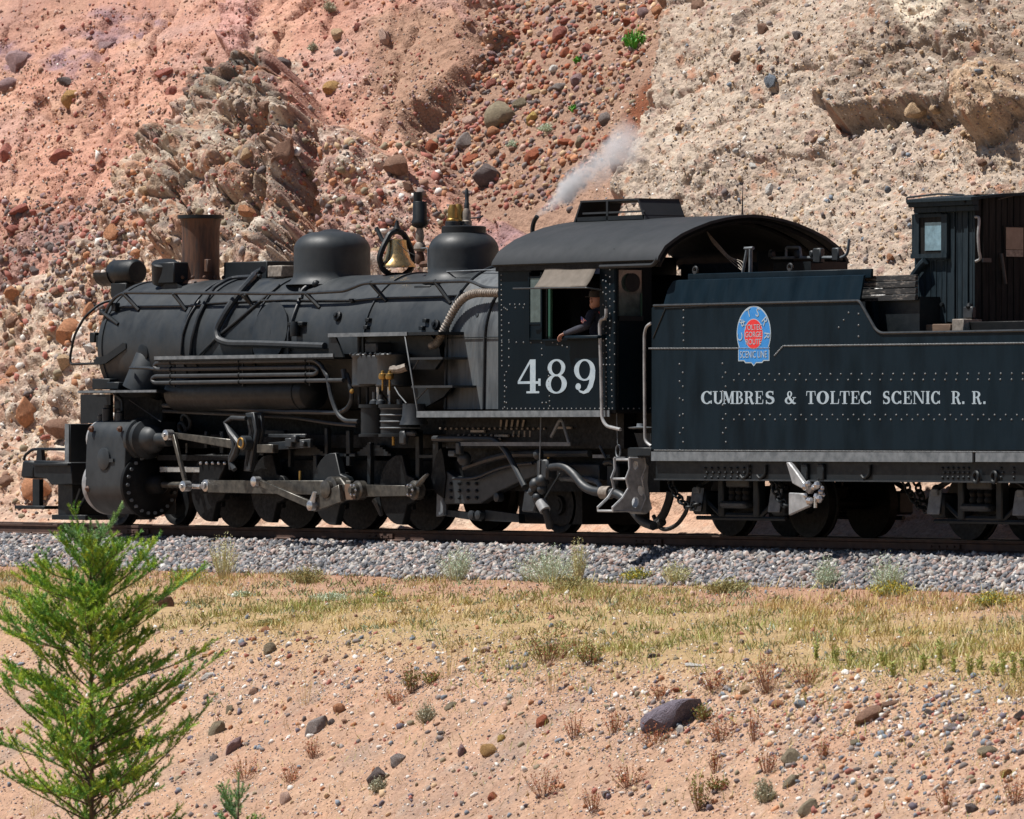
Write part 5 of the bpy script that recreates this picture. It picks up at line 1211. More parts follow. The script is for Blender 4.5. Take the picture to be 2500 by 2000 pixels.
MB().tube([P(G_(30, 615), -1.12), P(G_(300, 615), -1.12), P(G_(580, 620), -1.12), P(G_(680, 740), -1.14), P(G_(830, 1035), -1.18)], .040, 9, .15).build('injector_pipe', M['pipe'], LOCO)
MB().tube([P(G_(*q), -1.16) for q in ((1040, 870), (1170, 850), (1260, 920), (1340, 1030), (1420, 1075), (1510, 1085), (1640, 1095), (1720, 1150), (1790, 1260), (1870, 1350), (1960, 1380))], .060, 12, .25).build('suction_pipe', M['pipe'], LOCO)
MB().lathe([(.085, -.09), (.085, .09)], P(G_(1550, 1088), -1.16), (1, 0, 0), 14).build('pipe_coupling', M['lag'], LOCO); MB().lathe([(.075, -.07), (.075, .05)], P(G_(1040, 868), -1.16), (1, 0, 0), 14).build('pipe_coupling', M['lag'], LOCO)
inj = bx(MB(), G_(925, 790), G_(1025, 975), -1.24, -1.06).build('injector', M['pipe'], LOCO, bevel=.03)
mb = MB()
for q, s in ((G_(950, 755), .1), (G_(985, 985), .13), (G_(930, 1020), .13), (G_(900, 1080), .09), (G_(985, 1060), .10), (G_(945, 1130), .10)): MB().ball(P(q, -1.2), s * .75, 10).build('injector_valve', M['pipe'], inj)
pl(MB(), [G_(*q) for q in ((825, 1060), (880, 1090), (935, 1180), (905, 1265), (795, 1255), (810, 1160))], -1.18, .12).build('sander_chute', M['pipe'], LOCO, bevel=.02)
MB().tube([P(G_(970, 1170), -1.2), P(G_(1010, 1245), -1.2)], .075, 14).build('hose_end', M['silver'], LOCO)
MB().tube([P(G_(1010, 1245), -1.2), P(G_(1035, 1320), -1.18), P(G_(1050, 1390), -1.1)], .05, 10).build('overflow_hose', M['rubber'], LOCO)
bar('injector_rod', G_(968, 400), G_(952, 1030), .018, .018, -1.26, .018, 'trim')
bar('injector_rod', G_(1135, 920), G_(1000, 1140), .03, .03, -1.24, .02, 'black')
MB().tube([P(G_(1150, 965), -1.0), P(G_(1380, 968), -1.0), P(G_(1480, 1000), -1.0), P(G_(1500, 1060), -1.0)], .035, 8, .08).build('train_line_pipe', M['trim'], LOCO)
mb = MB(); bx(mb, G_(1425, 755), G_(1545, 785), -1.1, -1.04); mb.build('foot_lever', M['trim'], LOCO)
MB().tube([P(G_(1490, 680), -1.12), P(G_(1545, 790), -1.12)], .02, 6).build('foot_lever', M['pipe'], LOCO)
MB().tube([P(G_(1530, 830), -.98), P(G_(1590, 815), -.98), P(G_(1650, 860), -.98), P(G_(1650, 960), -.98), P(G_(1610, 1040), -.98)], .035, 8, .06).build('draft_gear', M['pipe'], LOCO)
bx(MB(), G_(1545, 840), G_(1640, 1060), -.95, -.8).build('draft_gear', M['black'], LOCO, bevel=.02)
MB().torus(P(G_(1650, 725), -1.36), (.3, 1, 0), .078, .011, 28, 6).build('pull_ring', M['trim'], LOCO)
MB().tube([P(G_(1636, 400), -1.32), P(G_(1645, 680), -1.36)], .007, 5).build('pull_wire', M['trim'], LOCO)
mb = MB()
for j, (y0, x0, n_, st_) in enumerate(((525, 90, 20, 48), (620, 130, 11, 48), (585, 250, 12, 48))):
    for k in range(n_): mb.ball(P(G_(x0 + st_ * k, y0 + (3 * (k % 2))), -1.02), .017 if j != 1 else .026, 6)
for k in range(5): mb.tube([P(G_(625 + 50 * k, 450), -1.02), P(G_(620 + 48 * k, 510), -1.02)], .015, 5); 
for k in range(4): mb.tube([P(G_(735 + 48 * k, 545), -1.0), P(G_(732 + 48 * k, 600), -1.0)], .013, 5)
for q in ((420, 550), (630, 590), (1180, 520)): mb.box(P(G_(*q), -1.03), (.30, .03, .03))
mb.build('staybolts', M['lag'], LOCO)['kind'] = 'stuff'
MB().span((XFB - .05, -1.0, P(G_(600, 700), -1.0).z), (CABX1 - .4, -.82, ZF - .045)).build('firebox_lower_sheet', M['grime'], LOCO)
# hoses hanging between engine and tender
for qs, r in (((G_(1960, 1380), G_(2050, 1290), G_(2100, 1150), G_(2110, 1080)), .055), ((G_(1960, 1290), G_(2010, 1400), G_(2080, 1415), G_(2150, 1380), K_(250, 620), K_(290, 560), K_(300, 480)), .028), ((G_(1890, 1350), G_(1960, 1385), G_(2040, 1340)), .06)):
    MB().tube([P(q, -.85) for q in qs], r, 9, .2).build('water_hose', M['rubber'], LOCO)
# ---- painted lettering, drawn as thick and thin strokes in a box 1 wide and 1 high
def ring(cx, cy, rx, ry, a0, a1, T, t, n=26):
    """stroke along an ellipse: thick at the sides (T), thin at top and bottom (t)"""
    o, i = [], []
    for k in range(n + 1):
        a = math.radians(a0 + (a1 - a0) * k / n); c, s = math.cos(a), math.sin(a)
        o.append((cx + rx * c, cy + ry * s)); i.append((cx + (rx - T) * c, cy + (ry - t) * s))
    return [[o[k], o[k + 1], i[k + 1], i[k]] for k in range(n)]
def path(pts, ws):
    out = []; L = []; Rr = []
    for k, (x, y) in enumerate(pts):
        a, b = pts[max(0, k - 1)], pts[min(len(pts) - 1, k + 1)]
        dx, dy = b[0] - a[0], b[1] - a[1]; l = math.hypot(dx, dy) or 1
        w = ws[k] / 2; L.append((x - dy / l * w, y + dx / l * w)); Rr.append((x + dy / l * w, y - dx / l * w))
    return [[L[k], L[k + 1], Rr[k + 1], Rr[k]] for k in range(len(pts) - 1)]
def rc(x0, y0, x1, y1): return [[(x0, y0), (x1, y0), (x1, y1), (x0, y1)]]
def serif(x0, x1, y, up): return rc(x0, y if up else y - .06, x1, y + .06 if up else y)
def curve(f, a, b, n): return [f(a + (b - a) * k / n) for k in range(n + 1)]
def s_path(T, t):
    p, w = [], []
    for a in np.linspace(30, 270, 14): p.append((.52 + .33 * math.cos(math.radians(a)), .745 + .22 * math.sin(math.radians(a)))); w.append(t + (T - t) * max(0, math.cos(math.radians(a - 205))) ** 1.2)
    for a in np.linspace(90, -150, 14)[1:]: p.append((.48 + .36 * math.cos(math.radians(a)), .27 + .235 * math.sin(math.radians(a)))); w.append(t + (T - t) * max(0, math.cos(math.radians(a - 25))) ** 1.2)
    return path(p, w)
GL = {}
T, t = .25, .085
GL['C'] = ring(.52, .5, .50, .51, 38, 322, T, t) + rc(.84, .70, .93, 1.0) + rc(.86, .02, .95, .28)
GL['U'] = rc(.12, .30, .34, .95) + ring(.5, .32, .38, .33, 180, 360, .2, .09) + rc(.79, .30, .88, .95) + serif(0, .46, 1, False) + serif(.66, 1, 1, False)
GL['M'] = rc(.09, .06, .16, .94) + [[(.09, .99), (.32, .99), (.60, .12), (.46, .05)]] + [[(.72, .99), (.80, .99), (.54, .05), (.47, .08)]] + rc(.72, .06, .90, .94) + serif(0, .26, 0, True) + serif(.62, 1, 0, True) + serif(.78, 1, 1, False) + serif(0, .2, 1, False)
GL['B'] = rc(.12, .06, .36, .94) + serif(0, .5, 0, True) + serif(0, .5, 1, False) + ring(.48, .755, .40, .245, -90, 90, .23, .07) + ring(.50, .27, .46, .27, -90, 90, .25, .07)
GL['R'] = rc(.12, .06, .34, .94) + serif(0, .46, 0, True) + serif(0, .45, 1, False) + ring(.44, .745, .42, .255, -90, 90, .23, .07) + rc(.34, .47, .46, .54) + path([(.50, .52), (.64, .44), (.72, .22), (.80, .05), (.92, .02), (1.0, .10)], [.1, .2, .22, .2, .1, .05])
GL['E'] = rc(.12, .06, .36, .94) + serif(0, .95, 0, True) + serif(0, .92, 1, False) + rc(.36, .47, .66, .54) + rc(.62, .36, .70, .66) + [[(.88, .06), (.99, .06), (.99, .36), (.93, .34)]] + [[(.86, .94), (.94, .94), (.95, .66), (.90, .68)]]
GL['S'] = s_path(.27, .10) + rc(.77, .72, .85, 1.0) + rc(.10, 0, .18, .30)
GL['T'] = rc(.38, .06, .62, .94) + serif(.24, .76, 0, True) + serif(.02, .98, 1, False) + [[(.02, .94), (.11, .94), (.06, .64), (.0, .64)]] + [[(.89, .94), (.98, .94), (1.0, .64), (.94, .64)]]
GL['O'] = ring(.5, .5, .5, .515, 0, 360, .27, .08, 40)
GL['L'] = rc(.12, .06, .38, .94) + serif(0, .94, 0, True) + serif(0, .54, 1, False) + [[(.86, .06), (.98, .06), (1.0, .40), (.93, .38)]]
GL['I'] = rc(.22, .06, .78, .94) + serif(0, 1, 0, True) + serif(0, 1, 1, False)
GL['N'] = rc(.10, .06, .17, .94) + [[(.08, .99), (.32, .99), (.90, .03), (.76, .03)]] + rc(.82, .03, .90, .94) + serif(0, .28, 0, True) + serif(0, .22, 1, False) + serif(.70, 1, 1, False)
GL['.'] = rc(0, 0, 1, .2)
GL['&'] = ring(.42, .77, .22, .235, 0, 360, .13, .06) + ring(.36, .27, .36, .28, 60, 330, .2, .08) + path([(.28, .66), (.45, .42), (.70, .14), (.84, .04), (1.0, .06)], [.12, .2, .2, .14, .06]) + path([(.62, .14), (.78, .32), (.84, .50)], [.07, .07, .07]) + rc(.70, .47, 1.0, .53)
GL['4'] = rc(.54, .05, .78, 1.0) + [[(.54, 1.0), (.64, 1.0), (.10, .36), (.0, .36)]] + rc(.0, .28, 1.0, .355) + rc(.90, .22, 1.0, .43) + serif(.38, .94, 0, True)
GL['8'] = ring(.5, .755, .42, .255, 0, 360, .19, .055, 36) + ring(.5, .275, .5, .285, 0, 360, .24, .05, 40)
GL['9'] = ring(.5, .69, .5, .32, 0, 360, .23, .05, 40) + path([(.90, .70), (.88, .46), (.80, .24), (.66, .09), (.46, .02), (.28, .06), (.16, .18)], [.24, .24, .21, .15, .08, .06, .06]) + ring(.20, .20, .13, .10, 0, 360, .125, .095, 16)
def glyph(ch, q0, q1, base, top, Y, m, parent, name='letter'):
    """glyph between pixel columns q0..q1 with its base and top pixel rows, on the plane Y"""
    mb = MB(); zb, zt = P(((q0 + q1) / 2, base), Y).z, P(((q0 + q1) / 2, top), Y).z
    xa, xb = P((q0, base), Y).x, P((q1, base), Y).x
    for k, pg in enumerate(GL[ch]):
        y = Y - .0015 - .00006 * k
        mb.prism([(xa + (xb - xa) * px, y, zb + (zt - zb) * py) for px, py in pg], (0, .0012, 0))
    return mb.build(name, m, parent, smooth=False)
for ch, a, b in (('4', 770, 970), ('8', 1018, 1202), ('9', 1265, 1448)):
    glyph(ch, G_(a, 0)[0], G_(b, 0)[0], G_(0, 217)[1], E_(0, 1640)[1], YC, M['white'], LOCO, 'number')
def text_mesh(s, size, m, parent, loc, rot=0.0, name='lettering', sx=1.0):
    cu = bpy.data.curves.new(name, 'FONT'); cu.body = s; cu.size = size; cu.align_x = 'CENTER'; cu.align_y = 'CENTER'; cu.extrude = .0006
    ob = bpy.data.objects.new(name + '_t', cu); COL.objects.link(ob)
    me = bpy.data.meshes.new_from_object(ob.evaluated_get(bpy.context.evaluated_depsgraph_get()))
    bpy.data.objects.remove(ob); bpy.data.curves.remove(cu)
    me.materials.clear(); me.materials.append(m)
    o = bpy.data.objects.new(name, me); COL.objects.link(o); o.parent = parent
    o.location = Vector(loc) - world_loc(parent); o.rotation_euler = (R(90), rot, 0); o.scale = (sx, 1, 1)
    return o
# ================================================================== the tender
YT = -1.42
TEN = empty('tender', (P((2050, 1000), YT).x, 0, 0))
tag(TEN, 'blue-black tender lettered in white with a round blue and red emblem on its side', 'tender')
TX0 = P(H_(93, 900), YT).x; TX1 = P((2500, 900), YT).x + 1.6
zbot = P(K_(900, 222), YT).z; ztop = P(H_(600, 548), YT).z; zlowt = P(H_(1700, 706), YT).z
xs1, xs2 = P(H_(1245, 545), YT).x, P(H_(1355, 705), YT).x
out = [(TX0, zbot), (TX0, ztop - .03), (TX0 + .05, ztop), (xs1, ztop), (xs2 - .06, zlowt + .03), (xs2 + .05, zlowt), (TX1, zlowt), (TX1, zbot)]
MB().prism([(x, YT, z) for x, z in out], (0, .03, 0)).build('tank_side', M['tank'], TEN, smooth=False)
MB().prism([(x, -YT - .03, z) for x, z in out], (0, .03, 0)).build('tank_side', M['tank'], TEN, smooth=False)
MB().span((TX0 + .02, YT + .03, zbot), (TX1 - .02, -YT - .03, zlowt - .04)).build('water_tank', M['tank'], TEN)
MB().span((TX0, YT + .03, zlowt - .04), (TX0 + .03, -YT - .03, ztop - .15)).build('tank_front', M['black'], TEN)
MB().tube([(TX0 + .05, YT - .004, ztop), (xs1 - .02, YT - .004, ztop), (xs1 + .02, YT - .004, ztop - .02), (xs2 - .06, YT - .004, zlowt + .04), (xs2 + .04, YT - .004, zlowt), (TX1, YT - .004, zlowt)], .017, 8, .08).build('edge_bead', M['pipe'], TEN)
bar('side_brace', H_(97, 740), H_(166, 575), .02, .02, YT - .012, .012, 'black', TEN); bar('side_brace', H_(160, 572), H_(400, 560), .02, .02, YT - .012, .012, 'black', TEN)
# inclined coal boards on top
lo = [P(H_(x, 552), YT) for x in (158, 1240)]; hi = [P(H_(212, 421), YT + .08), P(H_(1236, 394), YT + .08)]
zc1 = (hi[0].z + hi[1].z) / 2
pts = [Vector((lo[0].x, YT, ztop + .005)), Vector((lo[0].x + .02, YT + .05, ztop + .62 * (zc1 - ztop))), Vector((hi[0].x, YT + .08, zc1)), Vector((xs1 - .02, YT + .08, zc1)), Vector((xs1, YT, ztop + .005))]
MB().prism(pts, (0, .03, .01)).build('coal_board', M['tank'], TEN, smooth=False)
MB().prism([Vector((p.x, -p.y, p.z)) for p in pts], (0, -.03, .01)).build('coal_board', M['tank'], TEN, smooth=False)
a, b = P(H_(320, 412), -1.16), P(H_(1240, 376), -1.16)
MB().span((a.x, -1.24, zc1 - .03), (xs1, -1.20, zc1 + .085)).build('coal_board', M['tank'], TEN, bevel=.008)
MB().tube([P(H_(430, 525), YT + .02), P(H_(720, 492), YT + .05), P(H_(960, 492), YT + .05)], .006, 5).build('board_crease', M['black'], TEN)
for x in (335, 860):
    p = P(H_(x, 362), -1.22); e = MB(); e.torus((p.x, -1.22, zc1 + .13), (0, 1, 0), .042, .015, 16, 6); e.box((p.x, -1.22, zc1 + .09), (.05, .03, .06)); e.build('lifting_eye', M['pipe'], TEN)
# plank bunker sides further back, coal inside
xq0, xq1 = P(H_(1250, 460), -1.18).x, P(H_(1556, 460), -1.18).x
z0, z1 = P(H_(1400, 535), -1.18).z, P(H_(1400, 390), -1.18).z
for k in range(4):
    h = (z1 - z0) / 4
    MB().span((xq0, -1.19 + .006 * (k % 2), z0 + h * k + .004), (xq1, -1.14, z0 + h * (k + 1) - .004)).build('plank', M['peel'], TEN, bevel=.004)
for k in range(4): MB().span((xs1 - .3, 1.14, z0 + h * k + .004), (xq1, 1.18, z0 + h * (k + 1) - .004)).build('plank', M['plankr'], TEN)
MB().span((xs1 - .04, -1.20, zlowt - .03), (xs1, 1.2, z0)).build('bunker_end', M['tank'], TEN)
MB().span((xq0, -1.12, zlowt), (xq1, 1.12, z0 + .05)).build('bunker_slope', M['black'], TEN)
cm = MB()
for k in range(160): cm.box((random.uniform(TX0 + .6, xq0 - .1), random.uniform(-1.05, 1.05), ztop + random.uniform(-.05, .06)), (.22, .22, .16), Matrix.Rotation(random.uniform(0, 3), 3, (random.random(), random.random(), 1)))
cm.build('coal', M['coal'], TEN, smooth=False)['kind'] = 'stuff'
MB().span((TX0 + .4, -1.1, zlowt), (xq0, 1.1, ztop - .08)).build('coal_bed', M['coal'], TEN)
# pipes, levers and wires at the front of the bunker
YL = .75
MB().tube([P(H_(750, 250), YL), P(H_(755, 295), YL), P(H_(1150, 292), YL), P(H_(1180, 270), YL), P(H_(1188, 190), YL)], .02, 7, .05).build('brake_lever', M['trim'], TEN)
MB().tube([P(H_(838, 290), YL), P(H_(838, 236), YL), P(H_(915, 236), YL), P(H_(920, 290), YL)], .018, 7, .03).build('brake_lever', M['trim'], TEN)
for q, s in ((H_(905, 275), .09), (H_(1018, 282), .16), (H_(985, 272), .07), (H_(758, 275), .08), (H_(1120, 275), .14)): MB().box(P(q, YL), (s, .08, s * 1.2)).build('valve', M['pipe'], TEN, bevel=.015)
MB().span((P(H_(800, 330), YL).x, YL - .1, zc1 - .1), (P(H_(1090, 330), YL).x - .3, YL + .5, P(H_(900, 318), YL).z)).build('tool_box', M['black'], TEN)
MB().tube([P(H_(598, 375), -.5), P(H_(622, 245), -.5)], .02, 6).build('brake_stand', M['trim'], TEN)
MB().tube([P(H_(640, 375), -.5), P(H_(642, 245), -.5)], .025, 6).build('brake_stand', M['trim'], TEN)
MB().tube([P(H_(610, 243), -.5), P(H_(656, 240), -.5)], .024, 6).build('brake_stand', M['trim'], TEN)
for k in range(4): MB().tube([P(H_(400, 150), -.4), P(H_(425 + 8 * k, 205), -.4), P(H_(495 + 10 * k, 280 + 4 * k), -.4), P(H_(560 + 14 * k, 340 - 8 * k), -.4), P(H_(605, 372), -.4)], .006, 5, .1).build('bell_rope', M['lag'], TEN)
# white lettering
for ch, a, b in (('C', 366, 430), ('U', 432, 492), ('M', 487, 554), ('B', 557, 602), ('R', 606, 662), ('E', 666, 712), ('S', 722, 776), ('&', 832, 894), ('T', 950, 1002), ('O', 1008, 1076), ('L', 1083, 1132), ('T', 1136, 1190), ('E', 1197, 1246), ('C', 1250, 1312), ('S', 1373, 1416), ('C', 1421, 1480), ('E', 1488, 1535), ('N', 1541, 1606), ('I', 1612, 1635), ('C', 1641, 1694), ('R', 1754, 1808), ('.', 1814, 1826), ('R', 1868, 1922), ('.', 1931, 1943)):
    glyph(ch, H_(a, 0)[0], H_(b, 0)[0], H_(0, 1104)[1], H_(0, 1033)[1], YT, M['white'], TEN)
# emblem
ec = P(H_(660, 714), YT); er = .345; EY = YT - .004
em = MB()
shape = [(er * math.sin(a), er * math.cos(a)) for a in np.linspace(-R(122), R(122), 40)]
bw = .315; zb1 = -(er * .62); 
low = [(bw, -.185), (bw, -.385), (.20, -.385), (.17, -.415), (.05, -.415), (0, -.46), (-.05, -.415), (-.17, -.415), (-.20, -.385), (-bw, -.385), (-bw, -.185)]
k_ = .86
low = [(x, z * k_ - .01) for x, z in low]
em.prism([(ec.x + x, EY, ec.z + z) for x, z in shape + low], (0, .003, 0))
emb = em.build('emblem', M['white'], TEN, smooth=False)
e2 = MB(); s = .955; e2.prism([(ec.x + x * s, EY - .0015, ec.z + (z + .02) * s - .02) for x, z in shape + low], (0, .0012, 0)); e2.build('emblem_field', M['blue'], emb, smooth=False)
MB().lathe([(.190, 0), (.190, .001), (0, .001)], (ec.x, EY - .002, ec.z - .005), (0, -1, 0), 40).build('emblem_ring', M['white'], emb, smooth=False)
MB().lathe([(.181, 0), (.181, .001), (0, .001)], (ec.x, EY - .0035, ec.z - .005), (0, -1, 0), 40).build('emblem_disc', M['red'], emb, smooth=False)
for ch, a in (('C', -98), ('&', -58), ('T', -20), ('S', 18), ('R', 56), ('R', 96)):
    rr = .27; text_mesh(ch, .155, M['white'], emb, (ec.x + rr * math.sin(R(a)), EY - .006, ec.z + rr * math.cos(R(a))), R(a))
for s_, dz in (('TOLTEC', .075), ('GORGE', -.015), ('ROUTE', -.105)): text_mesh(s_, .098, M['white'], emb, (ec.x, EY - .007, ec.z + dz))
text_mesh('SCENIC LINE', .12, M['white'], emb, (ec.x, EY - .006, ec.z - .262), 0, 'lettering', .80)
# rivets
TR = []
TR += [(H_(80, 797), H_(745, 796), 84), (H_(822, 783), H_(2200, 766), 170), (H_(775, 835), H_(815, 790), 7), (H_(270, 585), H_(270, 795), 6), (H_(1240, 605), H_(1240, 730), 3), (H_(1185, 598), H_(1130, 680), 3)]
for y0 in (940, 973):
    TR.append((H_(550 + (28 if y0 == 940 else 0), y0), H_(2150, y0 - 5), 28))
TR += [(K_(550, 56), K_(2150, 56), 28), (K_(580, 30), K_(2180, 30), 28), (H_(248, 883), H_(250, 1360), 6), (H_(266, 930), K_(268, 180), 6), (H_(486, 880), K_(488, 130), 6), (H_(503, 930), K_(505, 180), 6)]
rivet_rows(TR, YT, .0135).build('rivets', M['rivet'], TEN)['kind'] = 'stuff'
rivet_rows([(K_(110, 226), K_(2200, 236), 330)], YT, .010).build('rivets', M['rivet'], TEN)['kind'] = 'stuff'
# frame
zf0, zf1 = P(K_(900, 392), -1.36).z, P(K_(900, 290), -1.36).z
MB().span((TX0, -1.36, zf0), (TX1, 1.36, zf1 + .02)).build('frame_sill', M['black'], TEN, bevel=.006)
MB().span((TX0, YT - .008, zf1 + .005), (P(K_(1872, 270), YT).x, YT + .02, zbot - .03)).build('sill_edge', M['trim'], TEN)
MB().span((P(K_(1890, 270), YT).x, YT - .008, zf1 + .01), (TX1, YT + .02, zbot - .03)).build('sill_edge', M['trim'], TEN)
MB().span((TX0, YT + .02, zf1 + .01), (TX1, 1.3, zbot)).build('frame_deck', M['black'], TEN)
MB().span((TX0, -1.385, zf0 - .012), (TX1, -1.33, zf0 + .008)).build('sill_lip', M['pipe'], TEN)
rr = []
for x0, x1, n in ((390, 640, 8), (1705, 1850, 6), (2030, 2100, 2)):
    for j in range(3): rr.append((K_(x0 + 10 * (j % 2), 325 + 26 * j), K_(x1, 325 + 26 * j), n))
rivet_rows(rr, -1.362, .022).build('rivets', M['black'], TEN)['kind'] = 'stuff'
for x in (625, 718, 1295): MB().tube([P(K_(x + 5, 305), -1.38), P(K_(x + 5, 360), -1.38), P(K_(x - 25, 385), -1.38), P(K_(x - 40, 365), -1.38)], .018, 7, .05).build('frame_hook', M['black'], TEN)
for x in (1890, 1990): MB().torus(P(K_(x, 375), -1.38), (.2, 1, 0), .065, .02, 18, 6).build('frame_ring', M['black'], TEN)
for x in (935, 1025): bx(MB(), K_(x - 18, 300), K_(x + 18, 390), -1.40, -1.35).build('frame_bracket', M['black'], TEN, bevel=.012)
# rerailing frog hung on the frame
fr = MB(); fr.prism([P(K_(*q), -1.47) for q in ((835, 292), (852, 292), (885, 335), (945, 420), (985, 430), (960, 470), (935, 445), (870, 410))], (0, .07, 0))
fr.prism([P(K_(*q), -1.46) for q in ((850, 460), (940, 465), (968, 535), (850, 588))], (0, .05, 0))
fr = fr.build('rerailing_frog', M['silver'], TEN, bevel=.012)
mb = MB(); rng = random.Random(5)
for k in range(16): mb.ball(P(K_(rng.uniform(945, 1050), rng.uniform(405, 510)), -1.45 + rng.uniform(-.05, .05)), rng.uniform(.025, .055), 7)
mb.tube([P(K_(1000, 490), -1.46), P(K_(1000, 545), -1.46)], .02, 6); mb.build('frog_chain', M['bright'], fr)['kind'] = 'stuff'
# safety chains
def chain(qs, Y, name='safety_chain'):
    pts = fillet_path([P(q, Y) for q in qs], .3); mb = MB(); step = .095; acc = 0; k = 0; L = [0]
    for i in range(1, len(pts)): L.append(L[-1] + (pts[i] - pts[i - 1]).length)
    d = 0
    while d < L[-1]:
        i = max(j for j in range(len(L)) if L[j] <= d); i = min(i, len(pts) - 2)
        p = pts[i].lerp(pts[i + 1], (d - L[i]) / max(1e-6, L[i + 1] - L[i])); T_ = (pts[i + 1] - pts[i]).normalized()
        n_ = Vector((0, 1, 0)) if k % 2 else T_.cross(Vector((0, 1, 0)))
        o = len(mb.v); mb.torus(p, n_, .048, .016, 14, 6); d += step * .78; k += 1
    return mb.build(name, M['black'], TEN)
chain([K_(190, 375), K_(215, 450), K_(260, 510), K_(300, 545), K_(350, 525)], -1.25); chain([K_(765, 395), K_(785, 470), K_(815, 515), K_(850, 530)], -1.25)
chain([K_(1500, 405), K_(1530, 480), K_(1580, 540), K_(1640, 560), K_(1680, 520)], -.6); chain([K_(1560, 405), K_(1600, 520), K_(1660, 500), K_(1670, 420)], .2)
# trucks
ZJ = P((1717, 1240), -.92).z
def truck(qc):
    Xc = P(qc, -.95).x; wb = (P((1909, 1240), -.92).x - P((1717, 1240), -.92).x) / 2; rw = .42
    t = MB().span((Xc - .25, -.9, ZJ - .05), (Xc + .25, .9, ZJ + .28)).build('truck', M['grime'], TEN, bevel=.02)
    for s in (-1, 1):
        X = Xc + s * wb
        for Y in (-.49, .49): MB().lathe([(0, -.12), (.11, -.12), (.13, -.05), (.27, -.025), (rw - .05, -.06), (rw, -.06), (rw, .05), (rw + .026, .06), (rw + .026, .085), (rw - .05, .08), (.1, .06)] if Y < 0 else [(0, .12), (.11, .12), (.13, .05), (.27, .025), (rw - .05, .06), (rw, .06), (rw, -.05), (rw + .026, -.06), (rw + .026, -.085), (rw - .05, -.08), (.1, -.06)], (X, Y, rw + .004), (0, 1, 0), 44).build('truck_wheel', M['grime'], t)
        MB().tube([(X, -.95, rw), (X, .95, rw)], .07, 12).build('axle', M['grime'], t)
        for Y in (-.98, .86):
            j = MB(); j.box((X, Y + .06, rw + .01), (.26, .26, .30)); j = j.build('journal_box', M['black'], t, bevel=.03)
            if Y < 0:
                MB().box((X - .01, Y - .085, rw + .05), (.24, .02, .30), Matrix.Rotation(R(-10), 3, 'X')).build('journal_lid', M['trim'], j, bevel=.012)
                MB().box((X, Y - .09, rw + .17), (.12, .04, .08)).build('lid_hinge', M['trim'], j, bevel=.01)
    for Y in (-.98, .90):
        MB().tube([(Xc - wb - .1, Y, rw + .20), (Xc - .42, Y, rw + .40), (Xc + .42, Y, rw + .40), (Xc + wb + .1, Y, rw + .20)], .035, 6).build('arch_bar', M['black'], t)
        MB().tube([(Xc - wb - .1, Y, rw - .18), (Xc + wb + .1, Y, rw - .18)], .03, 6).build('tie_bar', M['black'], t)
        MB().tube([(Xc - wb - .1, Y, rw + .16), (Xc - .42, Y, rw - .14), (Xc + .42, Y, rw - .14), (Xc + wb + .1, Y, rw + .16)], .035, 6).build('arch_bar', M['black'], t)
        for s in (-.36, .36): MB().box((Xc + s, Y, rw + .1), (.12, .12, .52)).build('truck_column', M['black'], t, bevel=.015)
        MB().box((Xc, Y - .03, rw + .28), (.46, .10, .15)).build('bolster_end', M['pipe'], t, bevel=.02)
        MB().box((Xc - .02, Y - .06, rw - .01), (.52, .18, .09)).build('spring_plank', M['pipe'], t, bevel=.03)
        for s in (-.14, 0, .14): MB().lathe([(.055, 0), (.065, .04), (.05, .08), (.065, .12), (.05, .16)], (Xc + s, Y - .02, rw + .04), (0, 0, 1), 12).build('truck_spring', M['grime'], t)
    for s in (-1, 1): MB().box((Xc + s * (wb - rw - .09), -.49, rw - .02), (.07, .14, .34)).build('brake_shoe', M['grime'], t, bevel=.02)
truck((1815, 1240)); truck((2405, 1240)); 
# brakeman's shelter on the deck
YD = -.80
DX0, DX1 = P(J_(222, 900), YD).x, P(J_(862, 900), YD).x
dz0, dz1 = P(J_(400, 1460), YD).z, P(J_(400, 296), YD).z
DH = MB().span((DX0 + .035, YD + .04, dz0), (DX1 - .035, 1.0, dz1)).build('brakeman_shelter', M['plankr'], TEN)
rng = random.Random(9); x = DX0
while x < DX1 - .03:
    w = rng.uniform(.085, .115); x1_ = min(x + w, DX1); d = rng.uniform(0, .008)
    MB().span((x + .003, YD + d, dz0 + rng.uniform(-.01, .02)), (x1_ - .003, YD + .038, dz1)).build('plank', M['plank'], DH, bevel=.004); x += w
def yj(x): return PX(J_(x, 900), DX1).y
y = YD
while y < 1.0:
    w = rng.uniform(.085, .11); d = rng.uniform(0, .008); door = yj(965) < y + w / 2
    zb_ = dz0 - (.02 if door else -.05) + rng.uniform(-.01, .01)
    MB().span((DX1 - .034, y + .004, zb_), (DX1 + d + (.022 if door else 0), y + w - .003, dz1 + .2)).build('plank', M['plankr'], DH, bevel=.004); y += w
# corner boards
for qx in (640, 780): 
    X = P(J_(qx, 900), YD).x; MB().span((X - .035, YD - .018, dz0), (X + .035, YD - .002, dz1)).build('corner_board', M['plank'], DH, bevel=.004)
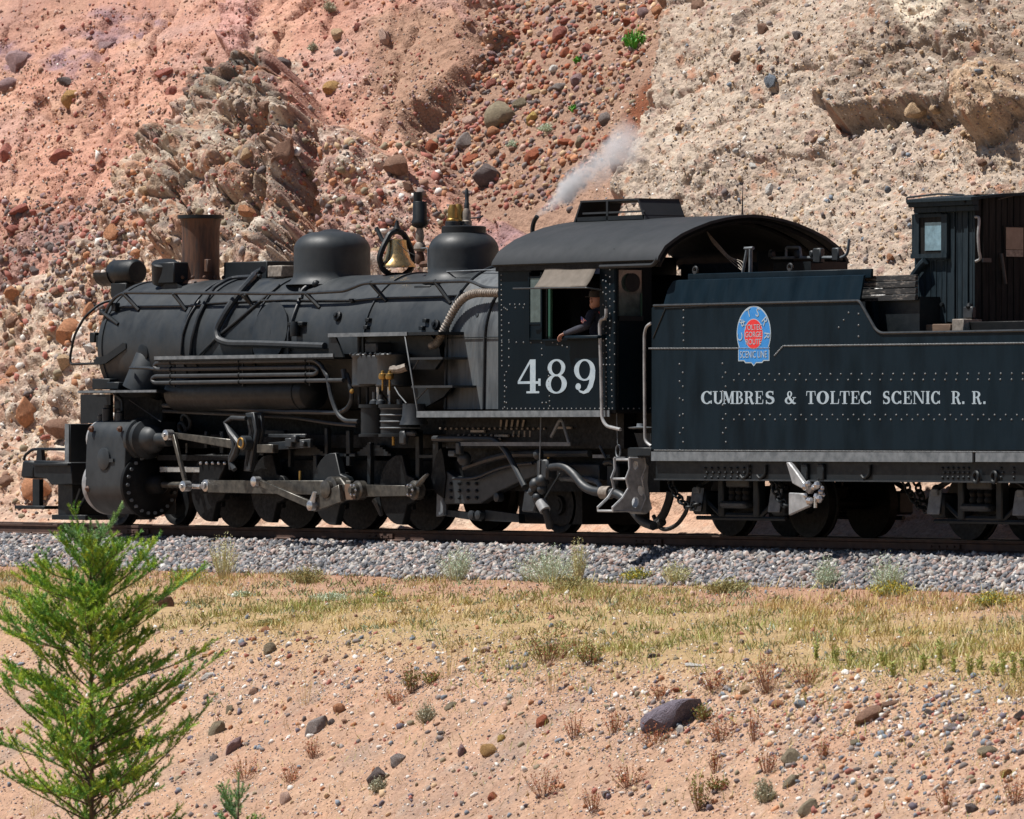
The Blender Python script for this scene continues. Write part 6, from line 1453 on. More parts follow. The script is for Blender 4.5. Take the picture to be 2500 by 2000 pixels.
# side window
def jr(mb, a, b, c, d, y0, y1): p, q = P(J_(a, b), YD), P(J_(c, d), YD); return mb.span((p.x, y0, q.z), (q.x, y1, p.z))
wf = MB(); jr(wf, 232, 318, 305, 768, YD - .05, YD); jr(wf, 540, 318, 600, 768, YD - .05, YD); jr(wf, 305, 318, 540, 345, YD - .05, YD); jr(wf, 232, 738, 610, 772, YD - .07, YD - .051)
wf = wf.build('side_window', M['plank'], DH, smooth=False)
jr(MB(), 306, 346, 539, 737, YD - .03, YD - .012).build('window_sash', M['plankr'], wf); jr(MB(), 362, 405, 538, 695, YD - .038, YD - .031).build('window_pane', M['pane'], wf)
jr(MB(), 290, 768, 600, 792, YD - .06, YD - .02).build('window_sill', M['plank'], wf)
MB().tube([P(J_(345, 805), YD - .07), P(J_(300, 850), YD - .07), P(J_(215, 970), YD - .07)], .05, 9).build('stove_pipe', M['plank'], DH)
for q in ((320, 1285), (525, 1265)): MB().lathe([(.025, 0), (.025, .03), (0, .032)], P(J_(*q), YD - .005), (0, -1, 0), 8).build('bolt_head', M['black'], DH)
MB().box(P(J_(805, 1350), YD - .04), (.18, .06, .14)).build('corner_bracket', M['pipe'], DH, bevel=.01); MB().ball(P(J_(805, 1285), YD - .05), .045, 9).build('bolt_head', M['black'], DH)
# rear window with its tan board, door handle, grab iron
def jy(a, b, c, d, x0, x1): p, q = PX(J_(a, b), DX1), PX(J_(c, d), DX1); return MB().span((x0, p.y, q.z), (x1, q.y, p.z))
rwn = jy(1145, 440, 1365, 768, DX1 + .03, DX1 + .042).build('rear_window', M['plankr'], DH)
jy(1165, 455, 1345, 690, DX1 + .043, DX1 + .050).build('window_board', M['tan'], rwn); jy(1165, 692, 1345, 765, DX1 + .043, DX1 + .050).build('window_board', M['lag'], rwn)
MB().tube([PX(J_(1140, 730), DX1 + .06), PX(J_(1150, 800), DX1 + .07), PX(J_(1185, 1050), DX1 + .06)], .022, 7).build('door_strap', M['pipe'], DH)
MB().tube([PX(J_(868, 345), DX1 + .02), PX(J_(905, 342), DX1 + .08), PX(J_(908, 400), DX1 + .09), PX(J_(895, 540), DX1 + .09), PX(J_(905, 700), DX1 + .09), PX(J_(925, 790), DX1 + .09), PX(J_(870, 812), DX1 + .02)], .017, 8, .05).build('grab_iron', M['silver'], DH)
MB().box(PX(J_(980, 800), DX1 + .04), (.05, .13, .05)).build('door_latch', M['pipe'], DH)
# fascia and arched roof
ex0, ex1 = P(J_(150, 230), YD - .14).x, P(J_(825, 230), YD - .14).x
MB().span((ex0, YD - .13, dz1 + .065), (ex1, YD - .02, dz1 + .155)).build('fascia', M['plank'], DH, bevel=.006)
MB().span((ex0 + .06, YD - .09, dz1 - .005), (ex1 - .01, YD - .003, dz1 + .063)).build('fascia', M['plank'], DH, bevel=.006)
arc = [(YD - .16 + (2 * abs(YD - .16) + .2) * k / 16, dz1 + .157 + .075 * math.sin(math.pi * k / 16)) for k in range(17)]
MB().prism([(ex0, y, z) for y, z in arc] + [(ex0, y, z - .035) for y, z in arc[::-1]], (ex1 - ex0 + .02, 0, 0)).build('shelter_roof', M['plank'], DH, smooth=False)
MB().prism([(DX1 - .03, y, z - .037) for y, z in arc] + [(DX1 - .03, arc[-1][0], dz1), (DX1 - .03, arc[0][0] + .12, dz1)], (.02, 0, 0)).build('gable', M['plankr'], DH, smooth=False)
yr = YD - .10
MB().tube([P(J_(155, 212), yr), P(J_(142, 140), yr), P(J_(480, 102), yr), P(J_(755, 112), yr), P(J_(795, 195), yr)], .012, 6, .03).build('roof_rail', M['pipe'], DH)
MB().tube([PX(J_(1105, 155), ex1 - .05), PX(J_(1250, 120), ex1 - .05), PX(J_(1450, 75), ex1 - .05)], .012, 6).build('roof_rail', M['pipe'], DH)
zd = zlowt
for q0, q1, y0, m in ((J_(60, 1478), J_(190, 1550), -1.0, 'trim'), (J_(178, 1478), J_(600, 1545), -1.02, 'wood'), (J_(620, 1420), J_(740, 1550), -1.0, 'lag'), (J_(760, 1450), J_(1400, 1550), -.9, 'grime')):
    a, b = P(q0, y0), P(q1, y0); MB().span((a.x, y0, zlowt - .04), (b.x, y0 + .3, a.z)).build('support_beam', M[m], TEN, bevel=.008)
MB().span((DX0 + .1, -.7, zlowt - .05), (DX1 - .1, .9, dz0)).build('shelter_base', M['grime'], TEN)
# ================================================================== the engineer leaning out of the cab window
def skin_body(name, joints, edges, radii, m, parent, sub=2, root=0):
    me = bpy.data.meshes.new(name); o = world_loc(parent) if parent else Vector((0, 0, 0))
    me.from_pydata([Vector(j) - o for j in joints], edges, []); ob = bpy.data.objects.new(name, me); COL.objects.link(ob); ob.parent = parent
    sk = ob.modifiers.new('skin', 'SKIN'); sk.use_smooth_shade = True
    lay_ = me.skin_vertices[0] if me.skin_vertices else None
    if lay_ is None:
        bpy.context.view_layer.objects.active = ob; lay_ = me.skin_vertices.new() if hasattr(me.skin_vertices, 'new') else me.skin_vertices[0]
    for i, r in enumerate(radii): lay_.data[i].radius = (r, r) if not hasattr(r, '__len__') else r
    lay_.data[root].use_root = True
    s = ob.modifiers.new('sub', 'SUBSURF'); s.levels = sub; s.render_levels = sub
    me.materials.append(m)
    dg = bpy.context.evaluated_depsgraph_get(); m2 = bpy.data.meshes.new_from_object(ob.evaluated_get(dg))
    ob.modifiers.clear(); ob.data = m2; m2.materials.clear(); m2.materials.append(m)
    m2.polygons.foreach_set('use_smooth', [True] * len(m2.polygons))
    return ob
hd = P(E_(1168, 1085), -1.22)
pel = Vector((hd.x + .10, -1.12, hd.z - .80))
PER = empty('person', (pel.x, pel.y, ZF))
tag(PER, 'person in a navy shirt with a flag patch, arm resting on the cab window sill', 'person')
chest = Vector((hd.x + .06, -1.15, hd.z - .38)); neck = Vector((hd.x + .03, -1.19, hd.z - .16))
sl_ = P(E_(1125, 1195), -1.30); sr_ = Vector((chest.x + .12, -.95, chest.z + .14))
el_ = P(E_(1085, 1350), -1.46) + Vector((0, 0, .03)); wr = P(E_(880, 1400), -1.53)
J = [pel, pel.lerp(chest, .5), chest, neck, hd + Vector((0, 0, -.06)), sl_, sl_.lerp(el_, .5), el_, el_.lerp(wr, .5), wr,
     sr_, sr_ + Vector((-.12, .06, -.25)), sr_ + Vector((-.34, .05, -.32)),
     pel + Vector((-.10, -.10, -.02)), pel + Vector((-.48, -.12, .0)), pel + Vector((-.50, -.12, -.40)), pel + Vector((-.10, .12, -.02)), pel + Vector((-.48, .14, .0)), pel + Vector((-.50, .14, -.40))]
Eg = [(0, 1), (1, 2), (2, 3), (3, 4), (2, 5), (5, 6), (6, 7), (7, 8), (8, 9), (2, 10), (10, 11), (11, 12), (0, 13), (13, 14), (14, 15), (0, 16), (16, 17), (17, 18)]
Rd = [.16, .15, .16, .065, .05, .085, .065, .058, .052, .036, .085, .06, .05, .10, .08, .055, .10, .08, .055]
body = skin_body('body', J, Eg, Rd, M['shirt'], PER)
head = MB(); head.ball(hd, (.085, .075, .115), 18); head.ball(hd + Vector((-.03, -.01, -.06)), (.06, .055, .06), 12)
head.ball(hd + Vector((-.088, -.012, -.005)), (.022, .014, .026), 8); head.ball(hd + Vector((.0, -.078, -.005)), (.022, .012, .034), 8); head.ball(hd + Vector((-.075, -.012, -.055)), (.012, .026, .010), 8)
head = head.build('head', M['skin'], PER, angle=180)
for s in (-1, 1): MB().ball(hd + Vector((-.077, -.005 + s * .03, .02)), (.010, .013, .009), 8).build('eye', M['hair'], head)
MB().lathe([(.094, 0), (.096, .03), (.088, .08), (.05, .11), (0, .115)], hd + Vector((.012, 0, .035)), (0, 0, 1), 20).build('cap', M['hair'], head)
MB().box(hd + Vector((-.115, 0, .045)), (.09, .12, .012)).build('cap_peak', M['hair'], head, bevel=.005)
MB().torus(neck + Vector((0, 0, .0)), (.1, .0, 1), .078, .022, 18, 7).build('collar', mat('red_neck_scarf', (.35, .05, .05), (.45, .09, .08), (.8, .9), sc=20), PER)
# hand: palm, four bent fingers over the sill and a thumb
kn = P(E_(845, 1415), -1.555); hd_ = (kn - wr).normalized()
hand = MB(); palm = [wr, wr.lerp(kn, .5), kn]; 
hj = [wr + hd_ * -.02, wr.lerp(kn, .45), kn]; he = [(0, 1), (1, 2)]; hr_ = [(.026, .02), (.036, .017), (.036, .016)]
side = Vector((.25, -1, .05)).normalized()
for f in range(4):
    o = side * (.027 - .018 * f); ln = [.92, 1.0, .95, .75][f]
    b = len(hj); hj += [kn + o, kn + o + Vector((-.022, -.015, -.026)) * ln, kn + o + Vector((-.026, -.018, -.058)) * ln, kn + o + Vector((-.018, -.014, -.082)) * ln]
    he += [(2, b), (b, b + 1), (b + 1, b + 2), (b + 2, b + 3)]; hr_ += [(.012, .012), (.010, .010), (.0092, .0092), (.008, .008)]
b = len(hj); hj += [wr.lerp(kn, .3) + side * .034, wr.lerp(kn, .8) + side * .055 + Vector((0, 0, -.01)), kn + side * .052 + Vector((-.01, 0, -.028))]
he += [(1, b), (b, b + 1), (b + 1, b + 2)]; hr_ += [(.015, .014), (.012, .011), (.009, .009)]
hand = skin_body('hand', hj, he, hr_, M['skin'], PER, sub=1)
MB().lathe([(.037, -.008), (.039, 0), (.037, .01)], wr + hd_ * -.005, hd_, 14).build('cuff', M['shirt'], PER)
# flag patch on the sleeve
fp_ = P(E_(1068, 1258), -1.43); u_ = Vector((.85, .1, -.5)).normalized() * 1.0; w_v = Vector((.35, -.25, .9)).normalized(); n_ = u_.cross(w_v).normalized()
if n_.y > 0: n_ = -n_
fc = sl_.lerp(el_, .55); fc = fc + n_ * .085
def patch(name, a, b, c, d, m, k): return MB().prism([fc + u_ * x + w_v * y + n_ * k for x, y in ((a, c), (b, c), (b, d), (a, d))], n_ * -.004).build(name, m, pt_, smooth=False)
pt_ = MB().prism([fc + u_ * x + w_v * y for x, y in ((-.055, -.04), (.055, -.04), (.055, .04), (-.055, .04))], n_ * -.004).build('flag_patch', M['flagwhite'], PER, smooth=False)
for k in range(4): patch('stripe', -.055, .055, -.04 + .0225 * k, -.029 + .0225 * k, M['flagred'], .0015)
patch('canton', -.055, -.008, .0, .04, M['flagblue'], .003)
# ================================================================== steam from the vent pipe
d0, d1 = SVENT, P((1570, 318), .5)
ax_ = (d1 - d0); L_ = ax_.length
k = bpy.data.materials.new('drifting_steam'); k.use_nodes = True; tr = k.node_tree; tr.nodes.clear()
outn = tr.nodes.new('ShaderNodeOutputMaterial'); pv = tr.nodes.new('ShaderNodeVolumePrincipled'); tr.links.new(pv.outputs[0], outn.inputs['Volume'])
pv.inputs['Color'].default_value = (.93, .93, .95, 1); pv.inputs['Anisotropy'].default_value = .1
tc = tr.nodes.new('ShaderNodeTexCoord'); nz_ = tr.nodes.new('ShaderNodeTexNoise'); nz_.inputs['Scale'].default_value = 2.9; nz_.inputs['Detail'].default_value = 5; nz_.inputs['Roughness'].default_value = .62
tr.links.new(tc.outputs['Object'], nz_.inputs['Vector'])
sx = tr.nodes.new('ShaderNodeSeparateXYZ'); tr.links.new(tc.outputs['Object'], sx.inputs[0])
def mth(op, a, b=None):
    x = tr.nodes.new('ShaderNodeMath'); x.operation = op
    for i, v in enumerate((a, b)):
        if v is None: continue
        if hasattr(v, 'is_output'): tr.links.new(v, x.inputs[i])
        else: x.inputs[i].default_value = v
    return x.outputs[0]
s_ = mth('DIVIDE', sx.outputs[2], L_)
rad = mth('SQRT', mth('ADD', mth('MULTIPLY', sx.outputs[0], sx.outputs[0]), mth('MULTIPLY', sx.outputs[1], sx.outputs[1])))
rel = mth('DIVIDE', rad, mth('ADD', mth('MULTIPLY', s_, .52), .05))
shape_ = mth('SUBTRACT', 1.62, mth('ADD', rel, mth('MULTIPLY', nz_.outputs['Fac'], 1.9)))
shape_ = mth('MAXIMUM', shape_, 0)
cr = tr.nodes.new('ShaderNodeValToRGB'); e = cr.color_ramp.elements
for p_, v_ in ((.14, .55), (.30, 1.0), (.42, .55), (.52, .16), (.68, .26), (.84, .14)): e.new(p_).color = (v_,) * 3 + (1,)
e[0].position = 0; e[0].color = (0.25, 0.25, 0.25, 1); e[-1].position = 1; e[-1].color = (0, 0, 0, 1)
tr.links.new(s_, cr.inputs[0])
tr.links.new(mth('MULTIPLY', mth('MULTIPLY', shape_, cr.outputs[0]), 38.0), pv.inputs['Density'])
sb_ = MB(); sb_.lathe([(0, -.02), (.09, -.01), (.78, L_), (0, L_ + .02)], (0, 0, 0), (0, 0, 1), 20)
me_o = sb_.build('steam_plume', k, None)
me_o.location = d0; me_o.rotation_mode = 'QUATERNION'; me_o.rotation_quaternion = ax_.to_track_quat('Z', 'Y')
tag(me_o, 'wisp of white steam blowing from the vent pipe on the cab roof', 'steam')
# ================================================================== single rocks
def rock_mat(name, c, k=1.0):
    a = srgb(*c, k); b_ = a * .72; d = np.clip(a * 1.25, 0, .9)
    return mat(name, tuple(b_), tuple(a * .95), (.8, .95), sc=5, c2=tuple(d), bump=.9, bsc=16, bdist=.05, spec=.2)
RKC = {'grey': (146, 136, 132), 'dark': (116, 106, 104), 'brown': (150, 118, 100), 'orange': (192, 138, 104), 'rust': (172, 104, 78), 'red': (172, 112, 100), 'tan': (206, 176, 142), 'ochre': (186, 148, 98), 'yellow': (212, 182, 112), 'white': (232, 226, 218), 'pink': (206, 174, 158), 'olive': (150, 138, 116), 'purple': (156, 130, 130), 'blue': (132, 140, 150), 'slate': (118, 110, 120)}
RM = {k: rock_mat(k + '_rock', v) for k, v in RKC.items()}
def rock_mesh(seed, sub=3):
    import bmesh
    r = np.random.default_rng(seed); bm = bmesh.new(); bmesh.ops.create_icosphere(bm, subdivisions=sub, radius=1.0)
    v = np.array([q.co[:] for q in bm.verts])
    for _ in range(r.integers(9, 15)):
        n = r.normal(size=3); n /= np.linalg.norm(n); d = r.uniform(.52, .85); e = v @ n - d
        v -= np.where(e > 0, e, 0)[:, None] * n
    v += .06 * np.stack([fbm(v[:, 0] * 3 + k * 9 + seed, v[:, 1] * 3 + v[:, 2] * 2.2, 200 + k + seed, 3) for k in range(3)], 1) * 2
    v /= np.abs(v).max(0)
    for q, p in zip(bm.verts, v): q.co = p
    me = bpy.data.meshes.new('rock'); bm.to_mesh(me); bm.free()
    me.polygons.foreach_set('use_smooth', [True] * len(me.polygons)); me.set_sharp_from_angle(angle=R(28)); return me
RMESH = {}
def rock_variant(c, i):
    if (c, i) not in RMESH: m = rock_mesh(i); m.materials.append(RM[c]); RMESH[(c, i)] = m
    return RMESH[(c, i)]
rrng = random.Random(21)
def rock(u, v, w, h, c, label, tilt=0, group=None, name='rock', sink=None):
    sink = sink if sink is not None else (.44 if v > 1400 else (.62 if c == 'purple' and u < 300 else .46))
    p, n = land(u, v)
    if p is None: return
    s = (p - CAM).dot(CD) / FPX; rx, rz = w / 2 * s * 1.08, h / 2 * s * 1.14; ry = .5 * (rx + rz) * .95
    o = bpy.data.objects.new(name, rock_variant(c, rrng.randrange(14))); COL.objects.link(o)
    q = Matrix.Rotation(R(tilt), 3, CD) @ Matrix((CR, CD, Vector((0, 0, 1)))).transposed() @ Matrix.Rotation(rrng.choice([0, math.pi]) + rrng.uniform(-.25, .25), 3, 'Y') @ Matrix.Rotation(rrng.uniform(-.3, .3), 3, 'Z')
    o.matrix_world = Matrix.Translation(p + n * (min(rx, ry, rz) * (1 - 2 * sink))) @ q.to_4x4() @ Matrix.Diagonal((rx, ry, rz, 1))
    tag(o, label, 'rock', group); return o
ROCKS = [
(457,347,62,74,'grey','grey brown boulder jutting from the left shoulder of the outcrop'),
(690,378,52,76,'brown','tall brown slab on the shaded right edge of the outcrop',15),
(513,300,38,40,'grey','rounded grey cobble near the middle of the outcrop face'),
(544,272,34,44,'olive','olive grey stone in the upper half of the outcrop'),
(574,248,50,30,'tan','flat tan stone high on the outcrop face'),
(686,165,46,42,'dark','dark round stone on the top right corner of the outcrop'),
(648,266,44,36,'brown','red brown block right of the tan stone on the outcrop'),
(347,377,38,34,'red','dark red stone at the left foot of the outcrop shoulder'),
(418,229,36,30,'red','red stone lying on the slope left of the outcrop'),
(405,176,64,22,'red','long thin red ledge stone on the upper red slope',-22),
(174,236,48,52,'ochre','ochre block set in a pale hollow of the red slope'),
(160,198,46,20,'dark','dark flat stone above the ochre block on the red slope'),
(148,384,54,40,'red','red knobbly rock in the middle of the left slope',-30),
(229,477,40,26,'red','low red stone on the slope above the headlight'),
(51,513,54,24,'red','dark red wedge on the slope near the left edge',-15),
(156,495,22,16,'blue','small blue grey square stone alone on the red slope'),
(12,380,40,52,'red','dark red rock cut by the left edge of the picture'),
(44,150,92,64,'purple','broad purple rock ledge at the upper left',-8),
(20,205,60,34,'purple','lower purple ledge rock beside the left edge'),
(250,108,80,26,'purple','purple crusted rock patch high on the red slope',-20),
(276,568,44,44,'orange','pointed orange rock left of the smokestack'),
(335,619,36,34,'orange','orange brown rock just above the headlight'),
(355,465,42,26,'tan','grey tan slab in the conglomerate above the headlight'),
(600,512,44,32,'orange','pale orange stone to the right of the stack top'),
(600,375,30,30,'tan','orange tan stone low on the outcrop face'),
(470,540,36,28,'brown','brown stone behind the left rim of the smokestack'),
(824,87,34,30,'tan','pale tan stone on the upper red slope'),
(826,126,24,18,'white','small whitish stone below the pale tan one'),
(814,217,52,36,'ochre','yellow ochre crumbly rock on the red slope'),
(820,544,32,38,'orange','orange stone behind the sand dome top'),
(169,822,64,80,'orange','big rounded orange boulder behind the front grab rail'),
(157,882,36,36,'tan','tan stone under the big rounded orange boulder'),
(33,908,42,32,'orange','orange stone near the left edge at boiler height'),
(69,1010,56,76,'orange','tall flat orange rock low at the left edge'),
(46,984,32,30,'brown','brown stone touching the tall flat orange rock'),
(142,1055,64,52,'brown','brown overhanging rock in front of the end beam'),
(28,718,42,36,'orange','orange brown stone at the left edge beside grey rubble'),
(36,784,48,42,'brown','grey brown lump at the left edge below the rubble'),
(100,1195,84,70,'orange','large orange brown rock behind the pilot'),
(14,1180,40,32,'brown','brown rock low on the left edge above the rail'),
(219,760,34,42,'orange','orange stone behind the handrail bend at the smokebox'),
(216,850,32,26,'white','pale grey stone beside the smokebox front'),
(85,660,36,26,'dark','dark stone in the grey rubble on the left'),
(130,610,30,22,'dark','small dark stone in the left rubble band'),
(30,560,46,22,'red','red brown stone at the left edge above the rubble'),
(888,472,46,46,'orange','square orange brown rock above and left of the bell'),
(970,414,62,58,'brown','big brown orange boulder on the lower outcrop above the chime whistle'),
(993,457,30,28,'brown','brown stone just below the big boulder above the whistle'),
(920,619,32,24,'tan','tan stone seen beside the bell'),
(798,500,20,20,'orange','little orange stone above the sand dome'),
(934,90,26,56,'pink','pinkish white crag on the upper brown slope'),
(872,70,26,24,'red','red stone at the upper middle of the slope'),
(1226,288,84,74,'olive','largest olive tan slab in the middle of the gully',-25),
(1273,256,40,32,'olive','smaller olive slab behind the largest one in the gully'),
(1299,296,34,42,'yellow','bright yellow stone right of the olive slab'),
(1147,298,40,30,'pink','pink stone left of the olive slab'),
(1135,345,46,38,'grey','grey boulder at the left side of the gully'),
(1194,432,78,56,'dark','large dark grey boulder low in the gully above the steam dome'),
(1151,394,42,34,'rust','rust orange stone above the large dark boulder'),
(1305,382,44,42,'rust','round rust red boulder in the lower gully'),
(1056,363,38,44,'rust','rust brown rock on the left lip of the gully'),
(1419,349,32,28,'olive','olive grey round stone on the right of the lower gully'),
(1385,349,40,22,'rust','long rust stone beside the olive round one'),
(1380,130,30,28,'rust','round rust orange stone in the upper gully'),
(1364,87,46,38,'red','red pink block near the top of the gully'),
(1352,173,30,22,'white','white stone standing out in the middle of the gully'),
(1320,83,26,18,'pink','pale pink stone in the upper gully'),
(1569,35,34,26,'purple','grey purple stone at the top right of the gully'),
(1604,30,30,28,'orange','orange stone at the very top right of the gully'),
(1384,53,36,16,'red','flat red slab near the top of the gully'),
(1409,201,42,34,'purple','brown purple stone in the gully right of the white one'),
(1478,292,34,32,'grey','grey tan stone where the gully meets the cliff'),
(1370,215,46,22,'grey','long grey stone in the middle right of the gully'),
(1198,209,32,24,'red','red stone on the left side of the upper gully'),
(1228,246,30,26,'red','red stone directly above the largest olive slab'),
(1305,231,52,20,'tan','long tan stone across the middle of the gully'),
(1206,323,34,28,'orange','orange stone under the largest olive slab'),
(1269,453,30,24,'orange','tan orange stone right of the large dark boulder'),
(1289,140,26,20,'tan','tan stone in the upper left of the gully'),
(1702,18,42,48,'brown','brown rock hanging at the top edge of the buff cliff'),
(1801,137,32,30,'brown','grey brown stone on the upper buff cliff'),
(1880,203,34,32,'blue','blue grey stone in the buff cliff left of the overhang'),
(1863,75,28,30,'brown','brown chip high on the buff cliff'),
(1947,88,26,24,'grey','grey stone in the crack at the left of the overhang'),
(1854,170,20,18,'rust','small rust stone on the upper buff cliff'),
(1660,315,28,24,'brown','brown stone on the left part of the buff cliff'),
(2235,264,60,46,'tan','tan rock held in the lip of the overhang',-20),
(2281,264,28,26,'tan','smaller tan rock right beside the one in the overhang lip'),
(1977,341,28,24,'pink','pinkish white stone left below the overhang'),
(2008,342,30,18,'white','white stone under the left end of the overhang'),
(2048,305,20,28,'rust','rust brown stone at the left tip of the overhang'),
(2114,452,20,20,'dark','small dark stone above the cab end of the tender'),
(2171,630,22,26,'orange','orange stone just left of the wooden shelter'),
(1841,408,24,20,'white','pale stone in the middle of the buff cliff'),
(1880,465,24,30,'white','pale upright stone above the rear of the cab roof'),
(1770,163,20,20,'grey','small grey stone on the upper left of the cliff'),
(2167,463,18,18,'blue','small blue grey stone right of the radio antenna'),
(1797,370,20,16,'white','small white chip in the centre of the cliff'),
(2400,400,26,18,'brown','brown stone below the bulge under the overhang'),
(1530,55,26,20,'rust','rust stone left of the green plant at the gully top'),
(658,1591,38,38,'olive','squarish olive grey stone at the left crest of the bank'),
(505,1650,40,18,'white','long white slab lying on the bank beside the sapling',-35),
(622,1695,30,20,'brown','narrow brown slab on the upper left bank',-40),
(559,1737,24,34,'olive','dark olive stone right of the sapling'),
(529,1785,54,40,'olive','brown olive slab on the bank right of the sapling',-35),
(568,1834,34,70,'purple','purple grey slab pointing downhill beside the sapling',30),
(522,1857,26,22,'grey','small grey stone under the purple slab'),
(770,1785,56,76,'grey','lavender grey boulder on the middle left of the bank',35),
(807,1766,20,22,'dark','dark cobble at the top of the lavender grey boulder'),
(830,1737,34,34,'orange','orange tan stone above the lavender grey boulder',-30),
(979,1857,40,48,'grey','pale grey boulder low in the middle of the bank',20),
(930,1901,58,52,'dark','dark grey rounded boulder low in the middle of the bank'),
(1099,1728,34,22,'olive','olive grey stone right of the grey cushion plant',-25),
(1322,1762,44,48,'rust','rust brown rock with a dark underside on the bank',-20),
(1194,1834,48,36,'ochre','flat ochre stone in the middle of the bank'),
(1227,1809,24,22,'yellow','small bright yellow stone on the bank'),
(1132,1839,22,36,'purple','lavender stone left of the flat ochre one'),
(1199,1952,28,30,'rust','rust stone near the bottom of the picture'),
(1076,1792,22,18,'dark','small dark stone in the middle of the bank'),
(1102,1681,32,18,'tan','yellow tan stone on the upper bank',-30),
(1183,1572,38,14,'tan','flat pale tan stone in the edge of the dry grass'),
(1182,1592,30,24,'pink','pink stone under the flat pale one at the grass edge'),
(647,1540,32,16,'orange','orange stone at the left end of the dry grass'),
(784,1644,18,14,'orange','little orange stone on the upper left bank'),
(506,1598,24,12,'ochre','flat ochre chip at the left crest of the bank'),
(696,1955,32,38,'pink','pinkish tan stone at the bottom left of the bank'),
(1241,1707,16,20,'white','small white stone on the upper middle bank'),
(594,1572,26,14,'purple','purple flat stone at the left crest of the bank'),
(396,1478,70,50,'brown','brown triangular rock on the flat behind the sapling'),
(1632,1762,166,104,'slate','largest dark purple grey boulder on the right half of the bank',-38),
(2124,1757,78,46,'brown','purple brown angular rock on the right part of the bank',-14),
(2170,1721,54,18,'brown','long brown stone just above the angular rock',-8),
(1943,1854,52,50,'olive','olive grey block on the lower right bank',-25),
(1931,1913,54,44,'olive','ochre grey stone below the olive block',-25),
(2168,1913,34,28,'white','bright pale yellow stone low on the right'),
(2454,1892,34,26,'ochre','ochre orange stone near the right edge'),
(1959,1724,36,24,'blue','blue grey smooth stone on the right upper bank'),
(1900,1721,36,22,'orange','orange stone left of the blue grey smooth one'),
(1818,1691,36,28,'tan','tan rounded stone among the red stemmed shrubs'),
(1951,1693,36,16,'white','whitish flat stone above the blue grey one'),
(2323,1783,36,26,'grey','angular grey stone on the right bank'),
(2272,1744,34,24,'dark','dark olive stone right of the angular brown rock'),
(2489,1754,40,36,'dark','dark grey rock cut by the right edge'),
(2413,1841,52,30,'olive','olive brown flat rock near the right edge'),
(1663,1783,20,26,'white','white chip against the largest dark boulder'),
(1655,1686,24,16,'rust','brick red chip above the largest dark boulder'),
(1594,1604,28,18,'dark','dark brown stone at the edge of the grass'),
(1691,1624,54,12,'white','pale long stone at the grass edge'),
(2323,1828,28,24,'grey','grey cobble below the angular grey stone'),
(2089,1816,26,22,'olive','olive cobble below the angular brown rock'),
(2369,1979,32,30,'dark','dark stone at the bottom right'),
(1982,1979,54,50,'olive','olive tan lump at the bottom edge'),
(2257,1905,22,18,'blue','small blue grey stone right of the bright pale one'),
(1482,1943,28,22,'grey','grey stone at the bottom between red shrubs'),
(783,1418,26,10,'rust','small rust stone below the ballast on the left'),
]
for r in ROCKS: rock(*r[:6], tilt=r[6] if len(r) > 6 else 0)
# the smaller scree of the gully: one label for stones nothing tells apart
GPOLY = [(1195, 0), (1620, 0), (1590, 100), (1540, 180), (1500, 290), (1450, 420), (1390, 520), (1180, 500), (1060, 420), (1070, 340), (1130, 250), (1170, 150)]
def inpoly(x, y, P_):
    c = False
    for i in range(len(P_)):
        (ax, ay), (bx_, by_) = P_[i], P_[(i + 1) % len(P_)]
        if (ay > y) != (by_ > y) and x < (bx_ - ax) * (y - ay) / (by_ - ay) + ax: c = not c
    return c
taken = [(r[0], r[1], (r[2] + r[3]) / 3) for r in ROCKS]
CN = {'rust': 'rust red', 'orange': 'orange', 'red': 'brick red', 'grey': 'grey', 'brown': 'brown', 'pink': 'pale pink', 'tan': 'tan', 'purple': 'purple grey'}
n = 0
while n < 145:
    u, v = rrng.uniform(1060, 1620), rrng.uniform(4, 515)
    if not inpoly(u, v, GPOLY) or (u > 1470 and v > 120 and rrng.random() < .8): continue
    w = rrng.choice([13, 15, 17, 20, 24, 28]); h = w * rrng.uniform(.55, .95)
    if any((u - a) ** 2 + (v - b) ** 2 < (w / 2 + r_) ** 2 for a, b, r_ in taken): continue
    taken.append((u, v, w / 2)); c = rrng.choice(['rust', 'rust', 'orange', 'red', 'red', 'grey', 'brown', 'brown', 'pink', 'tan', 'purple'])
    band = 'top' if v < 130 else ('middle' if v < 300 else 'foot')
    size = 'small' if w < 18 else 'fist sized'
    near = min((r for r in ROCKS if 1040 < r[0] < 1640 and r[1] < 480), key=lambda r: (r[0] - u) ** 2 + (r[1] - v) ** 2)
    sh_ = near[5]
    for cut in (' in the ', ' on the ', ' near the ', ' at the ', ' above', ' right of', ' left of', ' beside', ' below', ' under', ' low ', ' where', ' directly', ' standing', ' across', ' of the '): sh_ = sh_.split(cut)[0]
    dx, dy = u - near[0], v - near[1]; side_ = ('right of' if dx > 0 else 'left of') if abs(dx) > abs(dy) else ('below' if dy > 0 else 'above')
    rock(u, v, w, h, c, f'{size} {CN[c]} stone {side_} the {sh_} {band if band != "middle" else "mid"} gully'.replace(' top gully', ' at the gully top').replace(' foot gully', ' at the gully foot').replace(' mid gully', ' halfway up the gully'), rrng.uniform(-20, 20), f'{size} {CN[c]} stones in the gully', 'scree_stone'); n += 1
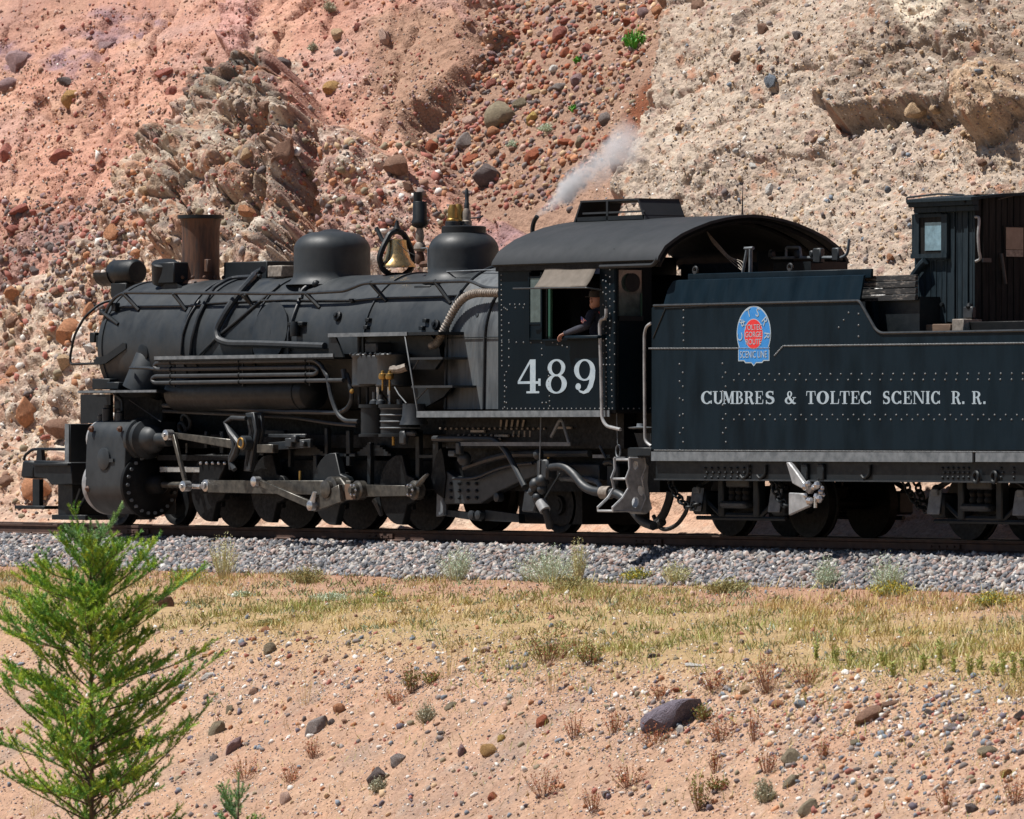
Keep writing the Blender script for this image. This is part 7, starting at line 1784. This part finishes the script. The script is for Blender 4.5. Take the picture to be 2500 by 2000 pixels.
# rubble nobody could count
def filled():
    ix = np.where(RAST_D < 1e8, np.arange(RW * RH), -1).reshape(RH, RW)
    for _ in range(9):
        for ax, d in ((0, 1), (0, -1), (1, 1), (1, -1)):
            r = np.roll(ix, d, ax); ix = np.where(ix < 0, r, ix)
    return ix.reshape(-1)
RFILL = filled()
def scatter(name, boxes, smin, smax, palette, label, test=None, flat=.75, pw=2.2):
    pos, sz = [], []
    for (u0, v0, u1, v1, cnt) in boxes:
        us, vs_ = RNG.uniform(u0, u1, cnt), RNG.uniform(v0, v1, cnt)
        k = RFILL[(vs_ / 2).astype(int).clip(0, RH - 1) * RW + (us / 2).astype(int).clip(0, RW - 1)]
        ok = k >= 0
        if test is not None: ok &= test(us, vs_)
        k = k[ok]; s = smin + (smax - smin) * RNG.random(len(k)) ** pw; N_ = RAST_N[k]
        t2 = np.cross(N_, np.array(CR)[None]); jt = RNG.uniform(-.03, .03, (len(k), 2))
        t1 = np.cross(t2, N_)
        pos.append(RAST_P[k] + N_ * (s * .18)[:, None] + t1 * jt[:, :1] + t2 * jt[:, 1:]); sz.append(s)
    pos, sz = np.concatenate(pos), np.concatenate(sz)
    return pebble_mesh(name, pos, sz, pick(palette, len(sz)), M['stone'], flat, label, smax < .03)
PB = [srgb(*c, .85) for c in RKC.values()]
warm = [srgb(*RKC[c], .85) for c in ('rust', 'orange', 'red', 'brown', 'grey', 'tan', 'pink', 'purple', 'dark', 'red')]
gpx = lambda us, vs_: np.array([inpoly(a, b, GPOLY) for a, b in zip(us, vs_)], bool)
scatter('scree', [(1050, 0, 1620, 520, 3400)], .012, .065, warm, 'loose red and grey scree filling the gully', gpx)
scatter('rubble', [(0, 560, 450, 1270, 1100), (240, 150, 780, 700, 420), (780, 340, 1100, 620, 450)], .015, .085, [srgb(*RKC[c], .85) for c in ('orange', 'grey', 'brown', 'tan', 'dark', 'pink', 'olive', 'tan', 'white', 'red')], 'broken stones bedded in the conglomerate', None, .8, 2.6)
scatter('rubble', [(1450, 0, 2500, 720, 1700)], .010, .05, [srgb(*RKC[c], .85) for c in ('tan', 'grey', 'brown', 'pink', 'white', 'blue', 'tan', 'olive', 'dark', 'tan')], 'small stones bedded in the buff cliff', None, .8, 3.0)
scatter('rubble', [(0, 0, 1200, 560, 1500)], .010, .055, [srgb(*RKC[c], .82) for c in ('red', 'orange', 'purple', 'red', 'brown', 'pink')], 'small stones on the red slope', None, .7, 2.6)
scatter('rubble', [(0, 480, 330, 760, 700)], .015, .07, [srgb(*RKC[c], .82) for c in ('grey', 'purple', 'red', 'dark', 'brown')], 'grey and red rubble band on the left slope', None, .7, 1.8)
scatter('pebbles', [(0, 1540, 2500, 2000, 3600), (0, 1430, 2500, 1560, 500), (0, 1560, 1500, 1680, 800), (1500, 1640, 2500, 1800, 1200), (1900, 1700, 2500, 1990, 900)], .007, .046, [srgb(*RKC[c], .86) for c in ('grey', 'tan', 'brown', 'orange', 'white', 'dark', 'blue', 'pink', 'olive', 'red', 'white', 'slate')], 'pebbles strewn over the sandy bank', None, .65, 3.0)

scatter('pebbles', [(0, 1490, 2500, 2000, 21000), (1300, 1620, 2500, 1860, 6000), (400, 1540, 1500, 1720, 5000)], .004, .014, [srgb(*RKC[c], .88) for c in ('grey', 'tan', 'tan', 'brown', 'white', 'dark', 'pink', 'blue', 'pink', 'white', 'slate')], 'fine gravel strewn over the sandy bank', None, .7, 1.5)
scatter('pebbles', [(0, 1395, 2500, 1500, 3000)], .006, .022, [srgb(*RKC[c], .84) for c in ('grey', 'tan', 'brown', 'red', 'pink', 'blue', 'rust')], 'fine gravel on the flat below the ballast', None, .7, 1.8)
scatter('rubble', [(1440, 0, 2500, 720, 8500)], .006, .020, [srgb(*RKC[c], .86) for c in ('tan', 'grey', 'brown', 'pink', 'white', 'tan', 'dark', 'tan')], 'fine gravel bedded in the buff cliff', None, .9, 1.5)
scatter('rubble', [(0, 0, 1250, 620, 6000)], .007, .024, [srgb(*RKC[c], .82) for c in ('red', 'orange', 'brown', 'pink', 'purple', 'grey', 'red')], 'fine gravel on the red slope', None, .9, 1.6)
scatter('rubble', [(0, 150, 1080, 1270, 6500)], .008, .028, [srgb(*RKC[c], .84) for c in ('tan', 'grey', 'brown', 'pink', 'white', 'olive', 'tan', 'orange', 'dark')], 'fine gravel bedded in the conglomerate', None, .9, 1.6)
# ================================================================== plants
def leaf_mat(name, trans=.15):
    k = NT(name); at = k.n('ShaderNodeAttribute', attribute_name='Col'); k.l(at.outputs['Color'], k.b.inputs['Base Color'])
    k.b.inputs['Roughness'].default_value = .6; k.b.inputs['Specular IOR Level'].default_value = .3
    return k.m
M['leaf'] = leaf_mat('leaf_and_blade')
def blades(base, tip, width, col0, col1, bend=None):
    """flat tapering blades; base, tip (n,3); width (n,)"""
    n = len(base); d = tip - base; L = np.linalg.norm(d, axis=1, keepdims=True) + 1e-9
    side = np.cross(d / L, RNG.normal(size=(n, 3))); side /= np.linalg.norm(side, axis=1, keepdims=True) + 1e-9
    mid = base + d * .55 + (0 if bend is None else bend); w = width[:, None]
    V = np.stack([base - side * w, base + side * w, mid - side * w * .8, mid + side * w * .8, tip], 1).reshape(-1, 3)
    o = (np.arange(n) * 5)[:, None]
    F = np.concatenate([o + np.array([[0, 1, 3]]), o + np.array([[0, 3, 2]]), o + np.array([[2, 3, 4]])])
    C = np.stack([col0, col0, (col0 + col1) / 2, (col0 + col1) / 2, col1], 1).reshape(-1, 3)
    return V, F, C
def jcol(c, n, j=.25): return np.array(c)[None] * (1 + j * (RNG.random((n, 1)) - .5) * 2) * (1 + .12 * (RNG.random((n, 3)) - .5))
def clump(name, label, cat, u, v, w, h, style, group=None):
    p, n_ = land(u, v)
    if p is None: return
    s = (p - CAM).dot(CD) / FPX; W_, H_m = w * s / 2 * 1.1, h * s * 1.12
    base = p - Vector((0, 0, .03)); root = empty(name, base); tag(root, label, cat, group)
    st = STY[style]; ns = int(st['n'] * (.6 + w / 75)); rn = RNG
    a = rn.uniform(0, 2 * math.pi, ns); sp = rn.random(ns) ** .6
    tip = np.stack([np.cos(a) * W_ * sp * st['spread'], np.sin(a) * W_ * sp * st['spread'], H_m * (1 - st['dome'] * sp ** 2) * rn.uniform(.65, 1.05, ns)], 1) + np.array(base)
    b0 = np.stack([np.cos(a) * W_ * sp * .25, np.sin(a) * W_ * sp * .25, np.zeros(ns)], 1) + np.array(base)
    V, F, C = blades(b0, tip, np.full(ns, st['stem']), jcol(st['sc'], ns), jcol(st['sc'], ns), rn.normal(size=(ns, 3)) * W_ * .06)
    tri_mesh('stems', V, F, C, M['leaf'], root, 'stuff', origin=tuple(base))
    if st['leaves']:
        m = ns * st['leaves']; i = rn.integers(0, ns, m); t = rn.uniform(st.get('from', .3), 1, m) [:, None]
        q = b0[i] * (1 - t) + tip[i] * t; d = rn.normal(size=(m, 3)); d /= np.linalg.norm(d, axis=1, keepdims=True); d[:, 2] = np.abs(d[:, 2]) * .8 + .25
        l = st['leaf'] * rn.uniform(.6, 1.3, m)[:, None]
        k = rn.integers(0, len(st['lc']), m); c0 = np.array(st['lc'])[k] * (1 + .3 * (rn.random((m, 1)) - .5))
        V, F, C = blades(q, q + d * l, l[:, 0] * st['lw'], c0, c0 * 1.1)
        tri_mesh('leaves', V, F, C, M['leaf'], root, 'stuff', origin=tuple(base))
    return root
STY = {
 'sage': dict(n=80, spread=1.15, dome=.5, stem=.0028, sc=srgb(186, 192, 160, .9), leaves=9, leaf=.026, lw=.16, lc=[srgb(196, 208, 182, .92), srgb(172, 194, 166, .88), srgb(208, 214, 190, .92)]),
 'feather': dict(n=70, spread=1.0, dome=.35, stem=.0028, sc=srgb(196, 188, 140, .9), leaves=9, leaf=.024, lw=.16, lc=[srgb(214, 210, 164, .95), srgb(190, 192, 138, .9)]),
 'olive': dict(n=100, spread=1.15, dome=.6, stem=.003, sc=srgb(156, 148, 104, .85), leaves=8, leaf=.026, lw=.18, lc=[srgb(170, 164, 106, .86), srgb(148, 150, 100, .84), srgb(186, 170, 116, .88)]),
 'yellow': dict(n=80, spread=1.15, dome=.5, stem=.003, sc=srgb(150, 154, 96, .84), leaves=8, leaf=.026, lw=.2, lc=[srgb(158, 166, 96, .85), srgb(146, 156, 104, .84), srgb(226, 198, 50, .9)]),
 'redstem': dict(n=30, spread=1.25, dome=.3, stem=.0026, sc=srgb(150, 104, 80, .85), leaves=7, leaf=.019, lw=.26, lc=[srgb(178, 108, 78, .9), srgb(200, 128, 84, .95), srgb(156, 142, 84, .85), srgb(166, 106, 84, .85)]),
 'greenred': dict(n=40, spread=1.2, dome=.35, stem=.0028, sc=srgb(140, 104, 80, .85), leaves=10, leaf=.022, lw=.28, lc=[srgb(146, 150, 82, .86), srgb(128, 138, 74, .84), srgb(176, 116, 82, .88)]),
 'cushion': dict(n=130, spread=1.0, dome=.65, stem=.003, sc=srgb(178, 172, 148, .9), leaves=6, leaf=.022, lw=.2, lc=[srgb(182, 180, 156, .9), srgb(162, 162, 134, .88)]),
 'weed': dict(n=8, spread=.6, dome=.2, stem=.004, sc=srgb(186, 190, 116, 1), leaves=20, leaf=.038, lw=.16, lc=[srgb(180, 186, 108, .92), srgb(156, 170, 92, .88), srgb(196, 192, 122, .94)], **{'from': .15}),
 'bright': dict(n=60, spread=1.0, dome=.5, stem=.012, sc=srgb(92, 168, 60, .8), leaves=2, leaf=.05, lw=.22, lc=[srgb(84, 164, 60, .8), srgb(120, 184, 76, .85)]),
 'stalk': dict(n=12, spread=1.0, dome=.1, stem=.0022, sc=srgb(230, 206, 152, .95), leaves=3, leaf=.026, lw=.12, lc=[srgb(230, 206, 152, .95)]),
}
PL = [
('sagebrush','pale feathery bush growing against the ballast left of centre','bush',545,1412,84,108,'feather'),
('sagebrush','small thin grey green bush on the ballast behind the sapling','bush',262,1396,66,72,'sage'),
('sagebrush','grey green bush spilling on the ballast below the trailing truck','bush',1112,1416,90,92,'sage'),
('sagebrush','widest mint green bush at the foot of the ballast','bush',1340,1420,180,92,'sage'),
('sagebrush','tall wispy bush in front of the rail by the cab step','bush',1412,1420,50,110,'feather'),
('sagebrush','loose pale bush right of the widest mint one','bush',1650,1424,90,62,'feather'),
('sagebrush','green bush on the ballast under the tender frog','bush',2020,1432,70,78,'sage'),
('sagebrush','rounded mint bush at the ballast foot under the tender','bush',2165,1440,96,92,'sage'),
('rabbitbrush','flat olive clump with yellow flecks left of the feathery bush','clump',465,1420,112,38,'yellow'),
('rabbitbrush','low rounded olive clump right of the feathery bush','clump',748,1424,104,50,'olive'),
('rabbitbrush','low yellow flowered patch beside the widest mint bush','clump',1560,1418,90,34,'yellow'),
('rabbitbrush','yellow flowering clump below the rounded mint bush','clump',2180,1452,110,40,'yellow'),
('rabbitbrush','olive clump below the widest mint bush','clump',1400,1440,110,44,'olive'),
('rabbitbrush','small yellow clump on bare soil left of the dry grass','clump',930,1456,44,22,'yellow'),
('rabbitbrush','yellow green clump at the right edge under the ballast','clump',2420,1478,120,40,'yellow'),
('rabbitbrush','olive clump between the two mint bushes','clump',1780,1444,120,36,'olive'),
('rabbitbrush','low green mat at the left edge of the flat','clump',40,1456,70,18,'olive'),
('rabbitbrush','small green tuft behind the sapling on the flat','clump',190,1500,60,16,'olive'),
('rabbitbrush','green mat in front of the low rounded clump','clump',590,1458,60,20,'sage'),
('rabbitbrush','thin mint mat in the middle of the flat','clump',810,1466,90,26,'sage'),
('rabbitbrush','long flat green mat left of the dry grass','clump',660,1524,86,18,'olive'),
('shrub','bushiest green and red shrub on the bank crest','shrub',1330,1618,130,86,'greenred'),
('shrub','green and red shrub right of the bushiest one','shrub',1440,1620,70,60,'greenred'),
('shrub','upright red shrub in the middle of the grass edge','shrub',1870,1690,100,116,'redstem'),
('shrub','low red shrub left of the upright one','shrub',1740,1680,90,60,'redstem'),
('shrub','red shrub right of the upright one','shrub',1965,1672,90,70,'redstem'),
('shrub','two stemmed dark shrub on the upper middle bank','shrub',1005,1690,44,84,'greenred'),
('shrub','small shrub right of the two stemmed one','shrub',1052,1668,56,36,'greenred'),
('shrub','little red shrub below the two stemmed one','shrub',965,1716,56,40,'redstem'),
('shrub','spreading red shrub over the bottom end of the largest boulder','shrub',1600,1818,86,60,'redstem'),
('shrub','orange red shrub above the largest boulder','shrub',1610,1702,80,40,'redstem'),
('shrub','thin red shrub left of the largest boulder','shrub',1500,1790,44,66,'redstem'),
('shrub','green sprig against the right side of the largest boulder','shrub',1710,1756,44,46,'greenred'),
('shrub','tall thin red shrub right of the largest boulder','shrub',1838,1810,40,90,'redstem'),
('shrub','red shrub under the largest boulder','shrub',1760,1810,80,70,'redstem'),
('shrub','leafy dark shrub low on the bank below the boulder','shrub',1705,1976,60,100,'greenred'),
('shrub','thin red shrub beside the leafy dark one','shrub',1745,1890,36,70,'redstem'),
('shrub','sprig left of the olive block','shrub',1872,1886,50,66,'redstem'),
('shrub','sprig right of the olive block','shrub',2005,1850,36,60,'redstem'),
('shrub','low green sprig below the boulder','shrub',1750,1930,60,40,'greenred'),
('shrub','spreading red shrub at the lower left of the boulder','shrub',1530,1920,90,64,'redstem'),
('shrub','red shrub in the bottom centre','shrub',1325,1946,90,84,'redstem'),
('shrub','thin red twig shrub above the bottom centre one','shrub',1402,1800,46,70,'redstem'),
('shrub','red shrub at the lower left next to the small sapling','shrub',600,1900,110,60,'redstem'),
('shrub','red sprig right of the small sapling','shrub',768,1850,40,60,'redstem'),
('shrub','fading red sprig on the bottom left bank','shrub',710,1910,56,44,'redstem'),
('shrub','red shrub at the bottom right edge','shrub',2480,1960,60,90,'redstem'),
('shrub','red shrub at the bottom left of the leafy dark one','shrub',1450,1985,60,60,'redstem'),
('shrub','lone red sprig in the bottom right','shrub',2310,1970,40,60,'redstem'),
('cushion_plant','round grey green cushion in the middle of the bank','plant',1045,1764,58,54,'cushion'),
('cushion_plant','grey twiggy cushion left of the ochre grey stone','plant',1872,1952,60,62,'cushion'),
('cushion_plant','grey cushion at the bottom of the bank near the dark boulder','plant',925,1930,52,40,'cushion'),
('green_plant','bright green rosette plant at the top of the gully','plant',1549,118,64,58,'bright'),
('green_plant','small green plant in the upper gully','plant',1412,150,26,16,'bright'),
('green_plant','grey green tuft low in the gully beside the grey boulder','plant',1250,360,30,24,'sage'),
('green_plant','dull green tuft right of the yellow gully stone','plant',1338,318,54,20,'sage'),
('green_plant','tiny grey bush at the top of the red slope','plant',800,26,40,30,'cushion'),
('green_plant','dry tuft on the red slope under the tiny grey bush','plant',762,120,26,22,'cushion'),
('green_plant','little green sprig right of the rust boulder','plant',1400,270,24,18,'bright'),
('dry_stalks','tall bleached grass stalks rising from the middle of the bank','grass',1090,1650,120,190,'stalk'),
('dry_stalks','bleached stalks leaning on the left bank','grass',745,1720,80,120,'stalk'),
('dry_stalks','dry stalks below the bushiest shrub','grass',1350,1690,60,110,'stalk'),
('dry_stalks','dry tuft at the bottom left under the sapling','grass',80,1990,70,70,'stalk'),
('dry_stalks','dry stalks on the slope left of the largest boulder','grass',1500,1650,70,80,'stalk'),
]
for q in PL: clump(*q)
WEED = ((1992, 1612, 76, 'leftmost tall weed of the row at the right edge of the grass'), (2040, 1618, 60, 'second weed from the left in the row along the grass edge'), (2078, 1626, 66, 'third weed from the left in the row along the grass edge'), (2160, 1622, 44, 'short weed standing in the wide gap of the row'), (2180, 1650, 50, 'weed standing forward of the short one in the row'), (2250, 1636, 58, 'weed just left of the tallest one in the row'), (2296, 1622, 90, 'tallest slim weed of the row, in the middle right'), (2330, 1640, 46, 'short weed right of the tallest slim one'), (2362, 1650, 66, 'weed two places right of the tallest slim one'), (2396, 1634, 54, 'fifth weed from the right edge in the row'), (2420, 1652, 50, 'fourth weed from the right edge in the row'), (2450, 1646, 80, 'third weed from the right edge, tall'), (2478, 1656, 96, 'tall bushy weed next to the right edge'), (2494, 1640, 60, 'weed cut by the right edge of the picture'))
for u, v, h, lb in WEED: clump('leafy_weed', lb, 'weed', u, v, 34, h * .85, 'weed', 'leafy weeds along the right edge of the grass')
# dry grass on the strip
n = 560000
a = RNG.uniform(-7.6, 7.6, n); b = RNG.uniform(60, 112, n)
X, Y = CAM.x + CR.x * a + CD.x * b, CAM.y + CR.y * a + CD.y * b
Z, Q = ground_z(X, Y)
uu = 1250 + a / b * FPX; vv = HOR - (Z - CAM.z) / b * FPX
dens = sst(-2.1, -3.4, Y) * sst(1.0, -.4, Q) * np.clip(.20 + .55 * sst(500, 1500, uu) + 4.2 * fbm(X * .55, Y * .55, 131, 4), .02, 1) * np.clip(.25 + 5 * fbm(X * 3.1, Y * 3.1, 133, 2), .04, 1)
dens = np.maximum(dens, .05 * sst(4, 0, Q) * (Y < -2.2))
ok = (RNG.random(n) < dens) & (uu > -60) & (uu < 2560)
X, Y, Z, uu, Q = X[ok], Y[ok], Z[ok], uu[ok], Q[ok]; n = len(X)
g = np.clip(.45 + 3.2 * fbm(X * .5, Y * .5, 132, 3) + .25 * RNG.normal(size=n), 0, 1)
straw, green, pale = srgb(218, 190, 126, .95), srgb(168, 176, 94, .92), srgb(236, 218, 168, .95)
c0 = straw[None] * (1 - g[:, None]) + green[None] * g[:, None]
c0 = np.where((RNG.random(n) < .12)[:, None], pale[None], c0) * (1 + .3 * (RNG.random((n, 1)) - .5))
L = RNG.uniform(.06, .15, n) * (1 + .5 * sst(900, 2000, uu) * RNG.random(n)) * (1 + .9 * (RNG.random(n) < .04))
P0 = np.stack([X, Y, Z - .005], 1)
lean = RNG.normal(size=(n, 3)) * .45; lean[:, 2] = 1; lean /= np.linalg.norm(lean, axis=1, keepdims=True)
V, F, C = blades(P0, P0 + lean * L[:, None], RNG.uniform(.0022, .005, n), c0 * .85, c0, RNG.normal(size=(n, 3)) * .012)
tri_mesh('dry_grass', V, F, C, M['leaf'], None, 'stuff', label='sparse dry yellow grass on the strip below the ballast')

# low leafy forbs between the grass
n = 300000
a = RNG.uniform(-7.6, 7.6, n); b = RNG.uniform(66, 108, n)
X, Y = CAM.x + CR.x * a + CD.x * b, CAM.y + CR.y * a + CD.y * b
Z, Q = ground_z(X, Y); cell = worley(X * 1.9, Y * 1.9, 140)
dens = sst(-2.15, -2.6, Y) * sst(.4, -.5, Q) * (cell[2] > .36) * sst(.42, .12, cell[0] * (1.2 - .5 * cell[2]))
ok = RNG.random(n) < dens * .75; X, Y, Z, cid = X[ok], Y[ok], Z[ok], cell[2][ok]; n = len(X)
fc = np.array([srgb(160, 156, 104, .82), srgb(144, 154, 108, .82), srgb(158, 170, 138, .84), srgb(178, 162, 110, .86), srgb(146, 152, 92, .8)])[(cid * 7919 % 5).astype(int)] * (1 + .35 * (RNG.random((n, 1)) - .5))
hh = RNG.uniform(.03, .10, n) * (.6 + .8 * ((cid * 331) % 1))
P1 = np.stack([X, Y, Z + hh * RNG.random(n) * .5], 1); lean = RNG.normal(size=(n, 3)) * .8; lean[:, 2] = np.abs(lean[:, 2]) + .6
lean /= np.linalg.norm(lean, axis=1, keepdims=True)
V, F, C = blades(P1, P1 + lean * hh[:, None], RNG.uniform(.004, .009, n), fc * .85, fc, RNG.normal(size=(n, 3)) * .008)
tri_mesh('ground_cover', V, F, C, M['leaf'], None, 'stuff', label='low grey green herbs between the dry grass')
# dry weeds scattered thinly over the bank, too many to count
n = 26000
a = RNG.uniform(-7.0, 7.0, n); b = RNG.uniform(60, 92, n)
X, Y = CAM.x + CR.x * a + CD.x * b, CAM.y + CR.y * a + CD.y * b
Z, Q = ground_z(X, Y); cell = worley(X * 1.3, Y * 1.3, 160)
ok = (Q > -.3) & (RNG.random(n) < sst(.30, .05, cell[0]) * (cell[2] > .45)); X, Y, Z, cid = X[ok], Y[ok], Z[ok], cell[2][ok]; n = len(X)
wc = np.array([srgb(176, 118, 84, .9), srgb(214, 186, 132, .95), srgb(150, 122, 84, .85), srgb(186, 130, 96, .9)])[(cid * 7919 % 4).astype(int)] * (1 + .4 * (RNG.random((n, 1)) - .5))
P2 = np.stack([X, Y, Z - .01], 1); lean = RNG.normal(size=(n, 3)) * .5; lean[:, 2] = 1; lean /= np.linalg.norm(lean, axis=1, keepdims=True)
V, F, C = blades(P2, P2 + lean * RNG.uniform(.05, .17, (n, 1)), RNG.uniform(.0022, .0042, n), wc * .9, wc, RNG.normal(size=(n, 3)) * .015)
tri_mesh('dry_weeds', V, F, C, M['leaf'], None, 'stuff', label='thin dry weeds scattered over the sandy bank')
# ------------------------------------------------------------------ conifer saplings
M['bark'] = mat('sapling_bark', (.07, .045, .03), (.14, .09, .055), (.8, .9), sc=12, bump=.4)
def shoot(p, d, L, nn, rad, greens):
    """a bottle-brush shoot: needles round a twig from p along d"""
    d = np.array(d); t = RNG.uniform(.04, 1, nn)[:, None]; base = np.array(p)[None] + d[None] * t * L
    r = RNG.normal(size=(nn, 3)); r -= (r @ d)[:, None] * d; r /= np.linalg.norm(r, axis=1, keepdims=True)
    tip = base + (r * .86 + d[None] * .75 + np.array([[0, 0, .1]])) * rad * RNG.uniform(.75, 1.15, (nn, 1))
    c = greens[RNG.integers(0, len(greens))] * RNG.uniform(.70, 1.22) * (1 + .35 * (RNG.random((nn, 1)) - .5))
    return base, tip, c
GREEN = [srgb(134, 172, 66, .95), srgb(100, 152, 60, .9), srgb(160, 192, 72, 1), srgb(188, 204, 78, 1), srgb(114, 164, 84, .92), srgb(146, 182, 62, .98)]
TOPG = [srgb(134, 172, 120, .92), srgb(140, 172, 104, .9), srgb(116, 158, 98, .86)]
def sapling(u, vtop, dep, Rm, label, whorls, seed, dense=1.0):
    rn = np.random.default_rng(seed); top = PD((u, vtop), dep)
    zb = float(ground_z(np.array([top.x]), np.array([top.y]))[0][0]); base = Vector((top.x, top.y, zb - .05)); H_ = top.z - zb
    root = empty('conifer_sapling', base); tag(root, label, 'tree')
    axis = lambda z: Vector((top.x + .02 * math.sin(z * 2.1 + seed), top.y + .02 * math.cos(z * 1.7), zb + z))
    MB().tube([axis(H_ * i / 14) for i in range(15)], [.034 * (1 - i / 14) ** .8 + .004 for i in range(15)], 8).build('trunk', M['bark'], root)
    BA, TI, CO = [], [], []
    def sh(p, d, L, n_, rad, g):
        b_, t_, c_ = shoot(p, d, L, int(n_), rad, g); BA.append(b_); TI.append(t_); CO.append(c_)
    def needles(parent):
        if not BA: return
        b_ = np.concatenate(BA); t_ = np.concatenate(TI); c_ = np.concatenate(CO); BA.clear(); TI.clear(); CO.clear()
        n_ = len(b_); sd_ = np.cross(t_ - b_, RNG.normal(size=(n_, 3))); sd_ *= .0042 / (np.linalg.norm(sd_, axis=1, keepdims=True) + 1e-9)
        V = np.stack([b_ - sd_, b_ + sd_, t_], 1).reshape(-1, 3); F = np.arange(n_ * 3).reshape(-1, 3); C = np.stack([c_ * .9, c_ * .9, c_ * 1.12], 1).reshape(-1, 3)
        tri_mesh('needles', V, F, C, M['leaf'], parent, 'stuff', origin=tuple(world_loc(parent)))
    def unit(v): return np.array(Vector(v).normalized())
    sh(axis(H_ - .34), (0, 0, 1), .36, 150, .030, TOPG)
    for k in range(12):
        a = rn.uniform(0, 6.28); z = H_ - rn.uniform(.16, .55)
        sh(axis(z), unit((math.cos(a) * .6, math.sin(a) * .6, .75)), rn.uniform(.12, .20), 70, .026, TOPG)
    needles(root)
    for w in range(whorls):
        f = (w + .5) / whorls; dz = H_ * .95 * f + .26; z = H_ - dz
        if z < .25: break
        L = min(Rm, .08 + .78 * dz ** 1.05) * 1.12; vis = dz < 2.7
        for k in range(int((3.0 + 6.4 * min(1, dz / 1.2)) * dense)):
            a = rn.uniform(0, 2 * math.pi) if k == 0 else a + 2.4 + rn.uniform(-.5, .5)
            zz_ = z + rn.uniform(-.13, .13); l = L * rn.uniform(.42, 1.15); el = R(rn.uniform(46, 68) - 30 * min(1, dz / 1.8))
            hdir = Vector((math.cos(a), math.sin(a), 0)); pts = [axis(zz_)]; d = hdir * math.cos(el) + Vector((0, 0, math.sin(el)))
            nseg = 7
            for i in range(nseg):
                d = (d + Vector((rn.normal() * .13, rn.normal() * .13, rn.normal() * .05 + (.10 if i > 3 else -.03)))).normalized(); pts.append(pts[-1] + d * l / nseg)
            br = MB().tube(pts, [.0085 * (1 - i / (nseg + 1)) + .002 for i in range(nseg + 1)], 5).build('branch', M['bark'], root)
            grn = TOPG if dz < .5 else GREEN
            sh(pts[-2], unit(pts[-1] - pts[-2]), l / nseg + .10, 85, .030, grn)
            for i in range(1, nseg + 1):
                p = pts[i]; seg = (pts[i] - pts[i - 1]).normalized(); sd = seg.cross(Vector((0, 0, 1))).normalized()
                if i > 1 or dz < .6: sh(pts[i - 1], np.array(seg), l / nseg * 1.05, 34, .026, grn)
                if i < 2 and dz > .9: continue
                for sgn in (-1, 1):
                    if rn.random() < (.10 if vis else .6): continue
                    dd = (seg * rn.uniform(.6, 1.0) + sd * sgn * rn.uniform(.45, .8) + Vector((0, 0, rn.uniform(.1, .55)))).normalized()
                    big = dz > .55 and 2 <= i <= 5; ll = rn.uniform(.17, .32) * min(1.25, .55 + l) if big else rn.uniform(.10, .17)
                    o = pts[i - 1].lerp(p, rn.uniform(.1, 1)); sh(o, np.array(dd), ll, 300 * ll + 20, .027, grn)
                    if big:
                        for t_ in (.35, .6, .85):
                            for s2 in (-1, 1):
                                if rn.random() < .35: continue
                                d2 = (dd * .8 + dd.cross(Vector((0, 0, 1))).normalized() * s2 * .6 + Vector((0, 0, rn.uniform(.15, .5)))).normalized()
                                sh(o + dd * ll * t_, np.array(d2), rn.uniform(.08, .14), 46, .026, grn)
            needles(br)
    return root
sapling(222, 1272, 70, 1.22, 'tall bushy green conifer sapling in the left foreground', 21, 3)
sapling(578, 1892, 68.5, .30, 'small conifer sapling poking up at the bottom edge right of the tall one', 8, 8, .8)
